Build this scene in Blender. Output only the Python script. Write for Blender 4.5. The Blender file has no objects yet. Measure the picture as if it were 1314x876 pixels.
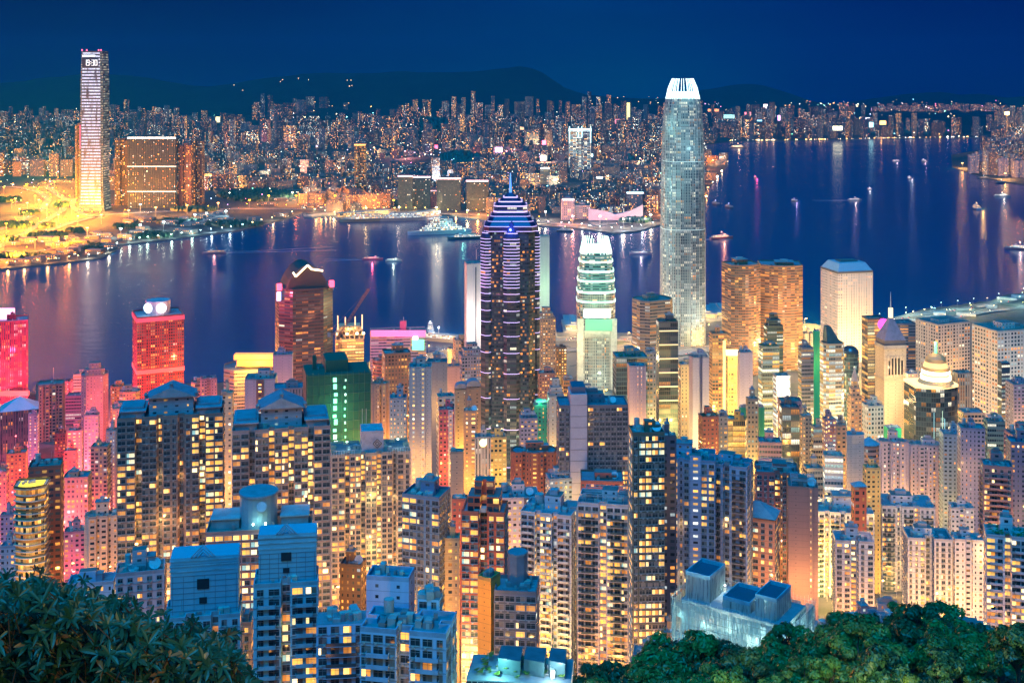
import bpy, math, random
import numpy as np
from mathutils import Vector, Matrix, noise as mn
R=math.radians
HAZE=0.00006
rnd=random.Random(7)
sc=bpy.context.scene
COL=sc.collection
# ------------------------------------------------------------------ camera, world, light
F=1540.0; CXP=657.0; HY=92.0; CZ=422.0      # focal length in photo pixels, horizon row, eye height (m)
cam=bpy.data.cameras.new('camera'); camo=bpy.data.objects.new('camera',cam); COL.objects.link(camo)
camo.location=(0,0,CZ); camo.rotation_euler=(R(90),0,0)
cam.sensor_width=36; cam.lens=36*F/1314; cam.shift_y=-(438-HY)/1314
cam.clip_start=0.5; cam.clip_end=90000
sc.camera=camo
def X_(px,Y): return (px-CXP)*Y/F
def Z_(py,Y): return CZ-(py-HY)*Y/F
def Yg(py,z=3.0): return F*(CZ-z)/(py-HY)
sc.view_settings.view_transform='Standard'; sc.view_settings.look='None'
sc.view_settings.exposure=0.0; sc.view_settings.gamma=1
cy=sc.cycles
cy.use_denoising=True; cy.max_bounces=6; cy.diffuse_bounces=2; cy.glossy_bounces=2; cy.volume_bounces=0
cy.transmission_bounces=3; cy.transparent_max_bounces=8; cy.sample_clamp_indirect=4; cy.sample_clamp_direct=30
cy.caustics_reflective=False; cy.caustics_refractive=False; cy.use_light_tree=True

class NT:
    """small helper for node trees"""
    def __init__(s,tree):
        s.t=tree; tree.nodes.clear()
    def n(s,k,**kw):
        x=s.t.nodes.new(k)
        for a,b in kw.items(): setattr(x,a,b)
        return x
    def l(s,a,b): s.t.links.new(a,b)
    def put(s,sock,v):
        if isinstance(v,bpy.types.NodeSocket): s.l(v,sock)
        elif v is not None:
            try: sock.default_value=v
            except Exception: sock.default_value=(v[0],v[1],v[2],1) if len(v)==3 else v
    def m(s,op,a,b=None,c=None,clamp=False):
        x=s.n('ShaderNodeMath',operation=op,use_clamp=clamp)
        s.put(x.inputs[0],a); s.put(x.inputs[1],b); s.put(x.inputs[2],c)
        return x.outputs[0]
    def mix(s,f,a,b,bt='MIX'):
        x=s.n('ShaderNodeMix',data_type='RGBA',blend_type=bt)
        s.put(x.inputs[0],f); s.put(x.inputs[6],a); s.put(x.inputs[7],b)
        return x.outputs[2]
    def ramp(s,f,pts,interp='LINEAR'):
        x=s.n('ShaderNodeValToRGB'); r=x.color_ramp; r.interpolation=interp
        while len(r.elements)<len(pts): r.elements.new(0.5)
        for e,(p,c) in zip(r.elements,pts): e.position=p; e.color=(c[0],c[1],c[2],1)
        s.put(x.inputs[0],f); return x.outputs[0]
    def sep(s,v):
        x=s.n('ShaderNodeSeparateXYZ'); s.put(x.inputs[0],v); return x.outputs
    def comb(s,a,b,c=0.0):
        x=s.n('ShaderNodeCombineXYZ'); s.put(x.inputs[0],a); s.put(x.inputs[1],b); s.put(x.inputs[2],c); return x.outputs[0]
    def noise(s,v,scale,detail=2.0,rough=.5):
        x=s.n('ShaderNodeTexNoise'); s.put(x.inputs['Vector'],v); x.inputs['Scale'].default_value=scale
        x.inputs['Detail'].default_value=detail; x.inputs['Roughness'].default_value=rough
        return x.outputs[0]
    def white(s,v,w=None):
        x=s.n('ShaderNodeTexWhiteNoise',noise_dimensions='4D' if w is not None else '3D')
        s.put(x.inputs['Vector'],v)
        if w is not None: s.put(x.inputs['W'],w)
        return x.outputs[0],x.outputs[1]
    def attr(s,name):
        return s.n('ShaderNodeAttribute',attribute_name=name)
    def bump(s,h,strength=.3,dist=.1):
        x=s.n('ShaderNodeBump'); x.inputs['Strength'].default_value=strength; x.inputs['Distance'].default_value=dist
        s.put(x.inputs['Height'],h); return x.outputs[0]

# dusk sky: the last light is behind the camera, the sky ahead is deep blue with a teal rim
world=bpy.data.worlds.new('World'); sc.world=world; world.use_nodes=True
w=NT(world.node_tree)
tc=w.n('ShaderNodeTexCoord'); dx,dy,dz=w.sep(tc.outputs['Generated'])
ah=w.ramp(w.m('MULTIPLY_ADD',dx,1.0,0.5),[(0.0,(0.0,0.002,0.07)),(0.3,(0.0,0.008,0.095)),(0.56,(0.0,0.034,0.18)),(0.78,(0.0,0.012,0.15)),(1.0,(0.0,0.006,0.12))])
al=w.ramp(w.m('MULTIPLY_ADD',dx,1.0,0.5),[(0.0,(0.0,0.008,0.07)),(0.35,(0.0,0.036,0.13)),(0.6,(0.0,0.070,0.19)),(0.75,(0.0,0.022,0.16)),(1.0,(0.0,0.012,0.13))])
g=w.m('MULTIPLY',dz,17.0,clamp=True)
ahead=w.mix(g,al,ah)
up=w.mix(w.m('MULTIPLY',w.m('SUBTRACT',dz,0.06),2.0,clamp=True),ahead,(0.003,0.050,0.26,1))
back=w.m('MULTIPLY',w.m('MULTIPLY',dy,-1.3),1.0,clamp=True)
cn=w.noise(w.comb(w.m('MULTIPLY',dx,2.2),w.m('MULTIPLY',dz,16.0),1.7),1.6,5.0,.6)
up=w.mix(1.0,up,w.ramp(cn,[(.35,(.80,.82,.86)),(.65,(1.18,1.14,1.08))]),'MULTIPLY')
colr=w.mix(back,up,(0.0,0.16,0.42,1))
sky=w.n('ShaderNodeTexSky',sky_type='NISHITA'); sky.sun_disc=False; sky.sun_elevation=R(-2.5); sky.sun_rotation=R(205)
skyb=w.mix(1.0,sky.outputs[0],(0.10,0.25,0.6,1),'MULTIPLY')
bg1=w.n('ShaderNodeBackground'); w.l(colr,bg1.inputs[0]); bg1.inputs[1].default_value=1.0
bg2=w.n('ShaderNodeBackground'); w.l(skyb,bg2.inputs[0]); bg2.inputs[1].default_value=0.05
ad=w.n('ShaderNodeAddShader'); w.l(bg1.outputs[0],ad.inputs[0]); w.l(bg2.outputs[0],ad.inputs[1])
wo=w.n('ShaderNodeOutputWorld'); w.l(ad.outputs[0],wo.inputs[0])
sunl=bpy.data.lights.new('dusk_light','SUN'); sunl.energy=4.2; sunl.color=(0.0,0.42,1.0); sunl.angle=R(40)
suno=bpy.data.objects.new('dusk_light',sunl); COL.objects.link(suno); suno.rotation_euler=(R(28),0,R(-20))

# ------------------------------------------------------------------ materials
MATS={}
def newmat(name,sampling='NONE'):
    m=bpy.data.materials.new(name); m.use_nodes=True
    m.cycles.emission_sampling=sampling
    return m,NT(m.node_tree)
def finish(t,base,rough=.7,metal=0.0,normal=None,em=None,es=None,spec=None,**kw):
    b=t.n('ShaderNodeBsdfPrincipled')
    t.put(b.inputs['Base Color'],base); t.put(b.inputs['Roughness'],rough); t.put(b.inputs['Metallic'],metal)
    if normal is not None: t.l(normal,b.inputs['Normal'])
    if em is not None: t.put(b.inputs['Emission Color'],em); t.put(b.inputs['Emission Strength'],es)
    if spec is not None: t.put(b.inputs['Specular IOR Level'],spec)
    for k,v in kw.items(): t.put(b.inputs[k],v)
    o=t.n('ShaderNodeOutputMaterial'); t.l(b.outputs[0],o.inputs[0]); return b
def facade_material():
    m,t=newmat('facade')
    uv=t.n('ShaderNodeUVMap',uv_map='uv').outputs[0]; u,v,_=t.sep(uv)
    A=t.attr('bw'); B=t.attr('bx'); Cc=t.attr('col')
    lit,wx,wy=t.sep(A.outputs['Vector']); seed=A.outputs['Alpha']
    warm,es,run=t.sep(B.outputs['Vector']); mull=B.outputs['Alpha']
    cu=t.m('FLOOR',u); cv=t.m('FLOOR',v); fu=t.m('SUBTRACT',u,cu); fv=t.m('SUBTRACT',v,cv)
    cw_,_=t.white(t.comb(cu,seed,77.7)); wx=t.m('MULTIPLY',wx,t.m('SUBTRACT',1.0,t.m('MULTIPLY',t.m('MULTIPLY',t.m('LESS_THAN',cw_,.34),.5),t.m('LESS_THAN',wx,.75))))
    au=t.m('ABSOLUTE',t.m('SUBTRACT',fu,.5)); av=t.m('ABSOLUTE',t.m('SUBTRACT',fv,.5))
    mask=t.m('MULTIPLY',t.m('LESS_THAN',au,t.m('MULTIPLY',wx,.5)),t.m('LESS_THAN',av,t.m('MULTIPLY',wy,.5)))
    mm=t.m('GREATER_THAN',t.m('ABSOLUTE',t.m('SUBTRACT',t.m('FRACT',t.m('MULTIPLY',fu,mull)),.5)),.43)
    mask=t.m('MULTIPLY',mask,t.m('SUBTRACT',1.0,t.m('MULTIPLY',mm,t.m('GREATER_THAN',mull,.5))))
    cr=t.m('FLOOR',t.m('DIVIDE',cu,run))
    r1,c1=t.white(t.comb(cr,cv,seed)); rr,_=t.white(t.comb(cv,seed,3.3)); rc,_=t.white(t.comb(cr,seed,9.1))
    p=t.m('MULTIPLY',lit,t.m('ADD',.35,t.m('ADD',t.m('MULTIPLY',rr,.6),t.m('MULTIPLY',t.m('POWER',rc,2.0),1.2))))
    on=t.m('MULTIPLY',t.m('LESS_THAN',r1,p),mask)
    k1,k2,k3=t.sep(c1)
    wc=t.ramp(k1,[(0,(1,.31,.04)),(.25,(1,.44,.07)),(.55,(1,.56,.13)),(.8,(1,.68,.22)),(1,(1,.82,.45))])
    cc=t.ramp(k2,[(0,(.55,.95,.85)),(.3,(.75,.92,1)),(.6,(1,.96,.80)),(1,(1,.9,.6))])
    ec=t.mix(t.m('LESS_THAN',k3,warm),cc,wc)
    cell=t.noise(t.comb(t.m('MULTIPLY',u,3.1),t.m('MULTIPLY',v,2.3),seed),1.0,1.0)
    up_=t.m('MULTIPLY_ADD',fv,.9,.35)
    s=t.m('MULTIPLY',t.m('MULTIPLY_ADD',t.m('POWER',k2,3.0),1.3,.32),t.m('MULTIPLY',up_,t.m('MULTIPLY_ADD',cell,1.5,.2)))
    s=t.m('MULTIPLY',t.m('MULTIPLY',s,es),on)
    geo=t.n('ShaderNodeNewGeometry'); P=geo.outputs['Position']
    px,py,pz=t.sep(P)
    streak=t.noise(t.comb(t.m('MULTIPLY',px,.5),t.m('MULTIPLY',py,.5),t.m('MULTIPLY',pz,.03)),1.0,3.0,.6)
    blot=t.noise(P,.07,3.0,.6)
    wall=t.mix(t.m('MULTIPLY',t.m('SUBTRACT',streak,.35,clamp=True),1.1,clamp=True),Cc.outputs['Color'],t.mix(.5,Cc.outputs['Color'],(.08,.07,.07,1)))
    wall=t.mix(t.m('MULTIPLY',blot,.35),wall,t.mix(1.0,Cc.outputs['Color'],(1.7,1.62,1.5,1),'MULTIPLY'))
    joint=t.m('LESS_THAN',fv,.07)
    wall=t.mix(t.m('MULTIPLY',joint,.35),wall,(.05,.05,.05,1))
    gl=t.ramp(k3,[(0,(.012,.018,.025)),(.5,(.03,.05,.065)),(.8,(.05,.09,.10)),(1,(.16,.15,.14))])
    base=t.mix(mask,wall,gl)
    rough=t.m('MULTIPLY_ADD',mask,-.62,.75)
    hgt=t.m('MULTIPLY',mask,-1.0)
    finish(t,base,rough,0,t.bump(hgt,.6,.25),ec,s)
    return m
def rough_material():                 # roofs, concrete, machinery: own colour per face, weathered
    m,t=newmat('weathered')
    Cc=t.attr('col'); P=t.n('ShaderNodeNewGeometry').outputs['Position']
    n1=t.noise(P,.25,4.0,.65); n2=t.noise(P,2.0,2.0)
    c=t.mix(t.m('MULTIPLY',t.m('SUBTRACT',n1,.38,clamp=True),2.2,clamp=True),Cc.outputs['Color'],t.mix(.6,Cc.outputs['Color'],(.05,.05,.05,1)))
    c=t.mix(t.m('MULTIPLY',n2,.25),c,(.25,.24,.22,1))
    finish(t,c,.8,0,t.bump(n2,.3,.08)); return m
def emit(c,s,sampling='NONE'):
    k=('e',tuple(round(x,3) for x in c),s,sampling)
    if k not in MATS:
        m,t=newmat('glow',sampling)
        finish(t,tuple(.02+.35*x for x in c)+(1,),.5,0,None,tuple(c)+(1,),s); MATS[k]=m
    return MATS[k]
def plain(c,rough=.6,metal=0.0,name='paint',sc_=.6):
    k=('p',tuple(round(x,3) for x in c),rough,metal,name)
    if k not in MATS:
        m,t=newmat(name); P=t.n('ShaderNodeNewGeometry').outputs['Position']
        n=t.noise(P,sc_,4.0,.6)
        cc=t.mix(t.m('MULTIPLY',n,.55),tuple(c)+(1,),tuple(x*.55 for x in c)+(1,))
        finish(t,cc,rough,metal,t.bump(n,.15,.1)); MATS[k]=m
    return MATS[k]
FAC=facade_material(); WEA=rough_material()
def glass_mat(c,rough=.12,name='glass'):
    k=('g',c,rough)
    if k not in MATS:
        m,t=newmat(name); P=t.n('ShaderNodeNewGeometry').outputs['Position']
        n=t.noise(P,.35,2.0)
        finish(t,t.mix(n,tuple(c)+(1,),tuple(x*.4 for x in c)+(1,)),rough,0,t.bump(n,.08,.3),spec=.8); MATS[k]=m
    return MATS[k]

# ------------------------------------------------------------------ mesh builder
STY=dict(lit=.3,wx=.6,wy=.45,bay=3.4,fl=3.1,warm=.85,es=1.6,run=1.0,mull=0.0)
class MB:
    def __init__(s):
        s.v=[];s.f=[];s.mi=[];s.uv=[];s.c=[];s.bw=[];s.bx=[];s.mats=[]
    def mat(s,m):
        if m not in s.mats: s.mats.append(m)
        return s.mats.index(m)
    def face(s,pts,m,col=(.5,.5,.5),uv=None,bw=(0,0,0,0),bx=(.8,1,1,0)):
        b=len(s.v); s.v.extend(pts); s.f.append(tuple(range(b,b+len(pts)))); s.mi.append(s.mat(m))
        s.uv.extend(uv if uv else [(0.0,0.0)]*len(pts)); s.c.append((*col,1.0)); s.bw.append(bw); s.bx.append(bx)
    def wall(s,a,b,z0,z1,st,col,seed,m=None,a1=None,b1=None,blank=False):
        """one facade face from a to b (outside on the right of a->b), uv in window cells"""
        L=math.hypot(b[0]-a[0],b[1]-a[1]); a1=a1 or a; b1=b1 or b
        nu=max(1,round(L/st['bay'])); nv=max(1,round((z1-z0)/st['fl']))
        if L<st['bay']*st.get('mn',.55): blank=True
        o=int(seed*7919)%977+len(s.f)%89*13
        bw=(0,0,0,seed) if blank else (st['lit'],st['wx'],st['wy'],seed)
        s.face([(a[0],a[1],z0),(b[0],b[1],z0),(b1[0],b1[1],z1),(a1[0],a1[1],z1)],m or FAC,col,
               [(o,0),(o+nu,0),(o+nu,nv),(o,nv)],bw,(st['warm'],st['es'],st['run'],st['mull']))
    def prism(s,poly,z0,z1,st=None,col=(.5,.5,.5),seed=.5,m=None,cap=True,capcol=None,poly1=None,blank=()):
        n=len(poly); p1=poly1 or poly
        for i in range(n):
            j=(i+1)%n
            if st: s.wall(poly[i],poly[j],z0,z1,st,col,seed,m,p1[i],p1[j],blank=i in blank)
            else: s.face([(*poly[i],z0),(*poly[j],z0),(*p1[j],z1),(*p1[i],z1)],m or WEA,col)
        if cap: s.face([(*q,z1) for q in p1],WEA if st else (m or WEA),capcol or ((.16,.15,.15) if st else col))
    def box(s,cx,cy,w,d,z0,z1,m=None,col=(.5,.5,.5),rot=0.0,bottom=False):
        c,sn=math.cos(rot),math.sin(rot)
        P=[(cx+x*c-y*sn,cy+x*sn+y*c) for x,y in ((-w/2,-d/2),(w/2,-d/2),(w/2,d/2),(-w/2,d/2))]
        s.prism(P,z0,z1,None,col,m=m)
        if bottom: s.face([(*q,z0) for q in reversed(P)],m or WEA,col)
    def cyl(s,cx,cy,r,z0,z1,n=12,m=None,col=(.5,.5,.5),r1=None,st=None,seed=.3):
        r1=r if r1 is None else r1
        P=[(cx+r*math.cos(6.28318*i/n),cy+r*math.sin(6.28318*i/n)) for i in range(n)]
        Q=[(cx+r1*math.cos(6.28318*i/n),cy+r1*math.sin(6.28318*i/n)) for i in range(n)]
        s.prism(P,z0,z1,st,col,seed,m=m,poly1=Q)
    def bar(s,p,q,r,m=None,col=(.5,.5,.5),n=4):
        p=Vector(p);q=Vector(q);d=(q-p); L=d.length
        if L<1e-6: return
        d/=L; u=d.orthogonal().normalized(); w_=d.cross(u)
        A=[p+(u*math.cos(6.28318*(i+.5)/n)+w_*math.sin(6.28318*(i+.5)/n))*r for i in range(n)]
        for i in range(n):
            j=(i+1)%n; s.face([tuple(A[i]),tuple(A[j]),tuple(A[j]+d*L),tuple(A[i]+d*L)],m or WEA,col)
        s.face([tuple(x+d*L) for x in A],m or WEA,col); s.face([tuple(x) for x in reversed(A)],m or WEA,col)
    def build(s,name,parent=None,loc=None,smooth=False):
        me=bpy.data.meshes.new(name); me.from_pydata(s.v,[],s.f)
        for m in s.mats: me.materials.append(m)
        me.polygons.foreach_set('material_index',s.mi)
        uvl=me.uv_layers.new(name='uv'); uvl.data.foreach_set('uv',np.array(s.uv,dtype=np.float32).ravel())
        for nm,dat in (('col',s.c),('bw',s.bw),('bx',s.bx)):
            a=me.attributes.new(nm,'FLOAT_COLOR','FACE'); a.data.foreach_set('color',np.array(dat,dtype=np.float32).ravel())
        if smooth: me.polygons.foreach_set('use_smooth',[True]*len(s.f))
        o=bpy.data.objects.new(name,me); COL.objects.link(o)
        if parent is not None: o.parent=parent
        if loc: o.location=loc
        return o
def tag(o,label=None,cat=None,group=None,kind=None):
    if label: o['label']=label
    if cat: o['category']=cat
    if group: o['group']=group
    if kind: o['kind']=kind
    return o
def empty(name,loc,rz=0.0,**kw):
    o=bpy.data.objects.new(name,None); COL.objects.link(o); o.location=loc; o.rotation_euler=(0,0,rz)
    o.empty_display_size=1
    return tag(o,**kw) if kw else o
def copyobj(o,parent=None):
    c=o.copy(); COL.objects.link(c)
    if parent is not None: c.parent=parent
    return c
def copytree(o):
    c=copyobj(o)
    for ch in o.children:
        d=copyobj(ch,c)
        for g in ch.children: copyobj(g,d)
    return c
def lamp(x,y,z,col,W,parent=None,r=1.0,name='lamp_light'):
    l=bpy.data.lights.new(name,'POINT'); l.energy=W; l.color=col; l.shadow_soft_size=r
    o=bpy.data.objects.new(name,l); COL.objects.link(o); o.location=(x,y,z)
    if parent is not None: o.parent=parent
    return o
def lerp(pts,x):
    if x<=pts[0][0]: return pts[0][1]
    for (a,b),(c,d) in zip(pts,pts[1:]):
        if x<=c: return b+(d-b)*(x-a)/(c-a)
    return pts[-1][1]
def sm(a,b,x):
    t=min(1,max(0,(x-a)/(b-a))); return t*t*(3-2*t)
# ------------------------------------------------------------------ terrain
PROF=[(-200,419),(0,419.5),(6,416),(12,409),(30,400),(100,350),(200,287),(300,232),(400,185),(500,150),(650,115),(800,85),(1000,50),(1250,20),(1500,6),(1700,4),(3000,4)]
HKC=[(-900,530),(-300,515),(0,505),(290,490),(545,452),(640,440),(700,427),(740,425),(820,430),(905,412),(1030,414),(1120,420),(1175,398),(1260,386),(1314,372),(1500,350),(2200,300)]
BUMP=[(-.06,0),(.05,12),(.13,23),(.2,28),(.26,34),(.30,40),(.42,36),(.6,36)]
def terr(x,y):
    z=lerp(PROF,y)
    s=x/max(y,1.0)
    z+=lerp(BUMP,s)*sm(200,275,y)*(1-sm(335,440,y))
    return z
def coastY(px): return Yg(lerp(HKC,px))
def island_land(x,y):
    return y<coastY(CXP+F*x/max(y,1))
def ground_mat():
    m,t=newmat('ground'); P=t.n('ShaderNodeNewGeometry').outputs['Position']
    n=t.noise(P,.02,5.0,.6); n2=t.noise(P,.3,3.0)
    c=t.ramp(n,[(.3,(.05,.048,.045)),(.5,(.09,.085,.08)),(.6,(.04,.055,.03)),(.75,(.14,.12,.10))])
    finish(t,t.mix(t.m('MULTIPLY',n2,.5),c,(.03,.03,.03,1)),.85,0,t.bump(n2,.4,.3)); return m
def hillside_mat():
    m,t=newmat('hillside'); P=t.n('ShaderNodeNewGeometry').outputs['Position']
    n=t.noise(P,.004,6.0,.65); n2=t.noise(P,.05,3.0)
    c=t.ramp(n,[(.3,(.006,.010,.008)),(.55,(.014,.020,.012)),(.75,(.03,.032,.022))])
    finish(t,t.mix(t.m('MULTIPLY',n2,.5),c,(.012,.02,.01,1)),.95,0,t.bump(n,.6,8.0)); return m
GROUND=ground_mat(); HILL=hillside_mat()
def grid_mesh(name,xs,ys,zf,mat,smooth=True):
    V=[(x,y,zf(x,y)) for y in ys for x in xs]; nx=len(xs)
    Fc=[(j*nx+i,j*nx+i+1,(j+1)*nx+i+1,(j+1)*nx+i) for j in range(len(ys)-1) for i in range(nx-1)]
    me=bpy.data.meshes.new(name); me.from_pydata(V,[],Fc); me.materials.append(mat)
    if smooth: me.polygons.foreach_set('use_smooth',[True]*len(Fc))
    o=bpy.data.objects.new(name,me); COL.objects.link(o); o['kind']='structure'; return o
ys=list(np.concatenate([np.arange(-60,60,3.),np.arange(60,600,10.),np.arange(600,2700,16.)]))
grid_mesh('hillside_ground',list(np.arange(-1400,1900,15.)),ys,
          lambda x,y: (terr(x,y)+(mn.noise(Vector((x*.03,y*.03,0)))*1.5 if y>30 else 0)) if island_land(x,y) else -8.0,GROUND)
# sea
def water_mat():
    m,t=newmat('sea_water'); P=t.n('ShaderNodeNewGeometry').outputs['Position']
    px,py,pz=t.sep(P)
    n=t.noise(t.comb(t.m('MULTIPLY',px,.02),t.m('MULTIPLY',py,.045)),1.0,5.0,.6)
    n2=t.noise(t.comb(t.m('MULTIPLY',px,.0012),t.m('MULTIPLY',py,.004)),1.0,4.0,.55)
    c=t.mix(n2,(.0003,.030,.085,1),(.001,.062,.15,1))
    finish(t,c,t.m('MULTIPLY_ADD',n2,.16,.13),0,t.bump(n,.5,1.2),spec=.5); return m
me=bpy.data.meshes.new('sea'); S=42000
me.from_pydata([(-S*.35,-3000,0),(S*.35,-3000,0),(S*.35,14600,0),(-S*.35,14600,0)],[],[(0,1,2,3)]); me.materials.append(water_mat())
o=bpy.data.objects.new('harbour_water',me); COL.objects.link(o); o['kind']='structure'
# far shore land (a raised sheet with a sea wall)
def W2(px,py,z=3.0):
    Y=Yg(py,z); return (X_(px,Y),Y)
KCO=[(-500,372),(-200,357),(0,345),(70,338),(128,331),(146,322),(158,313),(200,309),(300,296),(365,281),(388,272),(425,277),(446,279),(470,272),(560,272),(610,280),(640,284),(690,289),(735,292),(790,299),(820,296),(850,287),(885,268),(905,262),(908,243),(932,214),(934,208),(915,206),(905,196),(904,186),(940,181),(1000,181),(1100,179),(1215,177),(1500,175)]
NPO=[(1221,199),(1222,214),(1262,228),(1314,237),(1420,254),(1700,280),(1700,175),(1420,182),(1290,186)]
def landpoly(name,pts,back=None,z=3.0,mat=None):
    P=[W2(*q) for q in pts]+(back or [])
    mb=MB(); n=len(P)
    mb.face([(*q,z) for q in P],mat or GROUND)
    for i in range(n): 
        a,b=P[i],P[(i+1)%n]; mb.face([(*a,-6),(*b,-6),(*b,z),(*a,z)],WEA,(.18,.17,.16))
    return tag(mb.build(name),kind='structure')
KP=[W2(*q) for q in KCO]
DARKG=plain((.045,.042,.038),.9,name='dark_ground',sc_=.01)
landpoly('far_shore_ground',KCO,[(KP[-1][0]+2000,14500),(-9000,14500),(KP[0][0]-3000,4000)],mat=DARKG)
landpoly('point_shore_ground',NPO,mat=DARKG)
def inpoly(x,y,P):
    r=False; n=len(P)
    for i in range(n):
        (a,b),(c,d)=P[i],P[i-1]
        if (b>y)!=(d>y) and x<(c-a)*(y-b)/(d-b)+a: r=not r
    return r
KPOLY=KP+[(KP[-1][0]+2000,14500),(-9000,14500),(KP[0][0]-3000,4000)]
NPOLY=[W2(*q) for q in NPO]
def kz(x,y):                         # gentle foothills under the far districts
    px=CXP+F*x/y
    z=3.0
    for (hx,hy,h,rx,ry) in ((330,168,55,55,500),(545,170,70,60,600),(420,160,90,40,800),(700,150,40,200,1200),(720,205,22,40,250),(590,205,25,60,250),(1130,170,0,10,10)):
        Y0=Yg(hy); z+=h*math.exp(-((px-hx)/rx)**2-((y-Y0)/ry)**2)
    z+=70*sm(7800,10500,y)
    return z
ysk=list(np.arange(3700,11000,90.))
def kground(x,y):
    zz=kz(x,y)
    return zz+.1 if zz>5.0 and inpoly(x,y,KPOLY) else -9.0
grid_mesh('foothills',list(np.arange(-5200,4700,90.)),ysk,kground,HILL)
# mountain ranges
def ridge(name,prof,Y,depth,seed,x0,x1,sk=8.0):
    xs=np.arange(x0,x1,110.); vs=np.linspace(-1,1,29)
    def zf(x,y):
        px=CXP+F*x/Y; v=(y-Y)/depth
        h=Z_(lerp(prof,px),Y)
        n=mn.fractal(Vector((x*.0006+seed,y*.0006,seed)),1.0,2.1,6)
        n2=mn.fractal(Vector((x*.0022,y*.0009,seed*2)),1.0,2.0,4)
        t=max(0,1-abs(v)**1.2)
        n3=mn.fractal(Vector((x*.0045+seed*9,y*.0016,seed)),1.0,2.0,4)
        return max(-20,h*t*(1+.35*n*(1-t))+sk*n2*t*2.6+sk*1.2*n3*t)
    return grid_mesh(name,list(xs),[Y+depth*v for v in vs],zf,HILL)
ridge('mountain_ridge',[(-300,112),(0,108),(35,104),(60,100),(90,96),(122,93),(150,97),(180,101),(230,108),(270,112),(310,107),(355,100),(400,96),(440,94),(500,92),(560,93),(600,92),(640,89),(672,86),(690,90),(705,100),(725,112),(750,121),(800,126),(860,127),(900,135),(1000,150),(1100,170),(1400,170)],11500,1900,1.3,-9500,3500)
ridge('mountain_ridge',[(500,170),(800,135),(850,128),(880,120),(905,114),(935,109),(960,107),(985,111),(1010,120),(1040,130),(1080,135),(1120,132),(1150,124),(1180,119),(1205,117),(1230,121),(1260,120),(1290,125),(1330,123),(1400,118),(1600,110)],13500,2200,5.1,-2000,10500)
ridge('hill',[(1080,180),(1150,176),(1185,160),(1215,150),(1250,147),(1285,150),(1320,158),(1400,175)],9200,500,8.2,2400,5200,4.0)
# ------------------------------------------------------------------ foliage materials
def leafmat(name,a,b,c,d=None):
    m,t=newmat(name); oi=t.n('ShaderNodeObjectInfo'); Cc=t.attr('col'); P=t.n('ShaderNodeNewGeometry').outputs['Position']
    v=Cc.outputs['Fac']; n=t.noise(P,.12,2.0)
    c1=t.ramp(t.m('ADD',t.m('MULTIPLY',v,.7),t.m('MULTIPLY',n,.3)),[(.1,a),(.5,b),(.85,c)]+([(.93,d)] if d else []))
    rd=oi.outputs['Random']; c2=t.mix(t.m('MULTIPLY',t.m('GREATER_THAN',rd,.66),.7),c1,t.mix(.5,c1,(.16,.17,.02,1))); c2=t.mix(t.m('MULTIPLY',t.m('LESS_THAN',rd,.35),.6),c2,(.008,.03,.018,1))
    b_=finish(t,c2,.42,0,spec=.4); return m
LEAFM=leafmat('crown_leaves',(.015,.05,.012),(.04,.12,.022),(.10,.20,.03))
LEAFN=leafmat('broad_leaves',(.008,.045,.014),(.02,.10,.03),(.05,.15,.04),(.45,.17,.04))
BARK=plain((.09,.06,.045),.9,name='bark',sc_=3)
# ------------------------------------------------------------------ tower builder
C_=dict(W=(.50,.46,.42),CR=(.48,.37,.25),PK=(.46,.25,.27),PE=(.50,.29,.18),BR=(.20,.11,.07),RB=(.34,.09,.06),GY=(.22,.22,.26),
 DG=(.07,.07,.09),DB=(.035,.055,.085),GN=(.02,.16,.10),LV=(.32,.29,.40),OR=(.50,.22,.08),BG=(.40,.30,.20),BL=(.26,.36,.46),MG=(.42,.08,.16),TL=(.10,.22,.22),YL=(.55,.40,.15),DR=(.16,.05,.05))
NM=dict(W='white',CR='cream',PK='pink',PE='peach',BR='brown',RB='red-brown',GY='grey',DG='dark grey',DB='dark glass',GN='green netted',LV='lavender grey',OR='orange',BG='beige',BL='pale blue-grey',MG='magenta',TL='teal glass',YL='yellow',DR='dark red')
# facade presets: res = flats, off = office grid, gls = glass curtain wall, bnd = banded, stp = tiny stair windows, rib = vertical ribs
ST=dict(res=dict(lit=.34,wx=.55,wy=.45,bay=3.0,fl=3.1,warm=.9,es=1.9),
 off=dict(lit=.30,wx=.62,wy=.52,bay=3.2,fl=3.7,warm=.75,es=1.6,run=2),
 gls=dict(lit=.20,wx=.94,wy=.80,bay=3.0,fl=3.9,warm=.6,es=1.3,run=3,mull=2.0),
 bnd=dict(lit=.28,wx=1.0,wy=.48,bay=3.4,fl=3.7,warm=.8,es=1.4,run=3,mull=2.0),
 rib=dict(lit=.30,wx=.45,wy=.96,bay=2.4,fl=3.6,warm=.75,es=1.3,run=2),
 bln=dict(lit=.0,wx=.10,wy=.15,bay=6,fl=3.1),
 stp=dict(lit=.95,wx=.55,wy=.38,bay=2.6,fl=3.1,warm=.85,es=3.2))
def style(k,**kw):
    d=dict(STY); d.update(ST[k]); d.update(kw); return d
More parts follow.
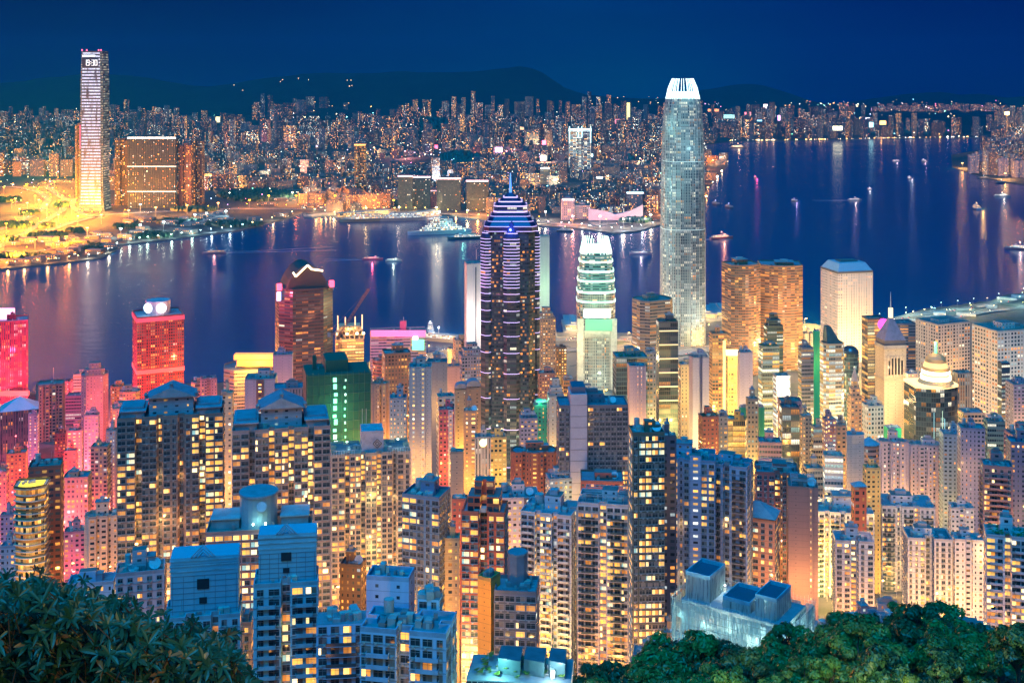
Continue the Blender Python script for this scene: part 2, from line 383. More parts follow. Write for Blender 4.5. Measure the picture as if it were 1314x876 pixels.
def plan(kind,w,d):
    a,b=w/2,d/2
    if kind=='rect': return [(-a,-b),(a,-b),(a,b),(-a,b)]
    if kind=='cross':
        e,f=w*.13,d*.22
        return [(-a,-b),(-e,-b),(-e,-b+f),(e,-b+f),(e,-b),(a,-b),(a,-d*.1),(a-w*.14,-d*.1),(a-w*.14,d*.1),(a,d*.1),(a,b),(e,b),(e,b-f),(-e,b-f),(-e,b),(-a,b),(-a,d*.1),(-a+w*.14,d*.1),(-a+w*.14,-d*.1),(-a,-d*.1)]
    if kind=='oct':
        c=min(w,d)*.24; return [(-a+c,-b),(a-c,-b),(a,-b+c),(a,b-c),(a-c,b),(-a+c,b),(-a,b-c),(-a,-b+c)]
    if kind=='round':
        return [(a*math.cos(6.28318*i/28-1.7),b*math.sin(6.28318*i/28-1.7)) for i in range(28)]
    if kind=='bow':
        P=[(-a+w*i/10, -b+(.22*d)*(1-math.sin(math.pi*i/10))) for i in range(11)]
        return P+[(a,b),(-a,b)]
    if kind=='ribs':
        n=max(2,int(round(w/7.0))); P=[]
        for i in range(n):
            x0=-a+w*i/n; x1=-a+w*(i+1)/n; g=(x1-x0)*.17
            P+=[(x0+g,-b+1.8),(x0+g,-b),(x1-g,-b),(x1-g,-b+1.8)]
        m=max(2,int(round(d/8.0))); Q=[]
        for i in range(m):
            y0=-b+1.8+(d-3.6)*i/m; y1=-b+1.8+(d-3.6)*(i+1)/m; g=(y1-y0)*.17
            Q+=[(a-1.5 if False else a,y0+g),(a+1.5,y0+g),(a+1.5,y1-g),(a,y1-g)]
        P=P+Q; B=[(-x,-y) for x,y in P]
        return P+B
    if kind=='wedge': return [(-a,-b),(a,-b*.2),(a,b),(-a,b)]
    if kind=='bays':
        n=max(2,int(round(w/9.5))); P=[]; r_=2.8
        for i in range(n):
            x0=-a+w*i/n; x1=-a+w*(i+1)/n; g=(x1-x0)*.15
            if i==0: P+=[(x0,-b)]
            else: P+=[(x0+g,-b+r_),(x0+g,-b)]
            if i==n-1: P+=[(x1,-b)]
            else: P+=[(x1-g,-b),(x1-g,-b+r_)]
        m=max(2,int(round(d/9.5))); 
        for i in range(m):
            y0=-b+d*i/m; y1=-b+d*(i+1)/m; g=(y1-y0)*.15
            if i>0: P+=[(a-r_,y0+g),(a,y0+g)]
            if i<m-1: P+=[(a,y1-g),(a-r_,y1-g)]
        return P+[(-x,-y) for x,y in P]
    if kind=='slot':
        g=w*.1; return [(-a,-b),(-g,-b),(-g,-b+d*.35),(g,-b+d*.35),(g,-b),(a,-b),(a,b),(-a,b)]
    if kind=='dia':
        n=[]
        for k in range(4):
            t=k*math.pi/2
            for p in ((a*.62,-b*.62),): pass
        return [(-a*.5,-b),(a*.5,-b),(a*.5,-b*.72),(a*.78,-b*.72),(a*.78,-b*.45),(a,-b*.45),(a,b*.45),(a*.78,b*.45),(a*.78,b*.72),(a*.5,b*.72),(a*.5,b),(-a*.5,b),(-a*.5,b*.72),(-a*.78,b*.72),(-a*.78,b*.45),(-a,b*.45),(-a,-b*.45),(-a*.78,-b*.45),(-a*.78,-b*.72),(-a*.5,-b*.72)]
def area2(P): return sum(P[i][0]*P[(i+1)%len(P)][1]-P[(i+1)%len(P)][0]*P[i][1] for i in range(len(P)))
def off(P,k):
    """grow a polygon outwards by k (negative shrinks); mitred"""
    n=len(P); Q=[]
    for i in range(n):
        a,b,c=P[i-1],P[i],P[(i+1)%n]
        d1=(b[0]-a[0],b[1]-a[1]); d2=(c[0]-b[0],c[1]-b[1])
        l1=math.hypot(*d1) or 1; l2=math.hypot(*d2) or 1
        n1=(d1[1]/l1,-d1[0]/l1); n2=(d2[1]/l2,-d2[0]/l2)
        mx,my=n1[0]+n2[0],n1[1]+n2[1]; mm=mx*mx+my*my
        if mm<.2: mx,my=n1; mm=1
        else: mx,my=mx*2/mm*1.0,my*2/mm*1.0; mm=1
        Q.append((b[0]+mx*k,b[1]+my*k))
    return Q
def scalep(P,s,t=None): t=s if t is None else t; return [(x*s,y*t) for x,y in P]
def fit(kind,px0,px1,Y,ratio,rot):
    """width, depth and centre X so that the rotated plan spans px0..px1 seen from the camera"""
    wid=(px1-px0)*Y/F; w=wid; X=X_((px0+px1)/2,Y); c,s=math.cos(rot),math.sin(rot)
    for _ in range(8):
        P=plan(kind,w,w*ratio)
        pr=[CXP+F*(X+x*c-y*s)/(Y+x*s+y*c) for x,y in P]
        a,b=min(pr),max(pr); w*=(px1-px0)/max(b-a,.1); X+=((px0+px1)/2-(a+b)/2)*Y/F
    return w,w*ratio,X
COVER=np.zeros((876,1314),bool)           # what nearer buildings already hide (photo pixels)
def ntri(name,st): return st
def parapet(mb,P,z,h=1.2,t=.35,col=(.3,.3,.3),capcol=(.15,.15,.16)):
    I=off(P,-t); n=len(P)
    for i in range(n):
        j=(i+1)%n
        mb.face([(*P[i],z),(*P[j],z),(*P[j],z+h),(*P[i],z+h)],WEA,col)
        mb.face([(*I[j],z),(*I[i],z),(*I[i],z+h),(*I[j],z+h)],WEA,col)
        mb.face([(*P[i],z+h),(*P[j],z+h),(*I[j],z+h),(*I[i],z+h)],WEA,tuple(min(.7,x*1.15) for x in col))
    mb.face([(*q,z+.02) for q in I],WEA,capcol)
WINLIB={}
def winmesh(w,h,kind):
    """one framed window: frame, panes, sill; shared by every copy"""
    k=(round(w,2),round(h,2),kind)
    if k in WINLIB: return WINLIB[k]
    mb=MB(); fr=plain((.30,.30,.31),.5,name='window_frame_paint')
    if kind==0: gl=glass_mat((.03,.05,.06)); g2=gl
    elif kind==1: gl=glass_mat((.06,.09,.10),.2); g2=glass_mat((.22,.21,.19),.5)
    elif kind==2: gl=emit((1,.46,.07),1.7); g2=emit((1,.55,.13),1.0)
    elif kind==3: gl=emit((1,.60,.16),2.2); g2=emit((1,.36,.05),1.0)
    elif kind==4: gl=emit((1,.72,.30),1.5); g2=glass_mat((.05,.06,.06))
    elif kind==5: gl=emit((.5,.85,.75),.7); g2=emit((1,.85,.5),1.2)
    elif kind==6: gl=emit((1,.34,.05),.55); g2=emit((1,.40,.08),.8)
    else: gl=emit((1,.70,.30),3.2); g2=glass_mat((.25,.18,.12),.5)
    t=.09
    for a,b,c,d in ((-w/2,w/2,-h/2-t,-h/2),(-w/2,w/2,h/2,h/2+t),(-w/2-t,-w/2,-h/2-t,h/2+t),(w/2,w/2+t,-h/2-t,h/2+t)):
        mb.box((a+b)/2,-.07,b-a,.14,c,d,fr,bottom=True)
    mb.box(0,-.05,.07,.1,-h/2,h/2,fr)
    if h>1.2: mb.box(0,-.045,w,.08,h*.2,h*.2+.06,fr)
    s=rnd.choice((0.0,.0,.25,-.2))*w
    mb.face([(-w/2,-.025,-h/2),(s,-.025,-h/2),(s,-.025,h/2),(-w/2,-.025,h/2)],gl)
    mb.face([(s,-.025,-h/2),(w/2,-.025,-h/2),(w/2,-.025,h/2),(s,-.025,h/2)],g2)
    mb.box(0,-.17,w+.35,.34,-h/2-t-.1,-h/2-t,WEA,(.4,.38,.36),bottom=True)
    if kind in (0,1,2,6): mb.box(w*(.2 if kind%2 else -.22),-.3,.75,.4,-h/2-.75,-h/2-.25,WEA,(.35,.35,.34),bottom=True)
    o=mb.build('window'); me=o.data; bpy.data.objects.remove(o); WINLIB[k]=me; return me
def balmesh(w,d,col,rail):
    k=('b',round(w,1),round(d,1),col,rail)
    if k in WINLIB: return WINLIB[k]
    mb=MB(); mb.box(0,-d/2,w,d,-.2,0,WEA,col,bottom=True)
    m=glass_mat((.05,.09,.10),.25) if rail else WEA
    for a,b,c,e in ((-w/2,w/2,-d,-d+.1),(-w/2,-w/2+.1,-d+.1,0),(w/2-.1,w/2,-d+.1,0)):
        mb.box((a+b)/2,(c+e)/2,b-a,e-c,0,1.0,m,col)
    o=mb.build('balcony'); me=o.data; bpy.data.objects.remove(o); WINLIB[k]=me; return me
def scatter_parts(name,items,root,cap=100):
    """items: (priority, mesh, location, rot z). The first cap become parts, the rest one stuff part"""
    items.sort(key=lambda q:-q[0])
    for p,me,loc,rz in items[:cap]:
        o=bpy.data.objects.new(name,me); COL.objects.link(o); o.parent=root; o.location=loc; o.rotation_euler=(0,0,rz)
    rest=items[cap:]
    if rest:
        V=[];Fc=[];MI=[];mats=[];cc=[]
        for p,me,loc,rz in rest:
            M=Matrix.Translation(loc)@Matrix.Rotation(rz,4,'Z'); b=len(V)
            V+=[tuple(M@v.co) for v in me.vertices]
            ix=[]
            for m in me.materials:
                if m not in mats: mats.append(m)
                ix.append(mats.index(m))
            ca=me.attributes['col'].data
            for q in me.polygons:
                Fc.append(tuple(b+i for i in q.vertices)); MI.append(ix[q.material_index]); cc.append(tuple(ca[q.index].color))
        m2=bpy.data.meshes.new(name); m2.from_pydata(V,[],Fc)
        for m in mats: m2.materials.append(m)
        m2.polygons.foreach_set('material_index',MI)
        a=m2.attributes.new('col','FLOAT_COLOR','FACE'); a.data.foreach_set('color',np.array(cc,dtype=np.float32).ravel())
        o=bpy.data.objects.new(name,m2); COL.objects.link(o); o.parent=root; o['kind']='stuff'
ROOFCOL=(.17,.24,.28)
UPL=[]; BLAST=[None]; BLD=[]                                   # every island building: (px0,px1,ytop,yvis,Y,nick)
def tower(x0,x1,yt,yv,Y,c='W',st='res',rot=0,pl='rect',ratio=.8,feat='L',label=None,cat='tower',seed=None,name='tower_block',
          stair=None,stc=None,group=None,detail=0,balc=0,base=None,side=None,nick=None,uplight=1.0,**kw):
    """stair=(fraction along the front, width fraction) adds a proud shaft with lit stair windows"""
    rot=R(rot); w,d,X=fit(pl,x0,x1,Y,ratio,rot)
    zt=Z_(yt,Y); zb=(terr(X,Y) if base is None else base)-4
    h=zt-zb
    if h<8: h=8
    col=C_[c] if isinstance(c,str) else c
    seed=rnd.random() if seed is None else seed
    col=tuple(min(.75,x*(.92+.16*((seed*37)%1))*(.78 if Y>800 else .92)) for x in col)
    if detail and pl in ('cross','ribs'): pl='bays'; w,d,X=fit(pl,x0,x1,Y,ratio,rot)
    stl=style(st,**kw)
    if pl in ('bow','round'): stl['mn']=.1
    if detail: stl['bay']*=1.2; stl['wx']=min(.84,stl['wx']*1.25); stl['wy']=min(.60,stl['wy']*1.2)
    root=empty(name,(X,Y,zb),rot); tag(root,label,cat,group)
    P=plan(pl,w,d)
    mb=MB(); n=len(P)
    if detail:
        items=[]; bal=[]
        camv=Vector((-X,-Y,0)); camv.normalize()
        nfl=int(h/stl['fl']); wy_=stl['fl']*stl['wy']; wmask=[]
        vis0=max(zb,Z_(min(yv+25,900),Y))
        for i in range(n):
            a,b=P[i],P[(i+1)%n]; L=math.hypot(b[0]-a[0],b[1]-a[1])
            e=Vector(((b[0]-a[0])/L,(b[1]-a[1])/L,0)); nn=Vector((e.y,-e.x,0)); nn.rotate(Matrix.Rotation(rot,3,'Z'))
            ok=nn.dot(camv)>.12 and L>stl['bay']*.7
            wmask.append(ok)
            if not ok: continue
            nu=max(1,round(L/stl['bay'])); cb=[rnd.choice((.35,.6,1.0,2.2)) for _ in range(nu)]; rec=(L<5 and pl=='bays'); prev=False; ra=math.atan2(e.y,e.x)
            usebal= balc and L>5 and (i%2==0 or nu>3)
            for k in range(nfl):
                zz=h-stl['fl']*(k+.5)
                if zb+zz<vis0-3: break
                rowv=rnd.random()
                for j in range(nu):
                    t=(j+.5)/nu
                    q=(a[0]+(b[0]-a[0])*t,a[1]+(b[1]-a[1])*t)
                    r_=rnd.random(); lit=stl['lit']*(.5+rowv)*cb[j]*(1.9 if prev else .8)*(1.7 if rec else 1)
                    prev=r_<lit
                    if r_<lit: kd=rnd.choice((2,2,2,3,3,6,6,7,4,5) if stl['warm']>.8 else (3,4,3,5,2,3))
                    else: kd=rnd.choice((0,0,1))
                    ww=L/nu*stl['wx']*(1.0 if cb[j]>.4 else .6)
                    items.append((zz+nn.dot(camv)*6,winmesh(round(ww,1),round(wy_,1),kd),(q[0]+nn_local(e)[0]*.0,q[1]+nn_local(e)[1]*.0,zz),ra))
                if usebal and k>0:
                    q=((a[0]+b[0])/2,(a[1]+b[1])/2)
                    bal.append((zz,balmesh(L*.62,1.3,col,seed>.5),(q[0],q[1],zz-stl['fl']*.5+.25),ra))
        for i in range(n):
            mb.wall(P[i],P[(i+1)%n],0,h,stl,col,seed,blank=wmask[i])
        # floor string courses
        led=MB(); 
        for k in range(0,nfl,1):
            zz=h-stl['fl']*(k+1)
            if zb+zz<vis0-3: break
            Q=off(P,.14)
            for i in range(n):
                j=(i+1)%n
                led.face([(*Q[i],zz-.12),(*Q[j],zz-.12),(*Q[j],zz+.12),(*Q[i],zz+.12)],WEA,tuple(x*.85 for x in col))
                led.face([(*P[i],zz+.12),(*Q[i],zz+.12),(*Q[j],zz+.12),(*P[j],zz+.12)],WEA,col)
        if led.f: led.build('string_course',root)
        scatter_parts('window',items,root); 
        if bal: scatter_parts('balcony',bal,root)
    else:
        for i in range(n):
            s2=stl; c2=col
            if side and i in (side[0] if isinstance(side[0],tuple) else (side[0],)): s2=style(side[1],**(side[2] if len(side)>2 else {}))
            mb.wall(P[i],P[(i+1)%n],0,h,s2,c2,seed)
    mb.build('wall',root)
    rf=MB()
    if 'g' not in feat: parapet(rf,P,h,1.3 if Y<1200 else 1.8,.4,tuple(x*.85 for x in col),((.17,.24,.28),(.2,.19,.17),(.10,.12,.14),(.28,.28,.26),(.14,.20,.25))[int(seed*53)%5])
    else: rf.face([(*q,h) for q in P],WEA,ROOFCOL)
    k=int(4+6*seed) if Y<1250 else 3
    if detail: k+=12
    r2=random.Random(int(seed*1e6))
    for _ in range(k):
        s=r2.uniform(.7,2.6); rf.box(r2.uniform(-.33,.33)*w,r2.uniform(-.3,.3)*d,s,s*r2.uniform(.6,1.8),h+.02,h+r2.uniform(1,2.6),WEA,r2.choice(((.4,.4,.4),(.2,.2,.22),(.5,.48,.42))),r2.choice((0,.3)))
    if Y<800:
        for _ in range(7):
            x,y=r2.uniform(-.4,.4)*w,r2.uniform(-.35,.35)*d; l=r2.uniform(3,9)
            if r2.random()<.5: rf.bar((x,y,h+.4),(min(w*.42,x+l),y,h+.4),.13,WEA,(.35,.35,.36))
            else: rf.bar((x,y,h),(x,y,h+r2.uniform(2,6)),.07,WEA,(.4,.4,.4))
    rfo=rf.build('roof',root)
    if 'L' in feat:
        m2=MB(); lw,ld=w*r2.uniform(.26,.42),d*r2.uniform(.3,.45); cx,cy_=r2.uniform(-.12,.12)*w,r2.uniform(-.08,.15)*d
        lh=r2.uniform(4,8); m2.prism([(cx-lw/2,cy_-ld/2),(cx+lw/2,cy_-ld/2),(cx+lw/2,cy_+ld/2),(cx-lw/2,cy_+ld/2)],h+.02,h+lh,style('bln',wx=.3,wy=.35,bay=4.5,lit=.15),col,seed)
        v_=int(seed*971)%4
        if v_==0: m2.box(cx,cy_,lw*.5,ld*.5,h+lh,h+lh+2.2,WEA,tuple(x*.8 for x in col)); m2.box(cx-lw*.3,cy_,1.6,1.6,h+lh,h+lh+1.4,WEA,(.2,.2,.2))
        elif v_==1: m2.box(cx+w*.24,cy_+.05*d,w*.16,d*.4,h+.02,h+lh*.6,WEA,tuple(x*.85 for x in col)); m2.box(cx+w*.24,cy_+.05*d,w*.18,d*.43,h+lh*.6,h+lh*.6+.4,WEA,(.2,.24,.27))
        elif v_==2:
            for sx in (-1,1):
                for sy in (-1,1): m2.bar((sx*w*.4,sy*d*.4,h),(sx*w*.4,sy*d*.4,h+3.6),.2,WEA,(.4,.4,.42))
            for t_ in range(6): m2.box(0,(-.4+.16*t_)*d,w*.82,.3,h+3.6,h+3.9,WEA,(.4,.42,.44))
        else: m2.box(cx,cy_,lw*1.1,ld*1.1,h+lh,h+lh+.5,WEA,(.2,.25,.28)); m2.cyl(cx,cy_,min(lw,ld)*.3,h+lh+.5,h+lh+2.4,10,WEA,(.35,.35,.36))
        m2.build('lift_house',rfo)
    if 'T' in feat:
        m2=MB(); tx,ty=-w*.27,d*.2; m2.cyl(tx,ty,min(w,d)*.11,h+1.2,h+5.2,14,WEA,(.42,.42,.42))
        for a,b in ((1,1),(1,-1),(-1,1),(-1,-1)): m2.box(tx+a*.8,ty+b*.8,.3,.3,h,h+1.2,WEA,(.2,.2,.2))
        m2.build('water_tank',rfo)
    if 'A' in feat:
        m2=MB(); m2.bar((w*.1,0,h),(w*.1,0,h+min(w,16)*1.1),.35 if Y>1000 else .18,WEA,(.5,.4,.4),6); m2.build('antenna',rfo)
    if 'D' in feat:
        m2=MB(); dx_,dy_=w*.3,-d*.15; rr=2.2
        m2.cyl(dx_,dy_,.2,h,h+2,6,WEA,(.5,.5,.5))
        for i in range(12):
            a0,a1=6.28318*i/12,6.28318*(i+1)/12
            p=lambda a,r,z:(dx_+r*math.cos(a),dy_-.6*0+r*math.sin(a)*.55-z*.3,h+2.2+r*math.sin(a)*.83+0.0+z)
            m2.face([p(a0,.01,0),p(a0,rr,.3),p(a1,rr,.3),p(a1,.01,0)],WEA,(.6,.6,.62)); m2.face([p(a1,.01,-.05),p(a1,rr,.25),p(a0,rr,.25),p(a0,.01,-.05)],WEA,(.4,.4,.4))
        m2.build('satellite_dish',rfo)
    if 'G' in feat:
        m2=MB()
        for _ in range(60):
            s=r2.uniform(.5,1.2); x,y=r2.uniform(-.42,.42)*w,r2.uniform(-.42,.42)*d; z=h+r2.uniform(.5,1.8)
            m2.face([(x-s,y,z),(x+s*r2.random(),y-s,z+s*.3),(x+s,y+s*.4,z+s*.7),(x,y+s,z+.2)],LEAFM)
        m2.build('roof_garden',rfo)
    if 'H' in feat:
        m2=MB(); hh=w*.3; Q=off(P,.6); m2.prism(Q,h+1.9,h+1.9+hh,None,(.34,.36,.40),poly1=scalep(P,.12)); m2.build('hip_roof',root)
    if 'K' in feat:       # curved gable
        m2=MB(); ga=[(-w*.4+w*.8*i/10,h+.5+w*.44*math.sin(math.pi*i/10)**.75) for i in range(11)]
        for i in range(10):
            (a,za),(b,zb2)=ga[i],ga[i+1]
            m2.face([(a,-d*.42,h),(b,-d*.42,h),(b,-d*.42,zb2),(a,-d*.42,za)],WEA,col)
            m2.face([(b,d*.42,h),(a,d*.42,h),(a,d*.42,za),(b,d*.42,zb2)],WEA,col)
            m2.face([(a,-d*.42,za),(b,-d*.42,zb2),(b,d*.42,zb2),(a,d*.42,za)],WEA,tuple(x*.8 for x in col))
        m2.build('curved_gable',root)
    if 'P' in feat:       # pitched pavilion crown with finials
        m2=MB(); cw=w*.42; cd=d*.55; z0=h; z1=h+9; zr=z1+5
        m2.prism([(-cw/2,-cd/2),(cw/2,-cd/2),(cw/2,cd/2),(-cw/2,cd/2)],z0,z1,style('bln',wx=.3,wy=.3,bay=5,lit=.35,warm=.6),(.30,.30,.34),seed,cap=False)
        e=1.4
        A=(-cw/2-e,-cd/2-e,z1);B=(cw/2+e,-cd/2-e,z1);C2=(cw/2+e,cd/2+e,z1);D2=(-cw/2-e,cd/2+e,z1);T1=(0,-cd/2-e,zr);T2=(0,cd/2+e,zr)
        rc=(.22,.24,.30)
        m2.face([A,B,T1],WEA,(.34,.34,.36)); m2.face([C2,D2,T2],WEA,(.3,.3,.32)); m2.face([B,C2,T2,T1],WEA,rc); m2.face([D2,A,T1,T2],WEA,rc); m2.face([D2,C2,B,A],WEA,rc)
        pvo=m2.build('pavilion_roof',root)
        for x,z in ((0,zr),(-cw/2-e,z1),(cw/2+e,z1)):
            f=MB(); f.cyl(x,-cd/2,.9,z-.3,z+1.6,8,WEA,(.25,.25,.28)); f.cyl(x,-cd/2,1.3,z+1.6,z+3,8,WEA,(.25,.25,.28),r1=.2); f.build('finial',pvo)
        for s in (-1,1):
            f=MB(); x=s*w*.36; f.box(x,0,w*.22,d*.8,h+.02,h+3.4,WEA,(.28,.28,.32)); f.box(x,0,w*.25,d*.86,h+3.4,h+4.0,WEA,(.3,.32,.38)); f.box(x,0,w*.2,d*.6,h+4.0,h+5.2,WEA,(.25,.27,.32)); f.build('roof_terrace',root)
    if 'S' in feat:       # two setbacks
        f=MB(); Q=scalep(P,.74); f.prism(Q,h+.02,h+7,stl,col,seed); Q=scalep(P,.45); f.prism(Q,h+7,h+13,stl,col,seed); f.build('setback',root)
    if 'R' in feat:       # lit rim
        f=MB(); Q=off(P,.3); Q2=off(P,-.2)
        m=emit(kw.get('rim',(1,.8,.5)),3.0,'AUTO')
        for i in range(n):
            j=(i+1)%n; f.face([(*Q[i],h+1.9),(*Q[j],h+1.9),(*Q[j],h+2.9),(*Q[i],h+2.9)],m); f.face([(*Q[i],h+2.9),(*Q[j],h+2.9),(*Q2[j],h+2.9),(*Q2[i],h+2.9)],m)
        f.build('lit_rim',root)
    if stair:
        for si,s in enumerate(stair if isinstance(stair[0],tuple) else (stair,)):
            f=MB(); x=-w/2+w*s[0]; sw=w*s[1]; y=-d/2
            cc=C_[stc] if stc else tuple(min(.75,v*1.08) for v in col)
            f.prism([(x-sw/2,y-.9),(x+sw/2,y-.9),(x+sw/2,y+3),(x-sw/2,y+3)],0,h+(3.5 if len(s)>2 else 1.0),style('stp',bay=max(1.8,sw/ (s[3] if len(s)>3 else 1)),es=kw.get('ses',3.0),wx=.42,wy=.36,fl=stl['fl']),cc,seed,blank=(1,3,2))
            f.build('stair_tower',root)
    if Y<1300 and uplight and pl!='none':
        hv=min(h,(min(yv,880)-yt)*Y/F); zl=min(yv+8,885); fx,fy=math.sin(-rot),-math.cos(rot)
        for s in (-.3,.3):
            lx,ly=s*w,-d/2-15; gx,gy=X+lx*math.cos(rot)-ly*math.sin(rot),Y+lx*math.sin(rot)+ly*math.cos(rot)
            UPL.append((gx,gy,max(terr(gx,gy)+5,Z_(zl,Y-15)),x0+(x1-x0)*(.5+s),(8.5 if Y<900 else 12.5)*hv*hv*uplight,Y))
        if pl=='bays':
            n_=max(2,int(round(w/9.5)))
            for i in range(1,n_):
                for q in (.35,.62,.9):
                    lamp(-w/2+w*i/n_,-d/2-.4,h-hv*q,(1,.46,.10) if i%2 else (1,.62,.22),hv*9,root,.4,'light_well_lamp')
    BLD.append((x0,x1,yt,yv,Y,nick or label))
    root['_h']=h; root['_w']=w; root['_d']=d; BLAST[0]=root
    return root
def added_rooflamp(root,x,y,W,c=(1,.5,.15),z=6,r=.5):  # added roof lamp that brightens the walls and roofs around it
    h=root['_h']; g=MB(); g.bar((x,y,h),(x,y,h+z),.12,WEA,(.3,.3,.3)); g.build('added_lamp_post',root)
    g=MB(); g.box(x,y,1.0,.8,h+z,h+z+.5,emit(c,10)); g.build('flood_lamp',root)
    lamp(x,y+1.2,h+z-.8,c,W,root,r)
def nn_local(e): return (e.y,-e.x)
# ------------------------------------------------------------------ landmark towers of the near shore
def local(root,x,y):
    r=-root.rotation_euler.z; dx,dy=x-root.location.x,y-root.location.y
    return (dx*math.cos(r)-dy*math.sin(r),dx*math.sin(r)+dy*math.cos(r))
def boxat(root,name,px0,px1,py0,py1,Y,dep,m,col=(.5,.5,.5),rot=None):
    """a box whose front spans px0..px1, py0..py1 of the photo at distance Y, as a part of root"""
    xa,xb=X_(px0,Y),X_(px1,Y); z0,z1=Z_(py1,Y)-root.location.z,Z_(py0,Y)-root.location.z
    cx,cy_=local(root,(xa+xb)/2,Y+dep/2); mb=MB()
    mb.box(cx,cy_,xb-xa,dep,z0,z1,m,col,rot=(-root.rotation_euler.z if rot is None else rot),bottom=True)
    return mb.build(name,root)
def text(root,s,size,loc,m,name='sign_lettering',ext=.3,rz=0.0,sx=1.0):
    cu=bpy.data.curves.new(name,'FONT'); cu.body=s; cu.size=size; cu.extrude=ext; cu.align_x='CENTER'; cu.align_y='CENTER'
    cu.materials.append(m); o=bpy.data.objects.new(name,cu); COL.objects.link(o); o.parent=root; o.location=loc
    o.rotation_euler=(R(90),0,rz); o.scale=(sx,1,1); return o
def sections(root,secs,planf,st,col,seed,name='wall',m=None):
    mb=MB()
    for (z0,s0),(z1,s1) in zip(secs,secs[1:]):
        P,Q=planf(s0),planf(s1); n=len(P)
        if z1-z0<.5:
            for i in range(n):
                j=(i+1)%n; mb.face([(*P[i],z0),(*P[j],z0),(*Q[j],z1),(*Q[i],z1)],WEA,(.3,.3,.3))
        else: mb.prism(P,z0,z1,st,col,seed,m=m,poly1=Q,cap=False)
    mb.face([(*q,secs[-1][0]) for q in planf(secs[-1][1])],WEA,(.2,.2,.2))
    return mb.build(name,root)
def squircle(s,n=32,k=3.2):
    P=[]
    for i in range(n):
        a=6.28318*(i+.5)/n-math.pi*.75; c,sn=math.cos(a),math.sin(a)
        P.append((s*math.copysign(abs(c)**(2/k),c),s*math.copysign(abs(sn)**(2/k),sn)))
    return P
# the tall harbour tower with the claw crown
def tall_tower():
    Y=1860; q=Y/F; zb=4; X=X_(876,Y)
    r=empty('skyscraper',(X,Y,zb)); tag(r,'tallest silver office skyscraper with rounded corners and glowing white claw crown by the harbour','skyscraper')
    H=lambda py:Z_(py,Y)-zb
    secs=[(-6,29*q*.96),(H(292),29*q*.96),(H(291.8),28.4*q*.96),(H(206),27.5*q*.96),(H(205.8),27*q*.96),(H(162),26*q*.96),(H(161.8),25.6*q*.96),(H(138),23.8*q*.96),(H(126),21.6*q*.96)]
    sections(r,secs,lambda s:squircle(s),style('bnd',lit=.42,wx=.62,wy=.74,bay=2.6,fl=4.2,warm=.10,es=.9,run=4,mull=0),(.15,.20,.20),.41)
    f=MB()
    for i in range(32):
        for (z0,s0),(z1,s1) in zip(secs,secs[1:]):
            if z1-z0<1: continue
            a=squircle(s0*1.008)[i]; b=squircle(s1*1.008)[i]; f.bar((*a,z0),(*b,z1),.30,WEA,(.40,.42,.42),4)
    f.build('vertical_fin_cladding',r)
    for py,s in ((292,28.6),(206,27),(152,24.4),(168,25),(225,27.5)):
        g=MB(); P=squircle(s*q*.965); g.prism(P,H(py)-2.2,H(py)+.6,None,m=emit((.75,.95,.9),1.3),cap=False); g.build('lit_plant_floor',r)
    g=MB(); P=squircle(21.2*q*.96); Q=squircle(17.6*q*.96); g.prism(P,H(128),H(118),None,m=emit((.55,1,.9),2.6,'AUTO'),poly1=Q); g.build('crown_drum',r)
    for i in range(32):
        a=squircle(22.0*q*.96)[i]; b=squircle(18.4*q*.96)[i]; c=squircle(13.6*q*.96)[i]
        g=MB(); m=emit((.75,1,.95),2.4); g.bar((*a,H(127)),(*b,H(112)),.45,m); g.bar((*b,H(112)),(*c,H(101)),.4,m); g.build('crown_claw',r)
    lamp(0,-40,H(108),(.6,1,.95),90000,r); lamp(-34,-44,H(160),(.55,1,.9),60000,r); lamp(30,-60,40,(1,.9,.7),190000,r); lamp(-45,-60,60,(1,.9,.75),190000,r); lamp(-50,-40,150,(.7,1,.95),110000,r); lamp(-48,-50,240,(.5,1,.95),170000,r); lamp(10,-62,300,(.5,.9,1),60000,r)
    BLD.append((847,906,100,440,Y,'the tall silver harbour skyscraper'))
tall_tower()
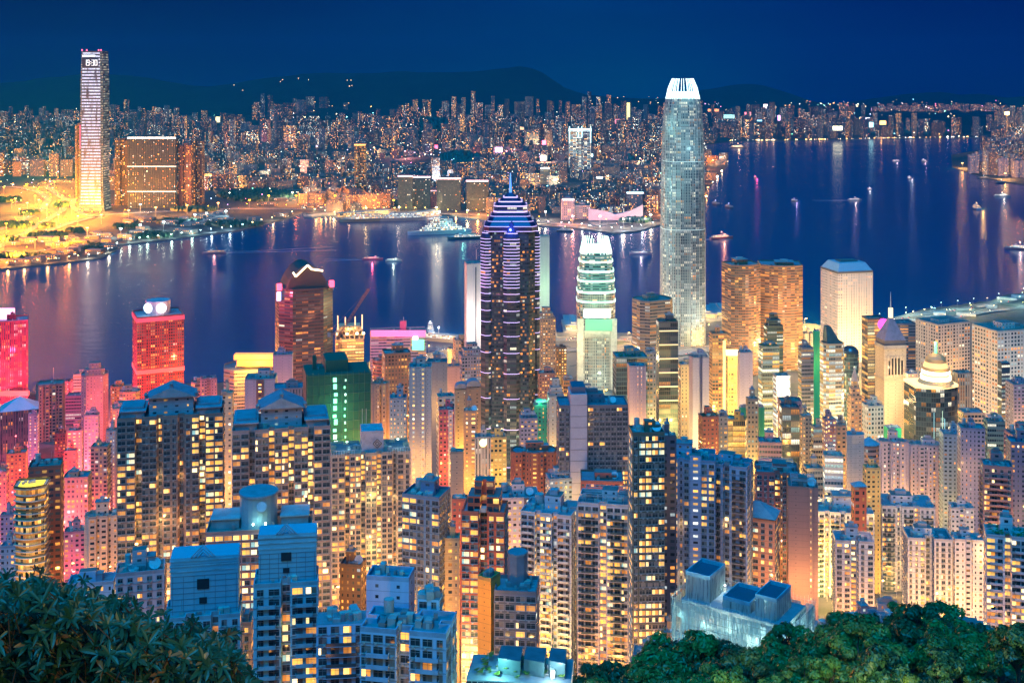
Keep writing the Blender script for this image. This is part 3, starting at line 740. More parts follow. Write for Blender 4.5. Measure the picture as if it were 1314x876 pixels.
def green_tower():
    Y=1600; q=Y/F; zb=4; X=X_(764.5,Y)
    r=empty('skyscraper',(X,Y,zb)); tag(r,'shorter harbour skyscraper with crown glowing white and green above a green lit glass face','skyscraper')
    H=lambda py:Z_(py,Y)-zb
    secs=[(-6,25.5*q*.96),(H(372),25.5*q*.96),(H(371.8),25*q*.96),(H(345),23.5*q*.96),(H(344.8),22.5*q*.96),(H(322),20.5*q*.96)]
    sections(r,[(a,b) for a,b in secs[:2]],lambda s:squircle(s),style('gls',lit=.30,wx=.82,bay=3,warm=.35,es=1.1,mull=2),(.50,.44,.34),.7)
    sections(r,secs[1:],lambda s:squircle(s),style('bnd',lit=.6,wx=.92,wy=.5,bay=3,warm=.1,es=1.3),(.12,.34,.26),.3,name='upper_wall')
    g=MB(); g.prism(squircle(20.6*q*.96),H(322),H(315),None,m=emit((.5,1,.75),2.4,'AUTO'),poly1=squircle(18.6*q*.96)); g.build('crown_drum',r)
    for i in range(32):
        a=squircle(21*q*.96)[i]; b=squircle(16.5*q*.96)[i]; g=MB(); g.bar((*a,H(324)),(*b,H(304)),.42,emit((.75,1,.85),2.4)); g.build('crown_claw',r)
    for py,s in ((333,22.3),(345,23.6),(357,24.6),(371,25.4),(383,25.7)):
        g=MB(); g.prism(squircle(s*q*.975),H(py)-1.4,H(py)+1.2,None,m=emit((.6,1,.8),2.2),cap=False); g.build('lit_plant_floor',r)
    yf=-25.5*q*.96-.8
    g=MB(); g.box(0,yf,34*q,1.2,H(402),H(392),emit((.75,1,.88),5,'AUTO')); g.build('light_panel',r)
    for s in (-1,1):
        g=MB(); g.box(s*21*q,yf+1,8*q,3,0,H(404),WEA,(.62,.54,.42)); g.build('corner_pier',r)
    g=MB()
    for i in range(15): g.box(-16*q+32*q*i/14,yf+.3,.7,1.6,0,H(423),WEA,(.58,.52,.42))
    g.build('fin_screen',r)
    g=MB(); g.box(0,yf+.1,33*q,1.2,H(427),H(419),WEA,(.6,.55,.42)); g.build('spandrel_band',r)
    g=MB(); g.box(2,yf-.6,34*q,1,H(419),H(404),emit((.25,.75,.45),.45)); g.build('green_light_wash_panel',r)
    lamp(0,-60,H(390),(.3,1,.65),60000,r); lamp(-30,-60,60,(1,.85,.5),90000,r); lamp(20,-70,90,(.9,1,.6),60000,r); lamp(5,-50,H(478),(.8,1,.8),30000,r,2)
    BLD.append((738,791,303,500,Y,'the green topped harbour skyscraper'))
green_tower()
def neon_tower():
    Y=1180; q=Y/F; X=X_(655,Y); zb=terr(X,Y)-3
    r=empty('skyscraper',(X,Y,zb)); tag(r,'dark glass skyscraper with violet and white neon strips, stepped crown and thin spire','skyscraper')
    H=lambda py:Z_(py,Y)-zb
    a=25*q; c=7*q
    body=[(-a,-a),(a,-a),(a,a),(-a,a)]
    octo=lambda s,t=.22:[(-s+s*t*2,-s),(s-s*t*2,-s),(s,-s+s*t*2),(s,s-s*t*2),(s-s*t*2,s),(-s+s*t*2,s),(-s,s-s*t*2),(-s,-s+s*t*2)]
    mb=MB(); mb.prism(octo(31*q,.13),0,H(293),style('gls',lit=.16,wx=.9,wy=.5,bay=2.0,fl=3.6,warm=.8,es=1.5,run=1,mull=0),(.015,.03,.06),.77); mb.build('wall',r)
    wh=emit((.66,.52,1),1.7); vi=emit((.10,.14,.95),1.4); dk=plain((.012,.018,.09),.35,.2,'crown_cladding')
    def bay(x,y,w,rot):
        g=MB(); cs,sn=math.cos(rot),math.sin(rot)
        P=[(-w/2,3),(-w/2,-2),(-w*.3,-4.5),(w*.3,-4.5),(w/2,-2),(w/2,3)]
        T=lambda P:[(x+u*cs-v*sn,y+u*sn+v*cs) for u,v in P]
        zt=H(300); g.prism(T(P),0,zt,style('gls',lit=.08,wx=.95,wy=.6,bay=3,fl=4,warm=.3,es=1.2,mull=2),(.02,.03,.06),.6+x*.001,cap=False)
        g.prism(T(P),zt,zt+15,None,(.1,.1,.16),poly1=T([(u*.12,v*.4+1) for u,v in P]),m=glass_mat((.05,.06,.16))); g.build('glass_bay',r)
        zs=[]; z=zt-2; st=3.5
        for k in range(15): zs.append(z); z-=3.1
        st=6
        while z>6: zs.append(z); z-=st; st*=1.22
        for z in zs[:29]:
            n=MB(); Q=T([(u*1.03,v*1.05-.1) for u,v in P]); n.prism(Q,z,z+.55,None,m=wh,cap=False); n.build('neon_strip',r)
        for k in range(3):
            s=1-.28*(k+1); n=MB(); n.prism(T([(u*s*1.05,v*s-.4) for u,v in P]),zt+3.4*(k+1),zt+3.4*(k+1)+.8,None,m=wh); n.build('neon_strip',r)
    bay(1.5*q,-31*q,20*q,0); bay(-30*q,-24*q,15*q,R(-50)); bay(31.5*q,-8*q,14*q,R(88))
    s0=35*q; zz=H(296)
    lev=[(33,34,293,287),(33,29,287,281),(29,25,281,275),(25,20,275,271)]
    for k,(s,t,p0,p1) in enumerate(lev):
        g=MB(); g.prism(octo(s*q,.10),H(p0),H(p1),None,m=dk,poly1=octo(t*q,.10)); g.build('crown_step',r)
        n=MB(); n.prism(octo((s+.3)*q,.10),H(p0),H(p0)+.5,None,m=wh,cap=False); n.build('neon_strip',r)
    g=MB(); g.prism(octo(21*q,.12),H(271),H(263),style('gls',lit=.3,wx=.9,wy=.7,warm=.2),(.03,.04,.15),.2); g.build('crown_lantern',r)
    n=MB(); n.prism(octo(21.6*q,.12),H(271)+.4,H(271)+1.9,None,m=wh,cap=False); n.build('neon_strip',r)
    for k,(s,t,p0,p1) in enumerate([(21,15,263,258),(15,9,258,253),(9,3,253,247)]):
        g=MB(); g.prism(octo(s*q,.12),H(p0),H(p1),None,m=dk,poly1=octo(t*q,.12)); g.build('crown_roof',r)
        n=MB(); n.prism(octo((s+.3)*q,.12),H(p0),H(p0)+1.1,None,m=wh,cap=False); n.build('neon_strip',r)
    g=MB(); g.cyl(0,0,1.4,H(247),H(222),8,emit((.12,.35,1),1.6),r1=.4); g.build('spire',r)
    for x,y,w in ((-12,-31.4*q,10),(12,-31.4*q,14)):
        pass
    lamp(0,-34,H(292)+4,(.10,.15,1),14000,r); lamp(-34,-30,H(350),(1,.3,.6),16000,r)
    lamp(-8,-60,40,(1,.8,.35),50000,r); lamp(40,-50,30,(1,.85,.4),30000,r)
    BLD.append((618,690,235,560,Y,'the violet neon skyscraper'))
neon_tower()
def clock_tower():
    Y=3640; q=Y/F; X=X_(122,Y); zb=3
    r=empty('skyscraper',(X,Y,zb)); tag(r,'very tall far-shore skyscraper with bright white light stripes and digital time near its top','skyscraper')
    H=lambda py:Z_(py,Y)-zb
    a=15.5*q
    def P(s,f=1.0): 
        n=2.0*q; s=s*q; return [(-s+n,-s),(s-n,-s),(s-n,-s+n*.8),(s,-s+n*.8),(s,s-n),(s-n,s-n),(s-n,s),(-s+n,s),(-s+n,s-n),(-s,s-n),(-s,-s+n*.8),(-s+n,-s+n*.8)]
    secs=[(-6,17.0),(H(262),15.6),(H(235),14.6),(H(110),14.2),(H(66),13.2)]
    sections(r,secs,lambda s:P(s),style('bnd',lit=.9,wx=.96,wy=.5,bay=3.6,fl=7.2,warm=.02,es=.5,run=4,mull=0),(.03,.05,.09),.5)
    m,t=newmat('led_wall','NONE')
    PP=t.n('ShaderNodeNewGeometry').outputs['Position']; px,py,pz=t.sep(PP)
    st_=t.m('GREATER_THAN',t.m('FRACT',t.m('DIVIDE',pz,9.4)),.5)
    n1=t.noise(t.comb(t.m('MULTIPLY',px,.09),0.0,t.m('MULTIPLY',pz,.018)),1.0,3.0,.6); n2=t.noise(t.comb(t.m('MULTIPLY',px,.3),0.0,t.m('MULTIPLY',pz,.12)),1.0,2.0,.6)
    e=t.m('MULTIPLY',t.m('MULTIPLY',st_,t.m('MULTIPLY',t.m('SUBTRACT',n1,.36,clamp=True),8.0,clamp=True)),t.m('MULTIPLY_ADD',n2,1.6,.2))
    finish(t,(.05,.06,.08,1),.3,0,None,t.ramp(n2,[(.3,(.35,.55,1)),(.5,(.85,.8,1)),(.7,(.6,.85,1))]),t.m('MULTIPLY',e,1.25))
    g=MB()
    for (z0,s0),(z1,s1) in zip(secs[1:],secs[2:]):
        n=2.4*q; A=s0*q-n;B=s1*q-n
        g.face([(-A,-s0*q-1,z0),(A,-s0*q-1,z0),(B,-s1*q-1,z1),(-B,-s1*q-1,z1)],m)
    g.build('light_wall',r)
    for x in (-12,12,-6,9):
        g=MB(); g.box(x*q,-13*q,3,3,H(66),H(66)+5,emit((1,.15,.3),2.5)); g.build('roof_beacon',r)
    g=MB(); g.box(-3*q,-13.6*q-2,16*q,1.5,H(73),H(71),emit((.8,.9,1),3)); g.build('roof_light_line',r)
    g=MB(); g.box(-1*q,-13.4*q-2.2,21*q,1.2,H(86),H(75.5),plain((.03,.04,.07),.4,name='screen_panel')); g.build('clock_panel',r)
    dm=emit((.95,.98,1),2.5); dw,dh=2.7*q,6.8*q; z0=H(80.8)-dh/2; yy=-13.4*q-4.0
    SEG=dict(a=(0,dh,dw,0),b=(dw,dh/2,0,dh/2),c=(dw,0,0,dh/2),d=(0,0,dw,0),e=(0,0,0,dh/2),f=(0,dh/2,0,dh/2),g=(0,dh/2,dw,0))
    for ch,ox in (('bc',-8.6),('abcdfg',-5.0),(':',-.7),('abcdg',.9),('abcdef',5.0)):
        g=MB(); ox*=q
        if ch==':':
            for zz_ in (.28,.7): g.box(ox+.5*q,yy,.9*q,1,z0+dh*zz_-1,z0+dh*zz_+1,dm,bottom=True)
        else:
            for s_ in ch:
                x1,z1,lx,lz=SEG[s_]; g.box(ox+x1+lx/2,yy,max(lx,0)+.5*q,1,z0+z1-.25*q,z0+z1+lz+.25*q,dm,bottom=True)
        g.build('clock_digit',r)
    g=MB(); g.box(-14*q,-14.5*q,2.2,2.2,H(190),H(160),emit((1,.1,.25),1.4)); g.build('red_light_strip',r)
    lamp(50,-60,15,(1,.5,.12),150000,r,3)
clock_tower()
def slabK(px0,px1,py0,py1,Y,c,label,dep=28,st='res',name='apartment_tower',cat='tower',lit=.5,es=3,warm=.85,belts=(),top=None,bcol=(1,.95,.85),rot=0,base=3,pl='cross',**kw):
    """tall far-shore block"""
    X=X_((px0+px1)/2,Y); w=(px1-px0)*Y/F*.96; H=lambda py:Z_(py,Y)-base
    r=empty(name,(X,Y,base),R(rot)); tag(r,label,cat)
    col=C_[c] if isinstance(c,str) else c
    g=MB(); g.prism(plan(pl,w,dep),-3,H(py0),style(st,**{**dict(lit=lit,bay=5.4,fl=5.2,wx=.55,wy=.5,es=es*1.1,warm=warm),**kw}),tuple(q*.7 for q in col),rnd.random()); g.build('wall',r)
    g=MB(); g.box(0,0,w*.4,dep*.5,H(py0),H(py0)+6,WEA,tuple(x*.7 for x in col)); g.build('lift_house',r)
    for b in belts:
        g=MB(); g.box(0,0,w+2,dep+2,H(b)-1.2,H(b)+1.2,emit(bcol,1.8)); g.build('light_belt',r)
    if top: g=MB(); g.box(0,-dep/2-1,w*top[0],2,H(py0)-1,H(py0)+3,emit(top[1],top[2],'AUTO')); g.build('roof_light_line',r)
    return r
slabK(165,229,177,270,3700,(.012,.035,.06),'wide dark-blue slab of harbour flats with white lit roofline and two white belts',40,lit=.13,es=6.5,warm=.75,belts=(213,245),top=(1.0,(1,.97,.85),5),pl='ribs')
slabK(149,167,180,268,3780,(.09,.07,.05),'dark slim harbour tower between the clock skyscraper and the wide belted slab',30,lit=.22,es=5)
slabK(230,247,186,266,3720,(.14,.05,.04),'dark red harbour tower with blue windows on top right of the belted slab',30,lit=.2,es=5)
slabK(247,261,181,264,3800,(.12,.05,.04),'dark red-brown harbour tower rightmost of the row by the belted slab',30,lit=.4,es=2.4)
slabK(98,107,160,236,4000,(.08,.06,.05),'thin dark tower half hidden behind left edge of the clock skyscraper',26,lit=.35,es=2.4)
slabK(455,470,186,247,4050,(.06,.05,.04),'lone slender dark tower with orange lit top above the ferry piers',26,lit=.5,es=2.6,top=(1.0,(1,.45,.1),4))
V_=slabK(729,759,166,242,4900,(.16,.20,.24),'tall pale office tower with glowing v shaped frame at its top on the far shore',34,st='off',lit=.9,es=4.5,warm=.15,bcol=(.8,1,1),belts=(168,),top=(1.0,(.7,1,.95),7))
for s_ in (-.5,-.08,.08,.5):
    g=MB(); xx=s_*86; g.box(xx,-19,3,2,(150 if abs(s_)<.2 else 130),196,emit((.6,1,.95),4)); g.build('light_frame',V_)
for i,(a,b,t,Y) in enumerate(((511,530,226,3640),(530,553,227,3690),(560,592,229,3650),(598,627,232,3620))):
    slabK(a,b,t,270,Y,(.012,.04,.045),['dark green glass tower with pink neon roofline, leftmost of the waterfront group','dark tower with pink neon roofline, second of the waterfront group','wide dark tower with pink neon roofline, third of the waterfront group','dark green tower with pink neon roofline behind the neon skyscraper'][i],30,lit=.07,es=3,warm=.4,top=(1.02,(1,.55,.6),4),pl='rect')
r=slabK(546,574,252,274,3700,(.18,.06,.09),'low dark red building outlined in pink neon frame behind the moored liner',24,lit=.1,pl='rect')
for x in (-1,1): g=MB(); g.box(x*33,-13,1.6,1.6,0,54,emit((1,.45,.55),2.5)); g.build('neon_frame',r)
g=MB(); g.box(0,-13,68,1.6,52,54,emit((1,.45,.55),2.5)); g.build('neon_frame',r)
slabK(693,706,216,262,4300,(.45,.40,.25),'curved pale hotel tower with leaning white roof screen above the far waterfront',22,st='bnd',lit=.8,es=1.6,top=(.9,(.9,.95,1),7),pl='rect')
slabK(761,777,228,258,4150,(.45,.28,.2),'pinkish brown waterfront tower with bright white lamp on the roof',24,lit=.3,es=1.5,top=(.5,(.8,.95,1),9),pl='rect')
slabK(720,737,255,286,3420,(.50,.33,.36),'pink lit waterfront hotel block with white slanted roof light',60,st='rib',lit=.2,top=(.9,(1,.9,.95),5),pl='rect')
slabK(737,757,262,286,3440,(.50,.36,.34),'low pinkish waterfront hotel left of the swooping white hall',60,st='off',lit=.3,pl='rect')
slabK(804,824,247,272,3620,(.20,.20,.25),'dark grey block with bright white blue lit roof edge above the waterfront hall',40,lit=.2,top=(1.1,(.6,.85,1),6),pl='rect')
def culture_hall():
    Y=3385; r=empty('concert_hall',(X_(789,Y),Y,3)); tag(r,'swooping windowless pale hall floodlit pink beside the far waterfront','concert hall')
    m=plain((.5,.36,.40),.7,name='tile_cladding'); q=Y/F
    prof=[(-34,18),(-24,17),(-12,14.5),(-5,12),(0,9),(8,10.5),(18,14),(28,19.5),(36,25)]
    g=MB()
    for (x0,h0),(x1,h1) in zip(prof,prof[1:]):
        x0*=q;x1*=q;h0*=q*.82;h1*=q*.82
        g.face([(x0,0,-1),(x1,0,-1),(x1,0,h1),(x0,0,h0)],m); g.face([(x0,0,h0),(x1,0,h1),(x1,50,h1*.8),(x0,50,h0*.8)],m); g.face([(x1,50,-1),(x0,50,-1),(x0,50,h0*.8),(x1,50,h1*.8)],m)
    for x,h in (prof[0],prof[-1]): g.face([(x*q,0,-1),(x*q,50,-1),(x*q,50,h*q*.66),(x*q,0,h*q*.82)],m)
    g.build('wall',r)
    for x in (-60,-10,40,80): lamp(x,-45,14,(1,.7,.8),45000,r,2)
    g=MB(); g.box(-5*q,8,8,8,0,36,WEA,(.1,.2,.2)); g.build('clock_tower',r)
culture_hall()

# ------------------------------------------------------------------ the near city, building by building
T=tower
# waterfront, left
r=T(-6,36,410,560,1500,(.26,.008,.03),'rib',22,ratio=.9,lit=.25,es=1.4,label='magenta lit office tower with glowing pink roof box at left edge',nick='the magenta tower')
boxat(r,'roof_sign',-6,13,398,412,1500,14,emit((1,.42,.66),3,'AUTO')); lamp(*local(r,X_(45,1470),1470),r['_h']+8,(1,.10,.4),120000,r,3); lamp(*local(r,X_(15,1440),1440),r['_h']*.6,(1,.08,.25),150000,r,3)
boxat(r,'red_belt',-2,36,502,508,1478,4,emit((1,.12,.10),1.6))
r=T(170,236,402,500,1500,(.30,.016,.012),'off',24,ratio=.85,lit=.24,wx=.66,wy=.62,bay=2.6,es=1.5,warm=.95,label='red and orange lit office tower with round white lamps on its roof',nick='the red lamp-topped tower',feat='')
g=MB(); g.cyl(0,0,15,r['_h'],r['_h']+17,20,WEA,(.6,.4,.45)); g.build('roof_drum',r)
for dx,dy,cc in ((2,-15.5,(1,.95,.9)),(-13,-8,(.55,.8,1))):
    g=MB(); g.cyl(0,0,5.6,-1,1,20,emit(cc,9,'AUTO')); o=g.build('round_lamp',r); o.location=(dx,dy,r['_h']+9); o.rotation_euler=(R(90),0,math.atan2(dx,-dy)*.8)
for z in (.42,): g=MB(); P=off(plan('rect',r['_w'],r['_d']),.6); hh=r['_h']; g.prism(P,hh*z,hh*z+5,None,m=emit((1,.10,.10),1.3),cap=False); g.build('red_belt',r)
g=MB(); g.prism(P,hh-5,hh,None,m=emit((1,.06,.12),1.1),cap=False); g.build('red_belt',r)
lamp(-10,-50,hh+20,(.8,.85,1),30000,r,2); lamp(22,-62,hh*.5,(1,.35,.12),150000,r,3); lamp(-48,-10,hh*.5,(1,.1,.3),60000,r,3)
T(46,84,492,560,1330,(.42,.24,.20),'off',20,'ribs',feat='A',lit=.12,label='pinkish brown ribbed office block with thin mast between magenta and red towers',nick='the masted brown office block')
r=T(0,50,522,600,1230,(.12,.10,.12),'rib',22,lit=.12,es=1.2,feat='g',label='dark striped block under a pale pyramid skylight at left edge',nick='the pyramid roofed dark block')
g=MB(); w_,d_=r['_w'],r['_d']; h_=r['_h']; g.prism([(-w_/2,-d_/2),(w_/2,-d_/2),(w_/2,d_/2),(-w_/2,d_/2)],h_+.1,h_+11,None,m=plain((.6,.52,.58),.4,name='skylight_panel'),poly1=[(-.4,-.4),(.4,-.4),(.4,.4),(-.4,.4)]); g.build('pyramid_skylight',r)
T(36,50,532,600,1205,'LV','stp',10,lit=.85,bay=4.2,wx=.5,label='narrow pale block with rows of dotted lit windows under the pyramid skylight')
T(104,139,480,620,1300,'PK','stp',18,'oct',lit=.5,wx=.3,wy=.3,bay=3.2,es=1.8,feat='S',label='pink chamfered slim tower dotted with lit windows behind the brown twin flats',nick='the pink chamfered tower')
T(94,112,480,510,1440,(.6,.42,.34),'bnd',10,label='small peach banded block left of the pink chamfered tower')
T(84,112,507,560,1400,(.35,.18,.26),'bnd',8,feat='',label='low purple roofed hall in front of the peach banded block')
T(108,128,532,600,1150,'LV','res',12,label='small lavender block in front of the pink chamfered tower')
T(136,152,552,640,950,'W','res',5,feat='L',stair=(.75,.35),label='slim white stair tower at left of the tall brown flats')
T(86,107,552,620,1150,'PK','stp',12,bay=4,lit=.8,label='pink slab with two columns of dotted windows behind brown curved block')
T(70,86,556,600,1250,'DR','res',10,lit=.2,label='dark red narrow building behind the dark brown screen wall')
T(82,100,578,620,1120,(.6,.12,.10),'off',10,label='small bright red lit block left of the dotted pink slab')
T(8,36,580,640,1050,'OR','res',14,label='orange glowing block at left edge above the curved yellow flats')
T(-8,12,605,700,900,'PE','res',6,label='peach flats cut by the left picture edge',nick='the peach flats at left edge')
T(80,118,610,690,900,'CR','off',8,label='cream low office with blue roof terraces behind the brown screen wall')
T(116,142,572,660,930,'CR','res',4,wx=.7,wy=.55,label='cream gridded slim block beside the tall brown flats')
T(0,20,660,730,760,'LV','res',10,label='lavender block with lit rooms low at left edge')
T(0,24,700,740,640,'BL','res',6,label='pale blue flat roofed block just above the leafy tree at left edge')
T(82,112,680,740,800,'PK','res',12,feat='LT',label='small pink block with roof tank behind the leafy tree')
# orange sign building and neighbours
r=T(287,357,470,510,1360,'CR','bnd',12,'oct',lit=.3,feat='L',es=1.5,label='cream banded block with blazing orange rooftop sign by the water',nick='the orange sign block')
boxat(r,'roof_sign',304,351,463,470,1340,4,emit((1,.40,.04),2.6,'AUTO')); boxat(r,'roof_sign_frame',300,352,455,462,1346,10,emit((1,.35,.08),1.6))
lamp(*local(r,X_(326,1325),1325),r['_h']+10,(1,.5,.08),420000,r,3)
T(314,356,484,560,1080,'W','bln',6,'slot',label='white twin-winged block with brown middle below the orange sign',stair=(.5,.24),stc='BR')
T(350,376,455,500,1200,'LV','bln',8,label='plain lavender lift block between orange sign and dark gabled tower')
T(352,390,496,540,1050,'GY','rib',12,lit=.2,label='grey block with white vertical fins in front of the dark gabled tower')
r=T(353,427,367,500,1330,(.09,.045,.04),'bnd',20,'oct',ratio=.9,lit=.10,wx=.9,es=1.6,run=2,feat='K',label='dark brown chamfered tower with curved gable and zigzag neon line on top',nick='the gabled dark tower')
h_=r['_h']; w_=r['_w']; d_=r['_d']
zz=[(-.30,.18),(-.17,.27),(.02,.37),(.17,.33),(.30,.26)]
pts=[(-.27,.30),(-.22,.22),(.0,.42),(.07,.34),(.28,.30)]
g=MB()
for a,b in zip(pts,pts[1:]): g.bar((a[0]*w_,-d_*.42-1.2,h_+2+a[1]*w_),(b[0]*w_,-d_*.42-1.2,h_+2+b[1]*w_),.9,emit((1,.75,.45),6,'AUTO'))
g.build('neon_zigzag',r)
for x,cc in ((-.5,(1,.1,.2)),(.47,(1,.1,.2))): g=MB(); g.box(x*w_,-d_*.3,5,5,h_,h_+7,emit(cc,3)); g.build('corner_beacon',r)
boxat(r,'corner_neon',355,360,375,386,1300,3,emit((.4,.5,1),3))
lamp(-w_*.75,-30,h_-8,(1,.1,.2),90000,r,2); lamp(-w_*.8,-40,h_*.45,(1,.25,.08),220000,r,3)
lamp(30,-70,h_*.5,(1,.5,.25),110000,r,3)
r=T(430,467,432,470,1480,'OR','bnd',10,lit=.9,wx=.9,wy=.6,es=2.2,warm=1.0,feat='g',label='half-built tower glowing orange with bare floors and crane behind the netted tower',nick='the half-built orange tower')
h_=r['_h'];w_=r['_w'];d_=r['_d']
for k in range(3):
    g=MB(); z=h_+k*5; s=1-.12*k
    for i in range(7):
        for j in (-1,1): g.box((i/6-.5)*w_*s,j*d_*.48*s,1,1,z,z+4.4,WEA,(.5,.3,.15))
    g.box(0,0,w_*s,d_*s,z+4.4,z+5,WEA,(.5,.35,.2)); g.build('floor_frame',r)
for x in (-.42,-.15,.2,.45): g=MB(); g.bar((x*w_,-4,h_+10),(x*w_,-4,h_+24+8*abs(x)),.5,emit((1,.6,.25),3)); g.build('scaffold_mast',r)
for x in (-.45,-.1,.25,.48): g=MB(); g.cyl(x*w_,-d_/2-1,1.5,h_+6,h_+8,8,emit((1,.7,.3),12,'AUTO')); g.build('work_lamp',r)
lamp(0,-26,h_+10,(1,.5,.15),150000,r,2); lamp(0,0,h_+12,(1,.55,.2),80000,r,2)
def crane(px,py,Y,hm,jib,ang,col,label):
    r=empty('tower_crane',(X_(px,Y),Y,Z_(py,Y)),R(ang)); tag(r,label,'crane')
    def truss(p,q,name,s=.9):
        m=MB(); p=Vector(p);q=Vector(q); n=max(3,int((q-p).length/3)); ax=(q-p).normalized(); u=ax.orthogonal().normalized()*s; v=ax.cross(u)
        cs=[u+v,u-v,-u-v,-u+v]
        for c in cs: m.bar(p+c,q+c,.18,WEA,col)
        for i in range(n):
            a=p+(q-p)*i/n; b=p+(q-p)*(i+1)/n
            for k in range(4): m.bar(a+cs[k],b+cs[(k+1)%4],.11,WEA,col)
        m.build(name,r)
    truss((0,0,0),(0,0,hm),'mast'); truss((0,0,hm),(jib*.55,0,hm+jib*.85),'jib',.7); truss((0,0,hm),(-jib*.22,0,hm+1),'counter_jib',.7)
    g=MB(); g.box(-jib*.2,0,3,2.5,hm-2,hm+1.5,WEA,(.3,.3,.3)); g.build('counterweight',r); g=MB(); g.box(1.5,-1.4,2,2,hm-2.5,hm,glass_mat((.05,.07,.08))); g.build('cab',r)
    g=MB(); g.bar((-jib*.2,0,hm+2),(jib*.55,0,hm+jib*.85),.08,WEA,col); g.build('stay_cable',r)
    return r
crane(436,458,1050,20,46,8,(.35,.10,.05),'red luffing tower crane leaning over the netted green tower')
r=T(390,475,474,560,930,'GN','bln',14,ratio=.7,feat='g',label='broad tower wrapped in dark green netting with a glowing green light shaft',nick='the green netted tower')
w_,d_,h_=r['_w'],r['_d'],r['_h']
NET=plain((.012,.10,.065),.9,name='scaffold_netting',sc_=.15)
g=MB(); P=off(plan('rect',w_,d_),.8); g.prism(P,0,h_+1,None,m=NET); g.build('netting',r)
g=MB(); g.box(-w_*.02,d_*.05,w_*.36,d_*.8,h_+1,h_+10,NET); g.box(-w_*.36,0,3,3,h_+1,h_+12,NET); g.build('netted_lift_house',r)
for k in range(26):
    for j,x in enumerate((-.06,.10)):
        g=MB(); z=h_-5-k*5.4; g.box(x*w_+rnd.uniform(-.6,.6),-d_/2-1.1,(2.6,1.1)[j],.8,z,z+rnd.uniform(1.5,4.5 if j==0 else 2),emit((.25,1,.55) if rnd.random()<.8 else (.6,1,.8),rnd.uniform(1.2,3.5))); g.build('work_light',r)
g=MB()
for i in range(12):
    x=-w_/2+w_*i/11; g.bar((x,-d_/2-1.1,0),(x,-d_/2-1.1,h_+3),.18,WEA,(.05,.16,.10))
for k in range(20): g.bar((-w_/2,-d_/2-1.2,h_-k*7),(w_/2,-d_/2-1.2,h_-k*7),.15,WEA,(.05,.16,.10))
g.build('bamboo_scaffold',r)
lamp(-w_*.05,-d_/2-12,h_*.8,(.2,1,.5),12000,r,1); lamp(-w_*.05,-d_/2-12,h_*.55,(.2,1,.5),12000,r,1)
r=T(475,547,424,480,1560,(.55,.36,.42),'bnd',8,ratio=.35,lit=.35,wx=.95,es=1.0,feat='A',label='wide slab office with pink roof band and square green sign by the ferry',nick='the pink banded slab')
boxat(r,'roof_band',476,546,424,432,1540,2,emit((1,.18,.42),1.5,'AUTO')); boxat(r,'green_sign',529,544,436,449,1538,2,emit((.12,.95,.45),3.0,'AUTO')); boxat(r,'roof_lamp',530,536,432,436,1536,2,emit((.8,.9,1),7,'AUTO'))
boxat(r,'mast_frame',513,521,412,424,1560,6,plain((.6,.08,.15),name='mast_frame_paint'))
lamp(*local(r,X_(500,1490),1490),r['_h']+10,(1,.25,.5),140000,r,3)
T(478,506,462,500,1300,'RB','bnd',16,'round',ratio=.9,lit=.4,label='round cornered red-brown office beside the pink banded slab')
T(490,527,452,560,1250,(.20,.11,.09),'off',14,lit=.35,run=3,label='dark brown office with lit floors right of the round cornered office',nick='the dark brown lit office')
T(476,500,492,570,900,'PE','res',6,'ribs',stair=(.35,.22),label='peach flats with lit stair shaft beside the green netted tower')
T(500,522,510,570,860,'BL','stp',4,wx=.3,lit=.5,label='pale grey-blue slab behind the cream diamond-roof flats')
T(548,574,464,520,960,'GY','bln',2,feat='L',label='plain grey slab right behind the slim white tower')
T(525,554,470,610,840,'W','bln',3,ratio=.8,feat='LT',stair=((.2,.18),(.62,.2)),stc=None,label='slim white tower with three columns of dotted windows in the middle left',nick='the slim white dotted tower')
T(545,566,494,545,980,'CR','res',10,feat='S',label='cream stepped block behind the slim white dotted tower')
T(560,584,508,560,930,'W','off',12,feat='T',label='white jumbled roof block between slim white and beige barrel-top towers')
T(571,590,470,520,1250,(.55,.33,.28),'bln',6,label='plain salmon slab behind the barrel-top towers')
r=T(588,622,455,500,1300,'LV','off',14,lit=.3,wx=.7,es=1.2,feat='S',label='stepped lavender grid office left of the violet neon skyscraper',nick='the stepped grid office')
for a,b,t,c,l in ((583,600,500,'BG','beige slab with barrel shaped roof left of the violet neon skyscraper'),(597,617,497,(.28,.18,.13),'brown slab with barrel roof right of its beige twin')):
    r=T(a,b,t,590,1010,c,'bln',8,feat='',label=l,wx=.25,wy=.25,lit=.4)
    g=MB(); w_=r['_w'];d_=r['_d'];h_=r['_h']
    ar=[(w_/2*math.cos(math.pi*i/10),h_+2+w_*.42*math.sin(math.pi*i/10)) for i in range(11)]
    for (x0,z0),(x1,z1) in zip(ar,ar[1:]): g.face([(x0,-d_/2,z0),(x0,d_/2,z0),(x1,d_/2,z1),(x1,-d_/2,z1)],WEA,(.25,.25,.3))
    g.face([(x,-d_/2,z) for x,z in ar],WEA,(.3,.27,.28)); g.face([(x,d_/2,z) for x,z in reversed(ar)],WEA,(.3,.27,.28)); g.build('barrel_roof',r)
T(563,583,525,600,900,'MG','res',6,lit=.35,c_=0,label='crimson walled flats left of the barrel-top slabs',stair=(.75,.3),stc='LV')
T(595,612,527,620,880,'PE','stp',0,bay=5,lit=.95,label='narrow peach slab with one line of lit stair windows',feat='LD')
r=T(609,630,560,620,860,'W','rib',4,lit=.2,wx=.3,feat='L',label='white block with dark central strip and round yellow clock face',nick='the white clock block')
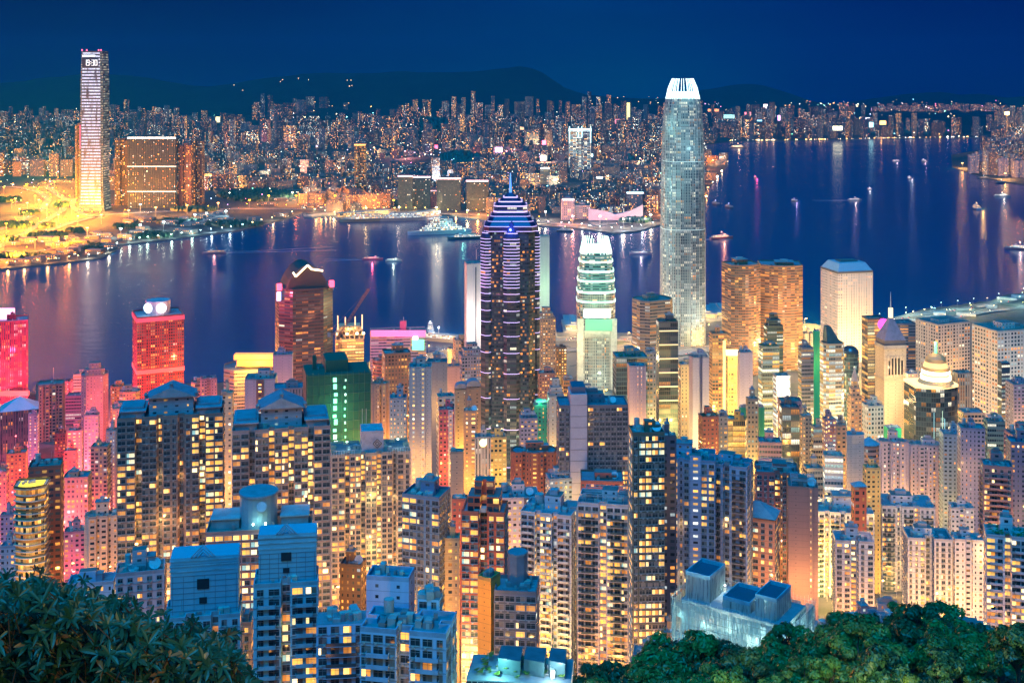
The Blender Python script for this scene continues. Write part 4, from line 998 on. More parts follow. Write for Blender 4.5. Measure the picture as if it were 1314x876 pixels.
g=MB(); g.cyl(0,0,2.6,-.3,.3,20,emit((1,.9,.45),3)); o=g.build('clock_face',r); o.location=(0,-r['_d']/2-.6,r['_h']-3); o.rotation_euler=(R(90),0,0)
T(578,595,580,700,680,'BG','bln',0,feat='',label='very slim plain beige slab in front of the white clock block',nick='the slim beige slab')
r=T(596,622,338,470,1500,(.66,.62,.56),'bln',10,ratio=.9,feat='A',lit=0,label='plain white windowless slab tower beside the violet neon skyscraper at the water',nick='the plain white waterfront slab')
g=MB(); g.box(0,-r['_d']/2-.3,1.6,.8,0,r['_h']-3,WEA,(.12,.12,.13)); g.build('window_slot',r); lamp(-12,-40,r['_h']*.6,(1,.85,.8),180000,r,3)
r=T(686,705,304,415,1520,(.55,.62,.52),'bln',0,feat='',lit=0,label='slender pale green slab tower just right of the violet neon skyscraper',nick='the pale green slab')
lamp(10,-40,r['_h']*.7,(.6,1,.6),60000,r,3); lamp(5,-30,r['_h']*.3,(1,.8,.35),80000,r,3)
T(688,713,408,520,1400,'PE','stp',5,feat='S',bay=3.2,lit=.5,label='peach stepped tower with dotted windows right of the violet neon skyscraper',nick='the peach stepped tower')
T(712,727,446,540,1300,'BR','stp',6,lit=.5,label='slim dark brown block left of the green topped skyscraper')
T(690,712,478,560,1150,(.30,.13,.13),'stp',6,lit=.4,label='maroon block dotted with lit windows below the peach stepped tower')
T(722,736,488,560,1120,'OR','bnd',6,es=2.5,lit=.8,warm=1,label='small orange glowing block left of the green topped skyscraper foot')
r=T(702,724,507,590,900,'W','bln',8,feat='LS',label='white stepped slab left of the grey centre wall flats',wx=.3,wy=.3,lit=.4)
r=T(684,704,520,580,920,(.02,.30,.20),'res',6,feat='L',lit=.2,label='small block with bright green netted roof near the brick flats')
lamp(0,-6,r['_h']+6,(.1,1,.5),8000,r)
T(666,690,536,600,880,'LV','stp',6,lit=.3,label='small lavender block behind the brick flats')
T(627,650,560,610,950,'YL','off',6,es=2.6,lit=.9,warm=1,label='yellow glowing low block at the foot of the violet neon skyscraper')
# right of centre
T(811,863,384,470,1430,(.42,.30,.22),'bnd',24,'oct',lit=.38,es=1.2,feat='L',label='peach banded chamfered office left of the tall silver skyscraper foot',nick='the peach banded office')
r=T(842,870,412,540,1130,'DG','bnd',4,ratio=.8,lit=.12,fl=4.2,wy=.85,wx=1,feat='LG',label='dark glass slim office with bright floor lines in front of tall silver skyscraper',nick='the dark floor-lined office')
for k in range(6): g=MB(); h_=r['_h']; g.box(0,-r['_d']/2-.5,r['_w'],.8,h_-8-k*13,h_-7-k*13,emit((1,.75,.4),1.3)); g.build('lit_floor_line',r)
T(786,831,456,540,1050,'TL','gls',4,lit=.12,es=.8,feat='LG',label='dark teal glass office right of the green topped skyscraper',nick='the dark teal office')
T(805,829,469,560,930,(.56,.38,.40),'bln',3,feat='',stair=((.5,.14),(.72,.14)),label='plain pink slab with two lines of stair windows before the teal office',nick='the plain pink slab')
T(828,842,452,540,1060,'GY','off',2,wx=.7,lit=.4,label='narrow grey gridded block between pink slab and dark floor-lined office')
T(884,910,458,560,1080,'LV','bln',8,'slot',feat='L',label='plain lavender twin slab left of the orange shaft office',nick='the plain lavender slab')
r=T(910,933,428,540,1280,(.55,.26,.12),'off',6,wx=.8,wy=.6,lit=.35,warm=1,feat='L',label='orange-brown office with a full height glowing shaft',nick='the orange shaft office')
g=MB(); g.box(r['_w']*.3,-r['_d']/2-.6,3,1,0,r['_h']-6,emit((1,.7,.25),1.8)); g.build('lit_shaft',r); lamp(0,-30,r['_h']*.35,(1,.55,.1),120000,r,2)
r=T(931,949,457,540,1200,'YL','off',4,wx=.7,lit=.9,es=1.8,warm=1,feat='',label='cream office with blazing gold roof sign beside the plain lavender slab')
boxat(r,'roof_sign',932,948,449,456,1190,2,emit((1,.75,.25),8,'AUTO')); lamp(0,-20,r['_h']+4,(1,.7,.2),80000,r,2)
T(946,966,452,560,1080,(.46,.38,.48),'bln',3,feat='LT',label='plain mauve slab right of the gold sign office',nick='the plain mauve slab')
for i,(a,b) in enumerate(((926,976),(972,1030))):
    r=T(a,b,339,520,1660+i*40,(.30,.13,.06),'bnd',14 if i==0 else -6,'bow',ratio=.9,lit=.34,wy=.5,es=1.5,warm=.95,feat='L',label=['rounded banded bronze office tower, left one of the twin pair at the harbour','rounded banded bronze office tower, right one of the twin pair at the harbour'][i],nick='the bronze twin towers')
    lamp(-20,-60,r['_h']*.3,(1,.70,.3),200000,r,3); lamp(25,-60,r['_h']*.62,(1,.55,.25),120000,r,3)
r=T(980,1005,418,520,1230,(.06,.10,.08),'bnd',4,lit=.25,warm=.4,feat='S',label='dark green stepped glass office in front of the bronze twins',nick='the dark green stepped office')
r=T(973,1000,444,580,1080,(.30,.38,.32),'bnd',6,lit=.75,warm=.35,wy=.6,es=1.5,feat='LG',label='pale green glass office glowing from within beneath the bronze twins',nick='the pale green glass office')
r=T(992,1014,482,560,990,'W','bnd',6,lit=.9,warm=.4,es=2.2,feat='',label='white office with a blazing white sign face amid the pale green offices',nick='the blazing white sign office')
boxat(r,'roof_sign',997,1012,484,500,975,2,emit((1,.97,.8),9,'AUTO')); lamp(0,-24,r['_h']-8,(1,.95,.7),90000,r,2)
T(1024,1044,446,540,1150,'GY','bnd',6,lit=.5,warm=.4,feat='L',label='grey banded office right of the pale green glass office')
r=T(1043,1052,424,460,1290,(.0,.35,.18),'bln',0,feat='g',label='thin bright green netted shaft behind the sloped cream office')
r=T(1052,1083,440,560,1120,'CR','bnd',8,'oct',lit=.85,warm=.5,wy=.62,es=1.7,feat='',label='cream glass office with slanted glass top and bright floors',nick='the slant topped cream office')
w_,d_,h_=r['_w'],r['_d'],r['_h']; g=MB(); g.prism([(-w_*.35,-d_*.35),(w_*.35,-d_*.35),(w_*.35,d_*.35),(-w_*.35,d_*.35)],h_+.1,h_+16,None,m=glass_mat((.06,.12,.12)),poly1=[(-w_*.3,-d_*.1),(-w_*.1,-d_*.1),(-w_*.1,d_*.3),(-w_*.3,d_*.3)]); g.build('slanted_skylight',r)
lamp(0,-30,h_*.5,(1,.95,.6),120000,r,2)
r=T(1080,1102,452,520,1210,'TL','gls',4,'round',ratio=.9,feat='',lit=.25,label='dark teal round-shouldered office behind the slant topped cream office')
g=MB(); 
for k in range(4): g.cyl(0,0,r['_w']*.5*math.cos(k*.38),r['_h']+r['_w']*.42*math.sin(k*.38),r['_h']+r['_w']*.42*math.sin((k+1)*.38),18,glass_mat((.05,.08,.10)),r1=r['_w']*.5*math.cos((k+1)*.38))
g.build('glass_dome',r)
r=T(1053,1120,347,480,1750,(.5,.47,.48),'off',14,ratio=.9,bay=4.0,fl=4.0,wx=.42,wy=.42,lit=.2,warm=.8,es=1.6,feat='g',label='white square office tower with round-looking punched windows and blue sloping roof',nick='the white punched-window tower')
w_,d_,h_=r['_w'],r['_d'],r['_h']; g=MB(); g.prism(plan('rect',w_+.4,d_+.4),h_+.1,h_+3,None,(.05,.05,.06),m=WEA,cap=False); g.prism(plan('rect',w_-1,d_-1),h_+3,h_+14,None,m=plain((.25,.42,.50),.5,name='zinc_roof'),poly1=scalep(plan('rect',w_,d_),.74,.66)); g.box(0,0,w_*.5,d_*.3,h_+14,h_+16,WEA,(.1,.1,.1)); g.build('sloping_roof',r)
lamp(-45,-60,25,(1,.85,.65),60000,r,3); lamp(20,-100,30,(1,.6,.55),38000,r,3); lamp(-10,-90,115,(.45,.7,1),40000,r,3)
r=T(1106,1134,408,500,1480,'DG','gls',8,lit=.7,warm=1,es=1.6,feat='',label='dark glass office with yellow lit floors and magenta disc on its corner',nick='the magenta disc office')
g=MB(); g.cyl(0,0,7,-1,1,20,emit((1,.05,.5),3.5,'AUTO')); o=g.build('round_sign',r); o.location=(r['_w']*.45,-r['_d']/2-1.5,r['_h']-6); o.rotation_euler=(R(90),0,0)
T(1134,1176,414,450,1520,'GY','bnd',6,'rect',lit=.4,feat='',label='low wide grey building with blue roof behind the pyramid topped tower')
r=T(1123,1163,440,600,1030,(.66,.50,.33),'bln',8,ratio=.9,feat='g',lit=0,label='cream stone tower with columned loggia, dark pyramid roof and spire',nick='the pyramid topped cream tower')
w_,d_,h_=r['_w'],r['_d'],r['_h']
g=MB(); g.box(0,0,w_*1.04,d_*1.04,h_-30,h_-28.6,WEA,(.6,.45,.3)); g.box(0,0,w_*1.05,d_*1.05,h_-3,h_,WEA,(.55,.45,.35)); g.build('cornice',r)
g=MB()
for i in range(6): g.box(-w_*.36+w_*.144*i,-d_/2-.5,1.0,1.0,h_-27,h_-9,WEA,(.66,.5,.34))
g.build('column_row',r)
for i in range(5): g=MB(); g.box(-w_*.288+w_*.144*i,-d_/2-.12,1.8,.2,h_-25,h_-13 if i in(0,4) else h_-11,glass_mat((.03,.03,.03))); g.build('tall_window',r)
g=MB(); g.prism(plan('rect',w_*.94,d_*.94),h_,h_+4,None,(.12,.10,.11)); g.prism(plan('rect',w_*.98,d_*.98),h_+4,h_+22,None,(.26,.20,.26),poly1=scalep(plan('rect',w_,d_),.16)); g.build('pyramid_roof',r)
g=MB(); g.cyl(0,0,2,h_+22,h_+30,8,emit((1,.8,.4),2)); g.cyl(0,0,.6,h_+30,h_+44,6,WEA,(.5,.5,.5),r1=.1); g.build('spire',r)
lamp(-6,-34,h_*.72,(1,.62,.25),70000,r,2); lamp(6,-30,h_*.5,(1,.6,.22),60000,r,2); lamp(0,-24,h_-22,(1,.75,.4),9000,r,1)
r=T(1160,1178,478,580,1010,(.62,.44,.32),'stp',6,feat='g',lit=.4,wx=.3,label='blank cream wing with bright green netted foot beside the pyramid topped tower')
r=T(1134,1157,547,580,960,(.0,.38,.16),'bln',2,feat='g',label='bright green netted low block at the foot of the pyramid topped tower')
lamp(0,-20,r['_h'],(.6,1,.6),20000,r)
T(1175,1245,412,530,1480,(.66,.60,.52),'off',22,ratio=.8,bay=4.4,fl=4.2,wx=.62,wy=.55,lit=.22,es=1.8,feat='L',label='white gridded office block second from right with cluttered blue roof',nick='the white gridded office')
r=T(1247,1330,420,540,1320,(.68,.62,.55),'off',18,ratio=.8,bay=4.4,fl=4.2,wx=.6,wy=.55,lit=.3,es=1.8,feat='L',label='white gridded office block cut by the right picture edge',nick='the white gridded office at right edge')
lamp(-30,-60,40,(1,.85,.6),260000,r,3)
r=T(1160,1229,492,580,980,(.03,.07,.09),'gls',6,'bow',ratio=.8,lit=.22,warm=.3,wx=.9,es=1.1,feat='g',label='dark blue curved glass hotel with golden lit round crown and lantern',nick='the gold crowned glass hotel')
w_,d_,h_=r['_w'],r['_d'],r['_h']
for k,(s,z0,z1,m_) in enumerate(((.42,0,4,plain((.6,.42,.2),name='crown_stone')),(.34,4,7,emit((1,.85,.5),3)),(.30,7,9,plain((.6,.45,.25),name='crown_stone')),(.31,9,11.5,emit((1,.9,.55),7,'AUTO')),(.31,11.5,14,plain((.6,.42,.2),name='crown_stone')),(.28,14,18,emit((1,.6,.22),1.5)))):
    g=MB(); g.cyl(w_*.08,0,w_*s,h_+z0,h_+z1,28,m_,r1=w_*s*(.85 if k in (0,2,5) else 1)); g.build('crown_ring',r)
g=MB()
for k in range(4): g.cyl(w_*.08,0,w_*.24*math.cos(k*.4),h_+18+7*math.sin(k*.4),h_+18+7*math.sin((k+1)*.4),24,plain((.5,.33,.15),name='dome_panel'),r1=w_*.24*math.cos((k+1)*.4))
g.cyl(w_*.08,0,1.2,h_+24,h_+34,8,emit((.2,1,.4),2)); g.build('dome',r)
g=MB(); P=plan('bow',w_,d_); g.prism(off(P,.4),h_-1,h_+1.2,None,m=emit((1,.7,.3),1.8)); g.build('lit_roof_edge',r)
lamp(0,-26,h_+12,(1,.55,.14),26000,r,2); lamp(0,0,h_+34,(1,.55,.15),12000,r,1)
g=MB()
for i in range(9): g.cyl(-w_*.2+i*w_*.06,-d_/2-.8+abs(i-4)*.5,.25,8,h_*rnd.uniform(.5,.85),5,emit((.3,.8,1) if i%2 else (.6,.9,.7),.8))
g.build('vertical_light_tube_set',r)
T(1221,1248,478,560,1180,(.42,.33,.25),'rib',6,lit=.5,es=1,feat='',label='beige finely ribbed office right of the gold crowned hotel',nick='the beige ribbed office')
T(1228,1264,528,590,1000,(.50,.40,.34),'off',2,'rect',lit=.1,feat='',wx=.8,label='square cream topped block with grid glass right of the gold crowned hotel')
T(1280,1296,466,540,1080,'DB','bnd',10,lit=.6,warm=.2,feat='',label='dark blue striped office wedge near the right edge')
T(1290,1330,492,545,1000,'LV','res',2,lit=.1,label='lavender plain block cut by the right edge above low roofs')
T(1262,1290,540,590,900,'TL','bnd',-6,lit=.3,warm=.3,label='low green-roofed banded block near the right edge')
T(1288,1330,556,600,820,'PK','res',4,feat='LT',label='pink low block with curved pediment at right edge')
# inner belt
T(957,973,512,600,940,'BG','off',0,bay=3,wx=.5,wy=.45,feat='L',label='beige punched-window shaft between two green netted wings',nick='the green winged beige shaft')
T(948,957,522,590,955,(.0,.25,.15),'bln',0,feat='g',label='left green netted wing of the beige shaft')
T(973,981,522,590,955,(.0,.25,.15),'bln',0,feat='g',label='right green netted wing of the beige shaft')
T(930,958,538,620,880,(.50,.30,.08),'gls',-18,'wedge',lit=.85,warm=1,es=1.5,feat='L',label='glass wedge office glowing orange inside with dark slab roof',nick='the orange glass wedge')
T(896,922,534,590,840,'RB','stp',10,feat='LG',lit=.2,label='red brick block with teal lit roof garden')
T(920,934,534,600,850,'GY','res',8,label='narrow grey block between red brick block and orange glass wedge')
T(1000,1026,522,600,900,'DG','bnd',0,lit=.35,warm=.5,fl=4.4,wy=.8,feat='L',label='dark glass office framed in pink stone in the inner city',nick='the dark framed office')
T(998,1029,514,540,912,'PK','off',0,lit=.6,feat='',label='pink stone frame block behind the dark glass office')
T(1026,1042,534,610,880,'BG','stp',2,stair=(.2,.25),lit=.2,label='beige slab with green lit strip right of the dark framed office')
T(1041,1056,548,610,860,'CR','bnd',2,lit=.4,label='small banded cream block in the inner city')
r=T(1055,1073,538,640,840,'PK','stp',4,feat='L',label='pink flats with square emblem near the roof',stair=(.3,.25))
g=MB(); h_=r['_h']; 
for a,b,c,d in ((-2.4,2.4,-2.4,-1.6),(-2.4,2.4,1.6,2.4),(-2.4,-1.6,-2.4,2.4),(1.6,2.4,-2.4,2.4)): g.box((a+b)/2,-r['_d']/2-.4,b-a,.5,h_-6+c,h_-6+d,WEA,(.5,.15,.1))
g.build('square_emblem',r)
T(1070,1086,546,620,850,'PE','res',4,label='peach flats right of the square emblem flats')
r=T(1087,1106,508,580,1000,'PE','res',8,feat='S',label='peach stepped church-like tower with small spire',nick='the small spired tower')
g=MB(); g.cyl(0,0,3.2,r['_h']+13,r['_h']+24,6,WEA,(.5,.35,.3),r1=.3); g.build('spire',r)
T(1106,1134,520,600,980,(.66,.64,.58),'off',10,bay=3,wx=.6,lit=.35,feat='L',label='white gridded round-roofed block left of the pyramid topped cream tower')
g=MB()
r=T(1086,1109,556,650,800,(.55,.42,.34),'bln',-14,'wedge',ratio=.9,feat='g',lit=.0,label='angular beige wedge tower with knife-edge wall',nick='the knife-edge tower')
T(1102,1128,572,620,830,(.40,.26,.24),'bnd',0,'round',ratio=.9,feat='H',lit=.2,label='round brown-roofed block right of the knife-edge tower')
r=T(1056,1082,584,640,780,'W','bnd',-8,lit=1,warm=.3,wx=1,wy=.5,run=9,es=2.2,feat='L',label='white car park block with glowing open floors',nick='the glowing car park')
T(972,1003,566,610,830,'PK','bnd',-6,lit=.2,feat='L',label='pinkish banded office with roof terraces')
T(1030,1056,600,630,790,'CR','bnd',6,lit=.3,label='low cream office in front of the glowing car park')
T(1107,1130,600,650,760,'YL','res',2,lit=.2,label='yellowish low block below the knife-edge tower')
T(1092,1112,626,660,700,'RB','off',2,feat='H',lit=.2,label='small hip-roofed red building by the white flats')
r=T(968,1026,602,720,640,(.36,.10,.09),'res',-8,'cross',ratio=.8,feat='L',wx=.6,lit=.12,warm=.6,label='dark red flats with two columns of dotted stair lights',nick='the dark red dotted flats',stair=((.58,.06),(.72,.06)),stc='BR',detail=1)
T(1010,1050,622,760,590,(.26,.15,.13),'bln',-10,ratio=.9,feat='LD',lit=.05,label='plain brown tower with thin white light tubes near its top',nick='the plain brown tower',stair=(.75,.12))
T(944,1000,662,750,610,(.52,.25,.15),'res',-22,ratio=.7,feat='H',wx=.6,lit=.35,label='orange lit flats with gabled red roof beneath the dark red flats',detail=1,nick='the gabled orange flats')
# white cluster at right
for i,(a,b,t,Y,l,dt) in enumerate(((1036,1122,650,760,'broad white flats with tall blue-white lift block, left of the white cluster',1),(1124,1200,644,770,'broad white flats, right of the white cluster, with square lift block',1),(1068,1122,690,680,'shorter white twin-roof flats in front of the left broad white flats',1),(1158,1222,686,690,'shorter white twin-roof flats in front of the right broad white flats',1),(1216,1250,650,760,'narrow white flats with blue-green lit roof at the cluster end',0),(1220,1262,690,680,'low cream building with green glass front right of the white cluster',0))):
    T(a,b,t,780,Y,(.58,.56,.58),'res',-8,'cross' if i!=2 and i!=3 else 'slot',ratio=.7,feat='L',wx=.5,wy=.42,lit=.30,label=l,detail=dt,nick=['the left white cluster flats','the right white cluster flats','the front left white flats','the front right white flats','the narrow white flats','the low cream building'][i],balc=(i<2))
for i,(a,b,t,Y,l) in enumerate(((1124,1166,566,900,'mauve and white flats at left end of the linked row'),(1160,1212,570,915,'white and mauve balconied flats second in the linked row'),(1206,1264,572,900,'mauve flats with tall plain lift shaft third in the linked row'))):
    T(a,b,t,650,Y,(.50,.40,.46),'res',-4,'ribs',ratio=.5,feat='L',wx=.55,wy=.45,lit=.30,label=l,nick=['the linked row left end','the linked row middle','the linked row right end'][i],stair=(.5,.1) if i!=1 else None)
T(1258,1300,596,700,690,(.28,.16,.17),'res',-14,ratio=.8,feat='L',lit=.3,warm=1,detail=1,label='dark plum flats with orange lit balconies near right edge',nick='the dark plum flats',balc=1)
T(1290,1330,566,660,760,(.14,.14,.22),'res',-8,feat='L',lit=.15,label='dark blue flats cut by right edge behind the plum flats',nick='the dark blue flats at right edge')
T(1262,1322,684,800,560,(.60,.56,.58),'res',-16,'ribs',ratio=.7,feat='LG',wx=.7,wy=.48,lit=.40,warm=.9,detail=1,balc=1,uplight=.4,label='white balconied flats with yellow lit rooms at right edge above the trees',nick='the white balconied flats at right edge')
T(1228,1264,548,600,860,'LV','res',-10,feat='LT',lit=.15,label='low lavender block with stepped blue roofs behind the linked row')
T(1205,1240,556,590,890,'BL','res',-6,feat='L',lit=.1,label='low pale blue roofed block left of the lavender stepped block')
# dark flats in the centre
r=T(714,806,516,625,770,(.13,.13,.16),'res',2,ratio=.5,feat='LD',wx=.75,wy=.5,lit=.10,detail=1,uplight=.4,label='dark broad flats with a plain pale grey centre wall',nick='the grey centre wall flats')
w_,d_,h_=r['_w'],r['_d'],r['_h']; g=MB(); g.box(-w_*.22,-d_*.2,w_*.24,d_*.9,0,h_+9,plain((.42,.40,.46),.75,name='panel_concrete')); 
for k in range(16): g.box(-w_*.22,-d_*.65-.05,w_*.243,.12,h_+2-k*7,h_+2.3-k*7,WEA,(.2,.2,.22))
g.build('centre_wall',r); g=MB(); g.box(-w_*.22,-d_*.2,w_*.2,d_*.7,h_+9,h_+13,WEA,(.08,.1,.16)); g.build('lift_house',r)
T(655,716,578,650,840,(.42,.12,.07),'res',2,'ribs',ratio=.5,feat='L',lit=.15,warm=1,label='brick red flats with a double line of dotted lights',nick='the brick red flats',stair=((.5,.18),))
r=T(806,853,553,830,540,(.10,.11,.07),'res',4,ratio=.8,feat='LTD',wx=.78,wy=.62,bay=2.6,lit=.42,warm=.75,detail=1,label='dark flats with a golden-green grid of lit windows',nick='the golden grid flats')
T(846,868,560,640,560,(.06,.07,.10),'res',0,feat='LT',lit=.2,label='narrow dark wing with cluttered antenna roof beside the golden grid flats')
r=T(852,918,585,820,590,(.22,.29,.42),'res',-10,'cross',ratio=.75,feat='LT',lit=.34,detail=1,uplight=.4,label='grey-blue flats with navy dotted-light shaft, left of pair',nick='the grey-blue flats',stair=(.62,.22,1),stc=None)
T(905,966,594,800,600,(.26,.34,.46),'res',-22,'ribs',ratio=.7,feat='L',lit=.30,detail=1,balc=1,uplight=.35,label='grey-blue balconied flats with shelf terraces, right of pair',nick='the grey-blue terrace flats')
r=T(668,745,652,860,585,(.46,.54,.62),'res',-16,'cross',ratio=.8,feat='LT',wx=.6,wy=.45,lit=.34,detail=1,balc=1,label='white blue-shaded flats with many small balconies, left of central pair',nick='the central left white flats')
r=T(741,810,640,880,560,(.52,.52,.56),'res',-10,'cross',ratio=.8,feat='L',wx=.6,wy=.45,lit=.38,detail=1,balc=1,label='white flats with many small balconies, right of central pair',nick='the central right white flats')
T(634,692,634,720,680,(.52,.48,.50),'res',4,ratio=.7,feat='LTD',stair=(.75,.2),stc='DG',lit=.4,label='pale block with dark dotted stair strip behind the red-orange tower',nick='the dark stair-strip block')
r=T(592,652,652,860,520,(.62,.11,.045),'res',-6,'slot',uplight=4,ratio=.8,feat='S',wx=.75,wy=.5,lit=.38,warm=1,detail=1,label='red-orange stepped tower glowing warm in the lower centre',nick='the red-orange stepped tower')
T(580,600,640,700,640,(.50,.12,.08),'res',0,feat='',lit=.2,label='narrow bright red slab behind the red-orange stepped tower')
T(566,590,690,840,560,(.48,.33,.16),'res',0,feat='L',wx=.6,lit=.7,warm=1,label='amber lit narrow flats between dark blue flats and red-orange tower')
T(516,578,632,780,560,(.10,.20,.34),'res',-18,ratio=.8,feat='LT',wx=.7,wy=.5,lit=.22,warm=1,detail=1,uplight=.35,label='dark blue flats with tall square lift block in the lower centre',nick='the dark blue flats')
T(613,642,740,870,430,(.70,.34,.06),'bln',-30,ratio=1.2,feat='',lit=0,label='plain amber wall block in front of the red-orange stepped tower',nick='the amber wall block')
lamp(X_(606,415),415,Z_(790,415),(1,.42,.05),9000,None,.6,'amber_fill_light'); lamp(X_(598,440),440,Z_(840,440),(1,.42,.05),16000,None,.6,'amber_fill_light')  # added lamps that make the amber wall block glow
r=T(634,692,752,850,430,(.15,.17,.21),'res',-6,ratio=.9,feat='',wx=.8,wy=.5,lit=.15,detail=1,uplight=.2,label='dark slate flats with octagonal roof turret in the lower centre',nick='the turreted slate flats')
g=MB(); g.cyl(0,2,r['_w']*.24,r['_h'],r['_h']+11,8,WEA,(.16,.2,.26)); g.cyl(0,2,r['_w']*.25,r['_h']+11,r['_h']+11.8,8,WEA,(.2,.25,.3)); g.build('octagonal_turret',r)
r=T(598,736,858,900,330,(.20,.30,.32),'gls',-6,ratio=.5,feat='gG',lit=.35,warm=.3,label='low pale glass-roofed house lit teal at the bottom edge',nick='the teal glass house')
w_,d_,h_=r['_w'],r['_d'],r['_h']
for x,s in ((-.1,.22),(.14,.2),(.36,.16)): g=MB(); g.prism([(x*w_-s*w_/2,-d_*.2),(x*w_+s*w_/2,-d_*.3),(x*w_+s*w_/2,d_*.3),(x*w_-s*w_/2,d_*.3)],h_+.1,h_+4.2,None,m=glass_mat((.10,.2,.22),.25),col=(.3,.3,.3)); g.build('glass_pavilion',r)
lamp(-6,-7,h_+3,(.35,1,.95),4000,r,.3); lamp(9,-7,h_+3,(.7,.95,1),3000,r,.3); lamp(-14,-d_*.5-3,h_-6,(.4,1,.95),2500,r,.3); lamp(4,-d_*.5-3,h_-4,(.6,1,.95),2500,r,.3)
# tall brown flats, left
for i,(a,b,t,Y,l) in enumerate(((150,288,528,600,'broad brown flats with blue pavilion roof and finials, left of pair'),(298,424,542,570,'broad brown flats with blue pavilion roof and finials, right of pair'))):
    r=T(a,b,t,740,Y,(.30,.20,.16) if i==0 else (.34,.25,.24),'res',12,'ribs' if i==0 else 'cross',ratio=.45 if i==0 else .6,feat='PD' if i==0 else 'P',wx=.72,wy=.52,bay=2.9,lit=.34 if i==0 else .30,warm=.95,detail=1,label=l,nick=['the left pavilion-roof flats','the right pavilion-roof flats'][i])
    h_=r['_h']
    lamp(-r['_w']*.07,-r['_d']/2-5,h_*.62,(1,.5,.15),5000,r,.6); lamp(-r['_w']*.07,-r['_d']/2-5,h_*.35,(1,.5,.15),7000,r,.6)
T(284,300,505,640,700,'CR','stp',4,lit=.4,wx=.4,feat='L',label='slender cream sliver tower between the two pavilion-roof flats')
r=T(424,527,575,740,720,(.52,.42,.30),'res',10,'cross',ratio=.55,feat='',wx=.6,wy=.5,bay=2.9,lit=.32,warm=.95,detail=1,label='broad cream flats with box roof bearing a black diamond emblem',nick='the diamond roof flats')
w_,d_,h_=r['_w'],r['_d'],r['_h']
g=MB(); g.box(w_*.02,-d_*.05,w_*.28,d_*.6,h_,h_+13,WEA,(.42,.42,.46)); g.build('roof_box',r)
g=MB(); yy=-d_*.35-.25
for s in (2.6,1.2):
    D=[(w_*.08,h_+5.5-s),(w_*.08+s,h_+5.5),(w_*.08,h_+5.5+s),(w_*.08-s,h_+5.5)]
    for p,q in zip(D,D[1:]+D[:1]): g.bar((p[0],yy,p[1]),(q[0],yy,q[1]),.16,WEA,(.03,.03,.03))
g.build('diamond_emblem',r)
added_rooflamp(r,w_*.35,-d_*.2,1500,(.6,1,.8)); added_rooflamp(r,-w_*.3,-d_*.2,1500,(.6,1,.8))
for x in (-.1,-.05): g=MB(); g.bar((x*w_,0,h_),(x*w_,0,h_+24),.15,WEA,(.6,.6,.6)); g.build('antenna',r)
for s in (-1,1): g=MB(); 
for s in (-1,1):
    g=MB(); 
    for k in range(9): g.bar((s*w_*.34-w_*.13+k*w_*.032,-d_/2,h_),(s*w_*.34-w_*.13+k*w_*.032,-d_/2,h_+3.5),.14,WEA,(.5,.55,.6))
    g.bar((s*w_*.34-w_*.13,-d_/2,h_+3.5),(s*w_*.34+w_*.126,-d_/2,h_+3.5),.16,WEA,(.5,.55,.6)); g.build('roof_pergola',r)
lamp(0,-d_/2-4,h_*.75,(1,.75,.25),4000,r,.6); lamp(0,-d_/2-4,h_*.45,(1,.7,.2),6000,r,.6)
# curved yellow building with dark screen wall
r=T(20,62,622,745,600,(.40,.26,.10),'bnd',10,'bow',ratio=.9,feat='g',lit=.75,wx=.95,wy=.62,warm=1,es=1.7,run=1,mull=2,label='curved flats glowing yellow on every floor with lit roof pool',nick='the curved yellow flats')
h_=r['_h'];P=plan('bow',r['_w'],r['_d'])
for k in range(24): g=MB(); z=h_-k*3.1; g.prism(off(P,1.0),z-.25,z+.15,None,m=WEA,col=(.55,.45,.35)); g.build('floor_ledge',r)
g=MB(); g.prism(off(P,-1),h_+.3,h_+.7,None,m=emit((1,.75,.05),1.5)); g.build('lit_roof_deck',r)
g=MB(); g.prism(off(P,.9),h_+.3,h_+1.4,None,m=glass_mat((.2,.15,.06),.2),cap=False); g.build('glass_balustrade',r)
lamp(2,-3,h_+6,(1,.6,.15),1500,r,.5)
T(36,82,596,745,625,(.20,.07,.05),'res',14,ratio=.8,feat='T',lit=.25,wx=.7,warm=1,label='dark red-brown screen tower rising behind the curved yellow flats',nick='the dark red-brown screen tower')
T(108,160,660,740,690,(.56,.44,.34),'res',14,'ribs',ratio=.6,feat='L',lit=.3,detail=0,label='cream flats with arched blue roof piece beside the brown flats',nick='the arched cream flats'); added_rooflamp(BLAST[0],0,10,2500,(1,.5,.2))
# salmon building with the teal drum
r=T(264,402,672,740,500,(.52,.27,.22),'res',8,ratio=.45,feat='',wx=.7,wy=.5,lit=.35,warm=1,detail=1,label='salmon flats with curved teal-lit penthouse drum and big dish',nick='the salmon flats')
w_,d_,h_=r['_w'],r['_d'],r['_h']
g=MB(); g.cyl(-w_*.02,0,w_*.18,h_,h_+13,24,plain((.22,.40,.44),.5,name='penthouse_render')); g.cyl(-w_*.02,0,w_*.19,h_+13,h_+14,24,WEA,(.2,.3,.34)); g.build('penthouse_drum',r)
g=MB(); g.cyl(0,0,2.0,-.12,.12,20,WEA,(.5,.6,.62)); o=g.build('satellite_dish',r); o.location=(w_*.02,-w_*.19,h_+10); o.rotation_euler=(R(70),0,0)
for s in (-1,1): g=MB(); g.box(s*w_*.33,d_*.1,w_*.26,d_*.6,h_+.1,h_+4,WEA,(.25,.33,.35)); g.box(s*w_*.33,d_*.1,w_*.28,d_*.66,h_+4,h_+4.5,WEA,(.25,.4,.42)); g.build('roof_terrace',r)
for x in (-2.5,2.5): 
    g=MB(); g.cyl(x,-w_*.19-1,.35,h_+3,h_+3.8,8,emit((.7,1,.9),12,'AUTO')); g.build('flood_lamp',r)
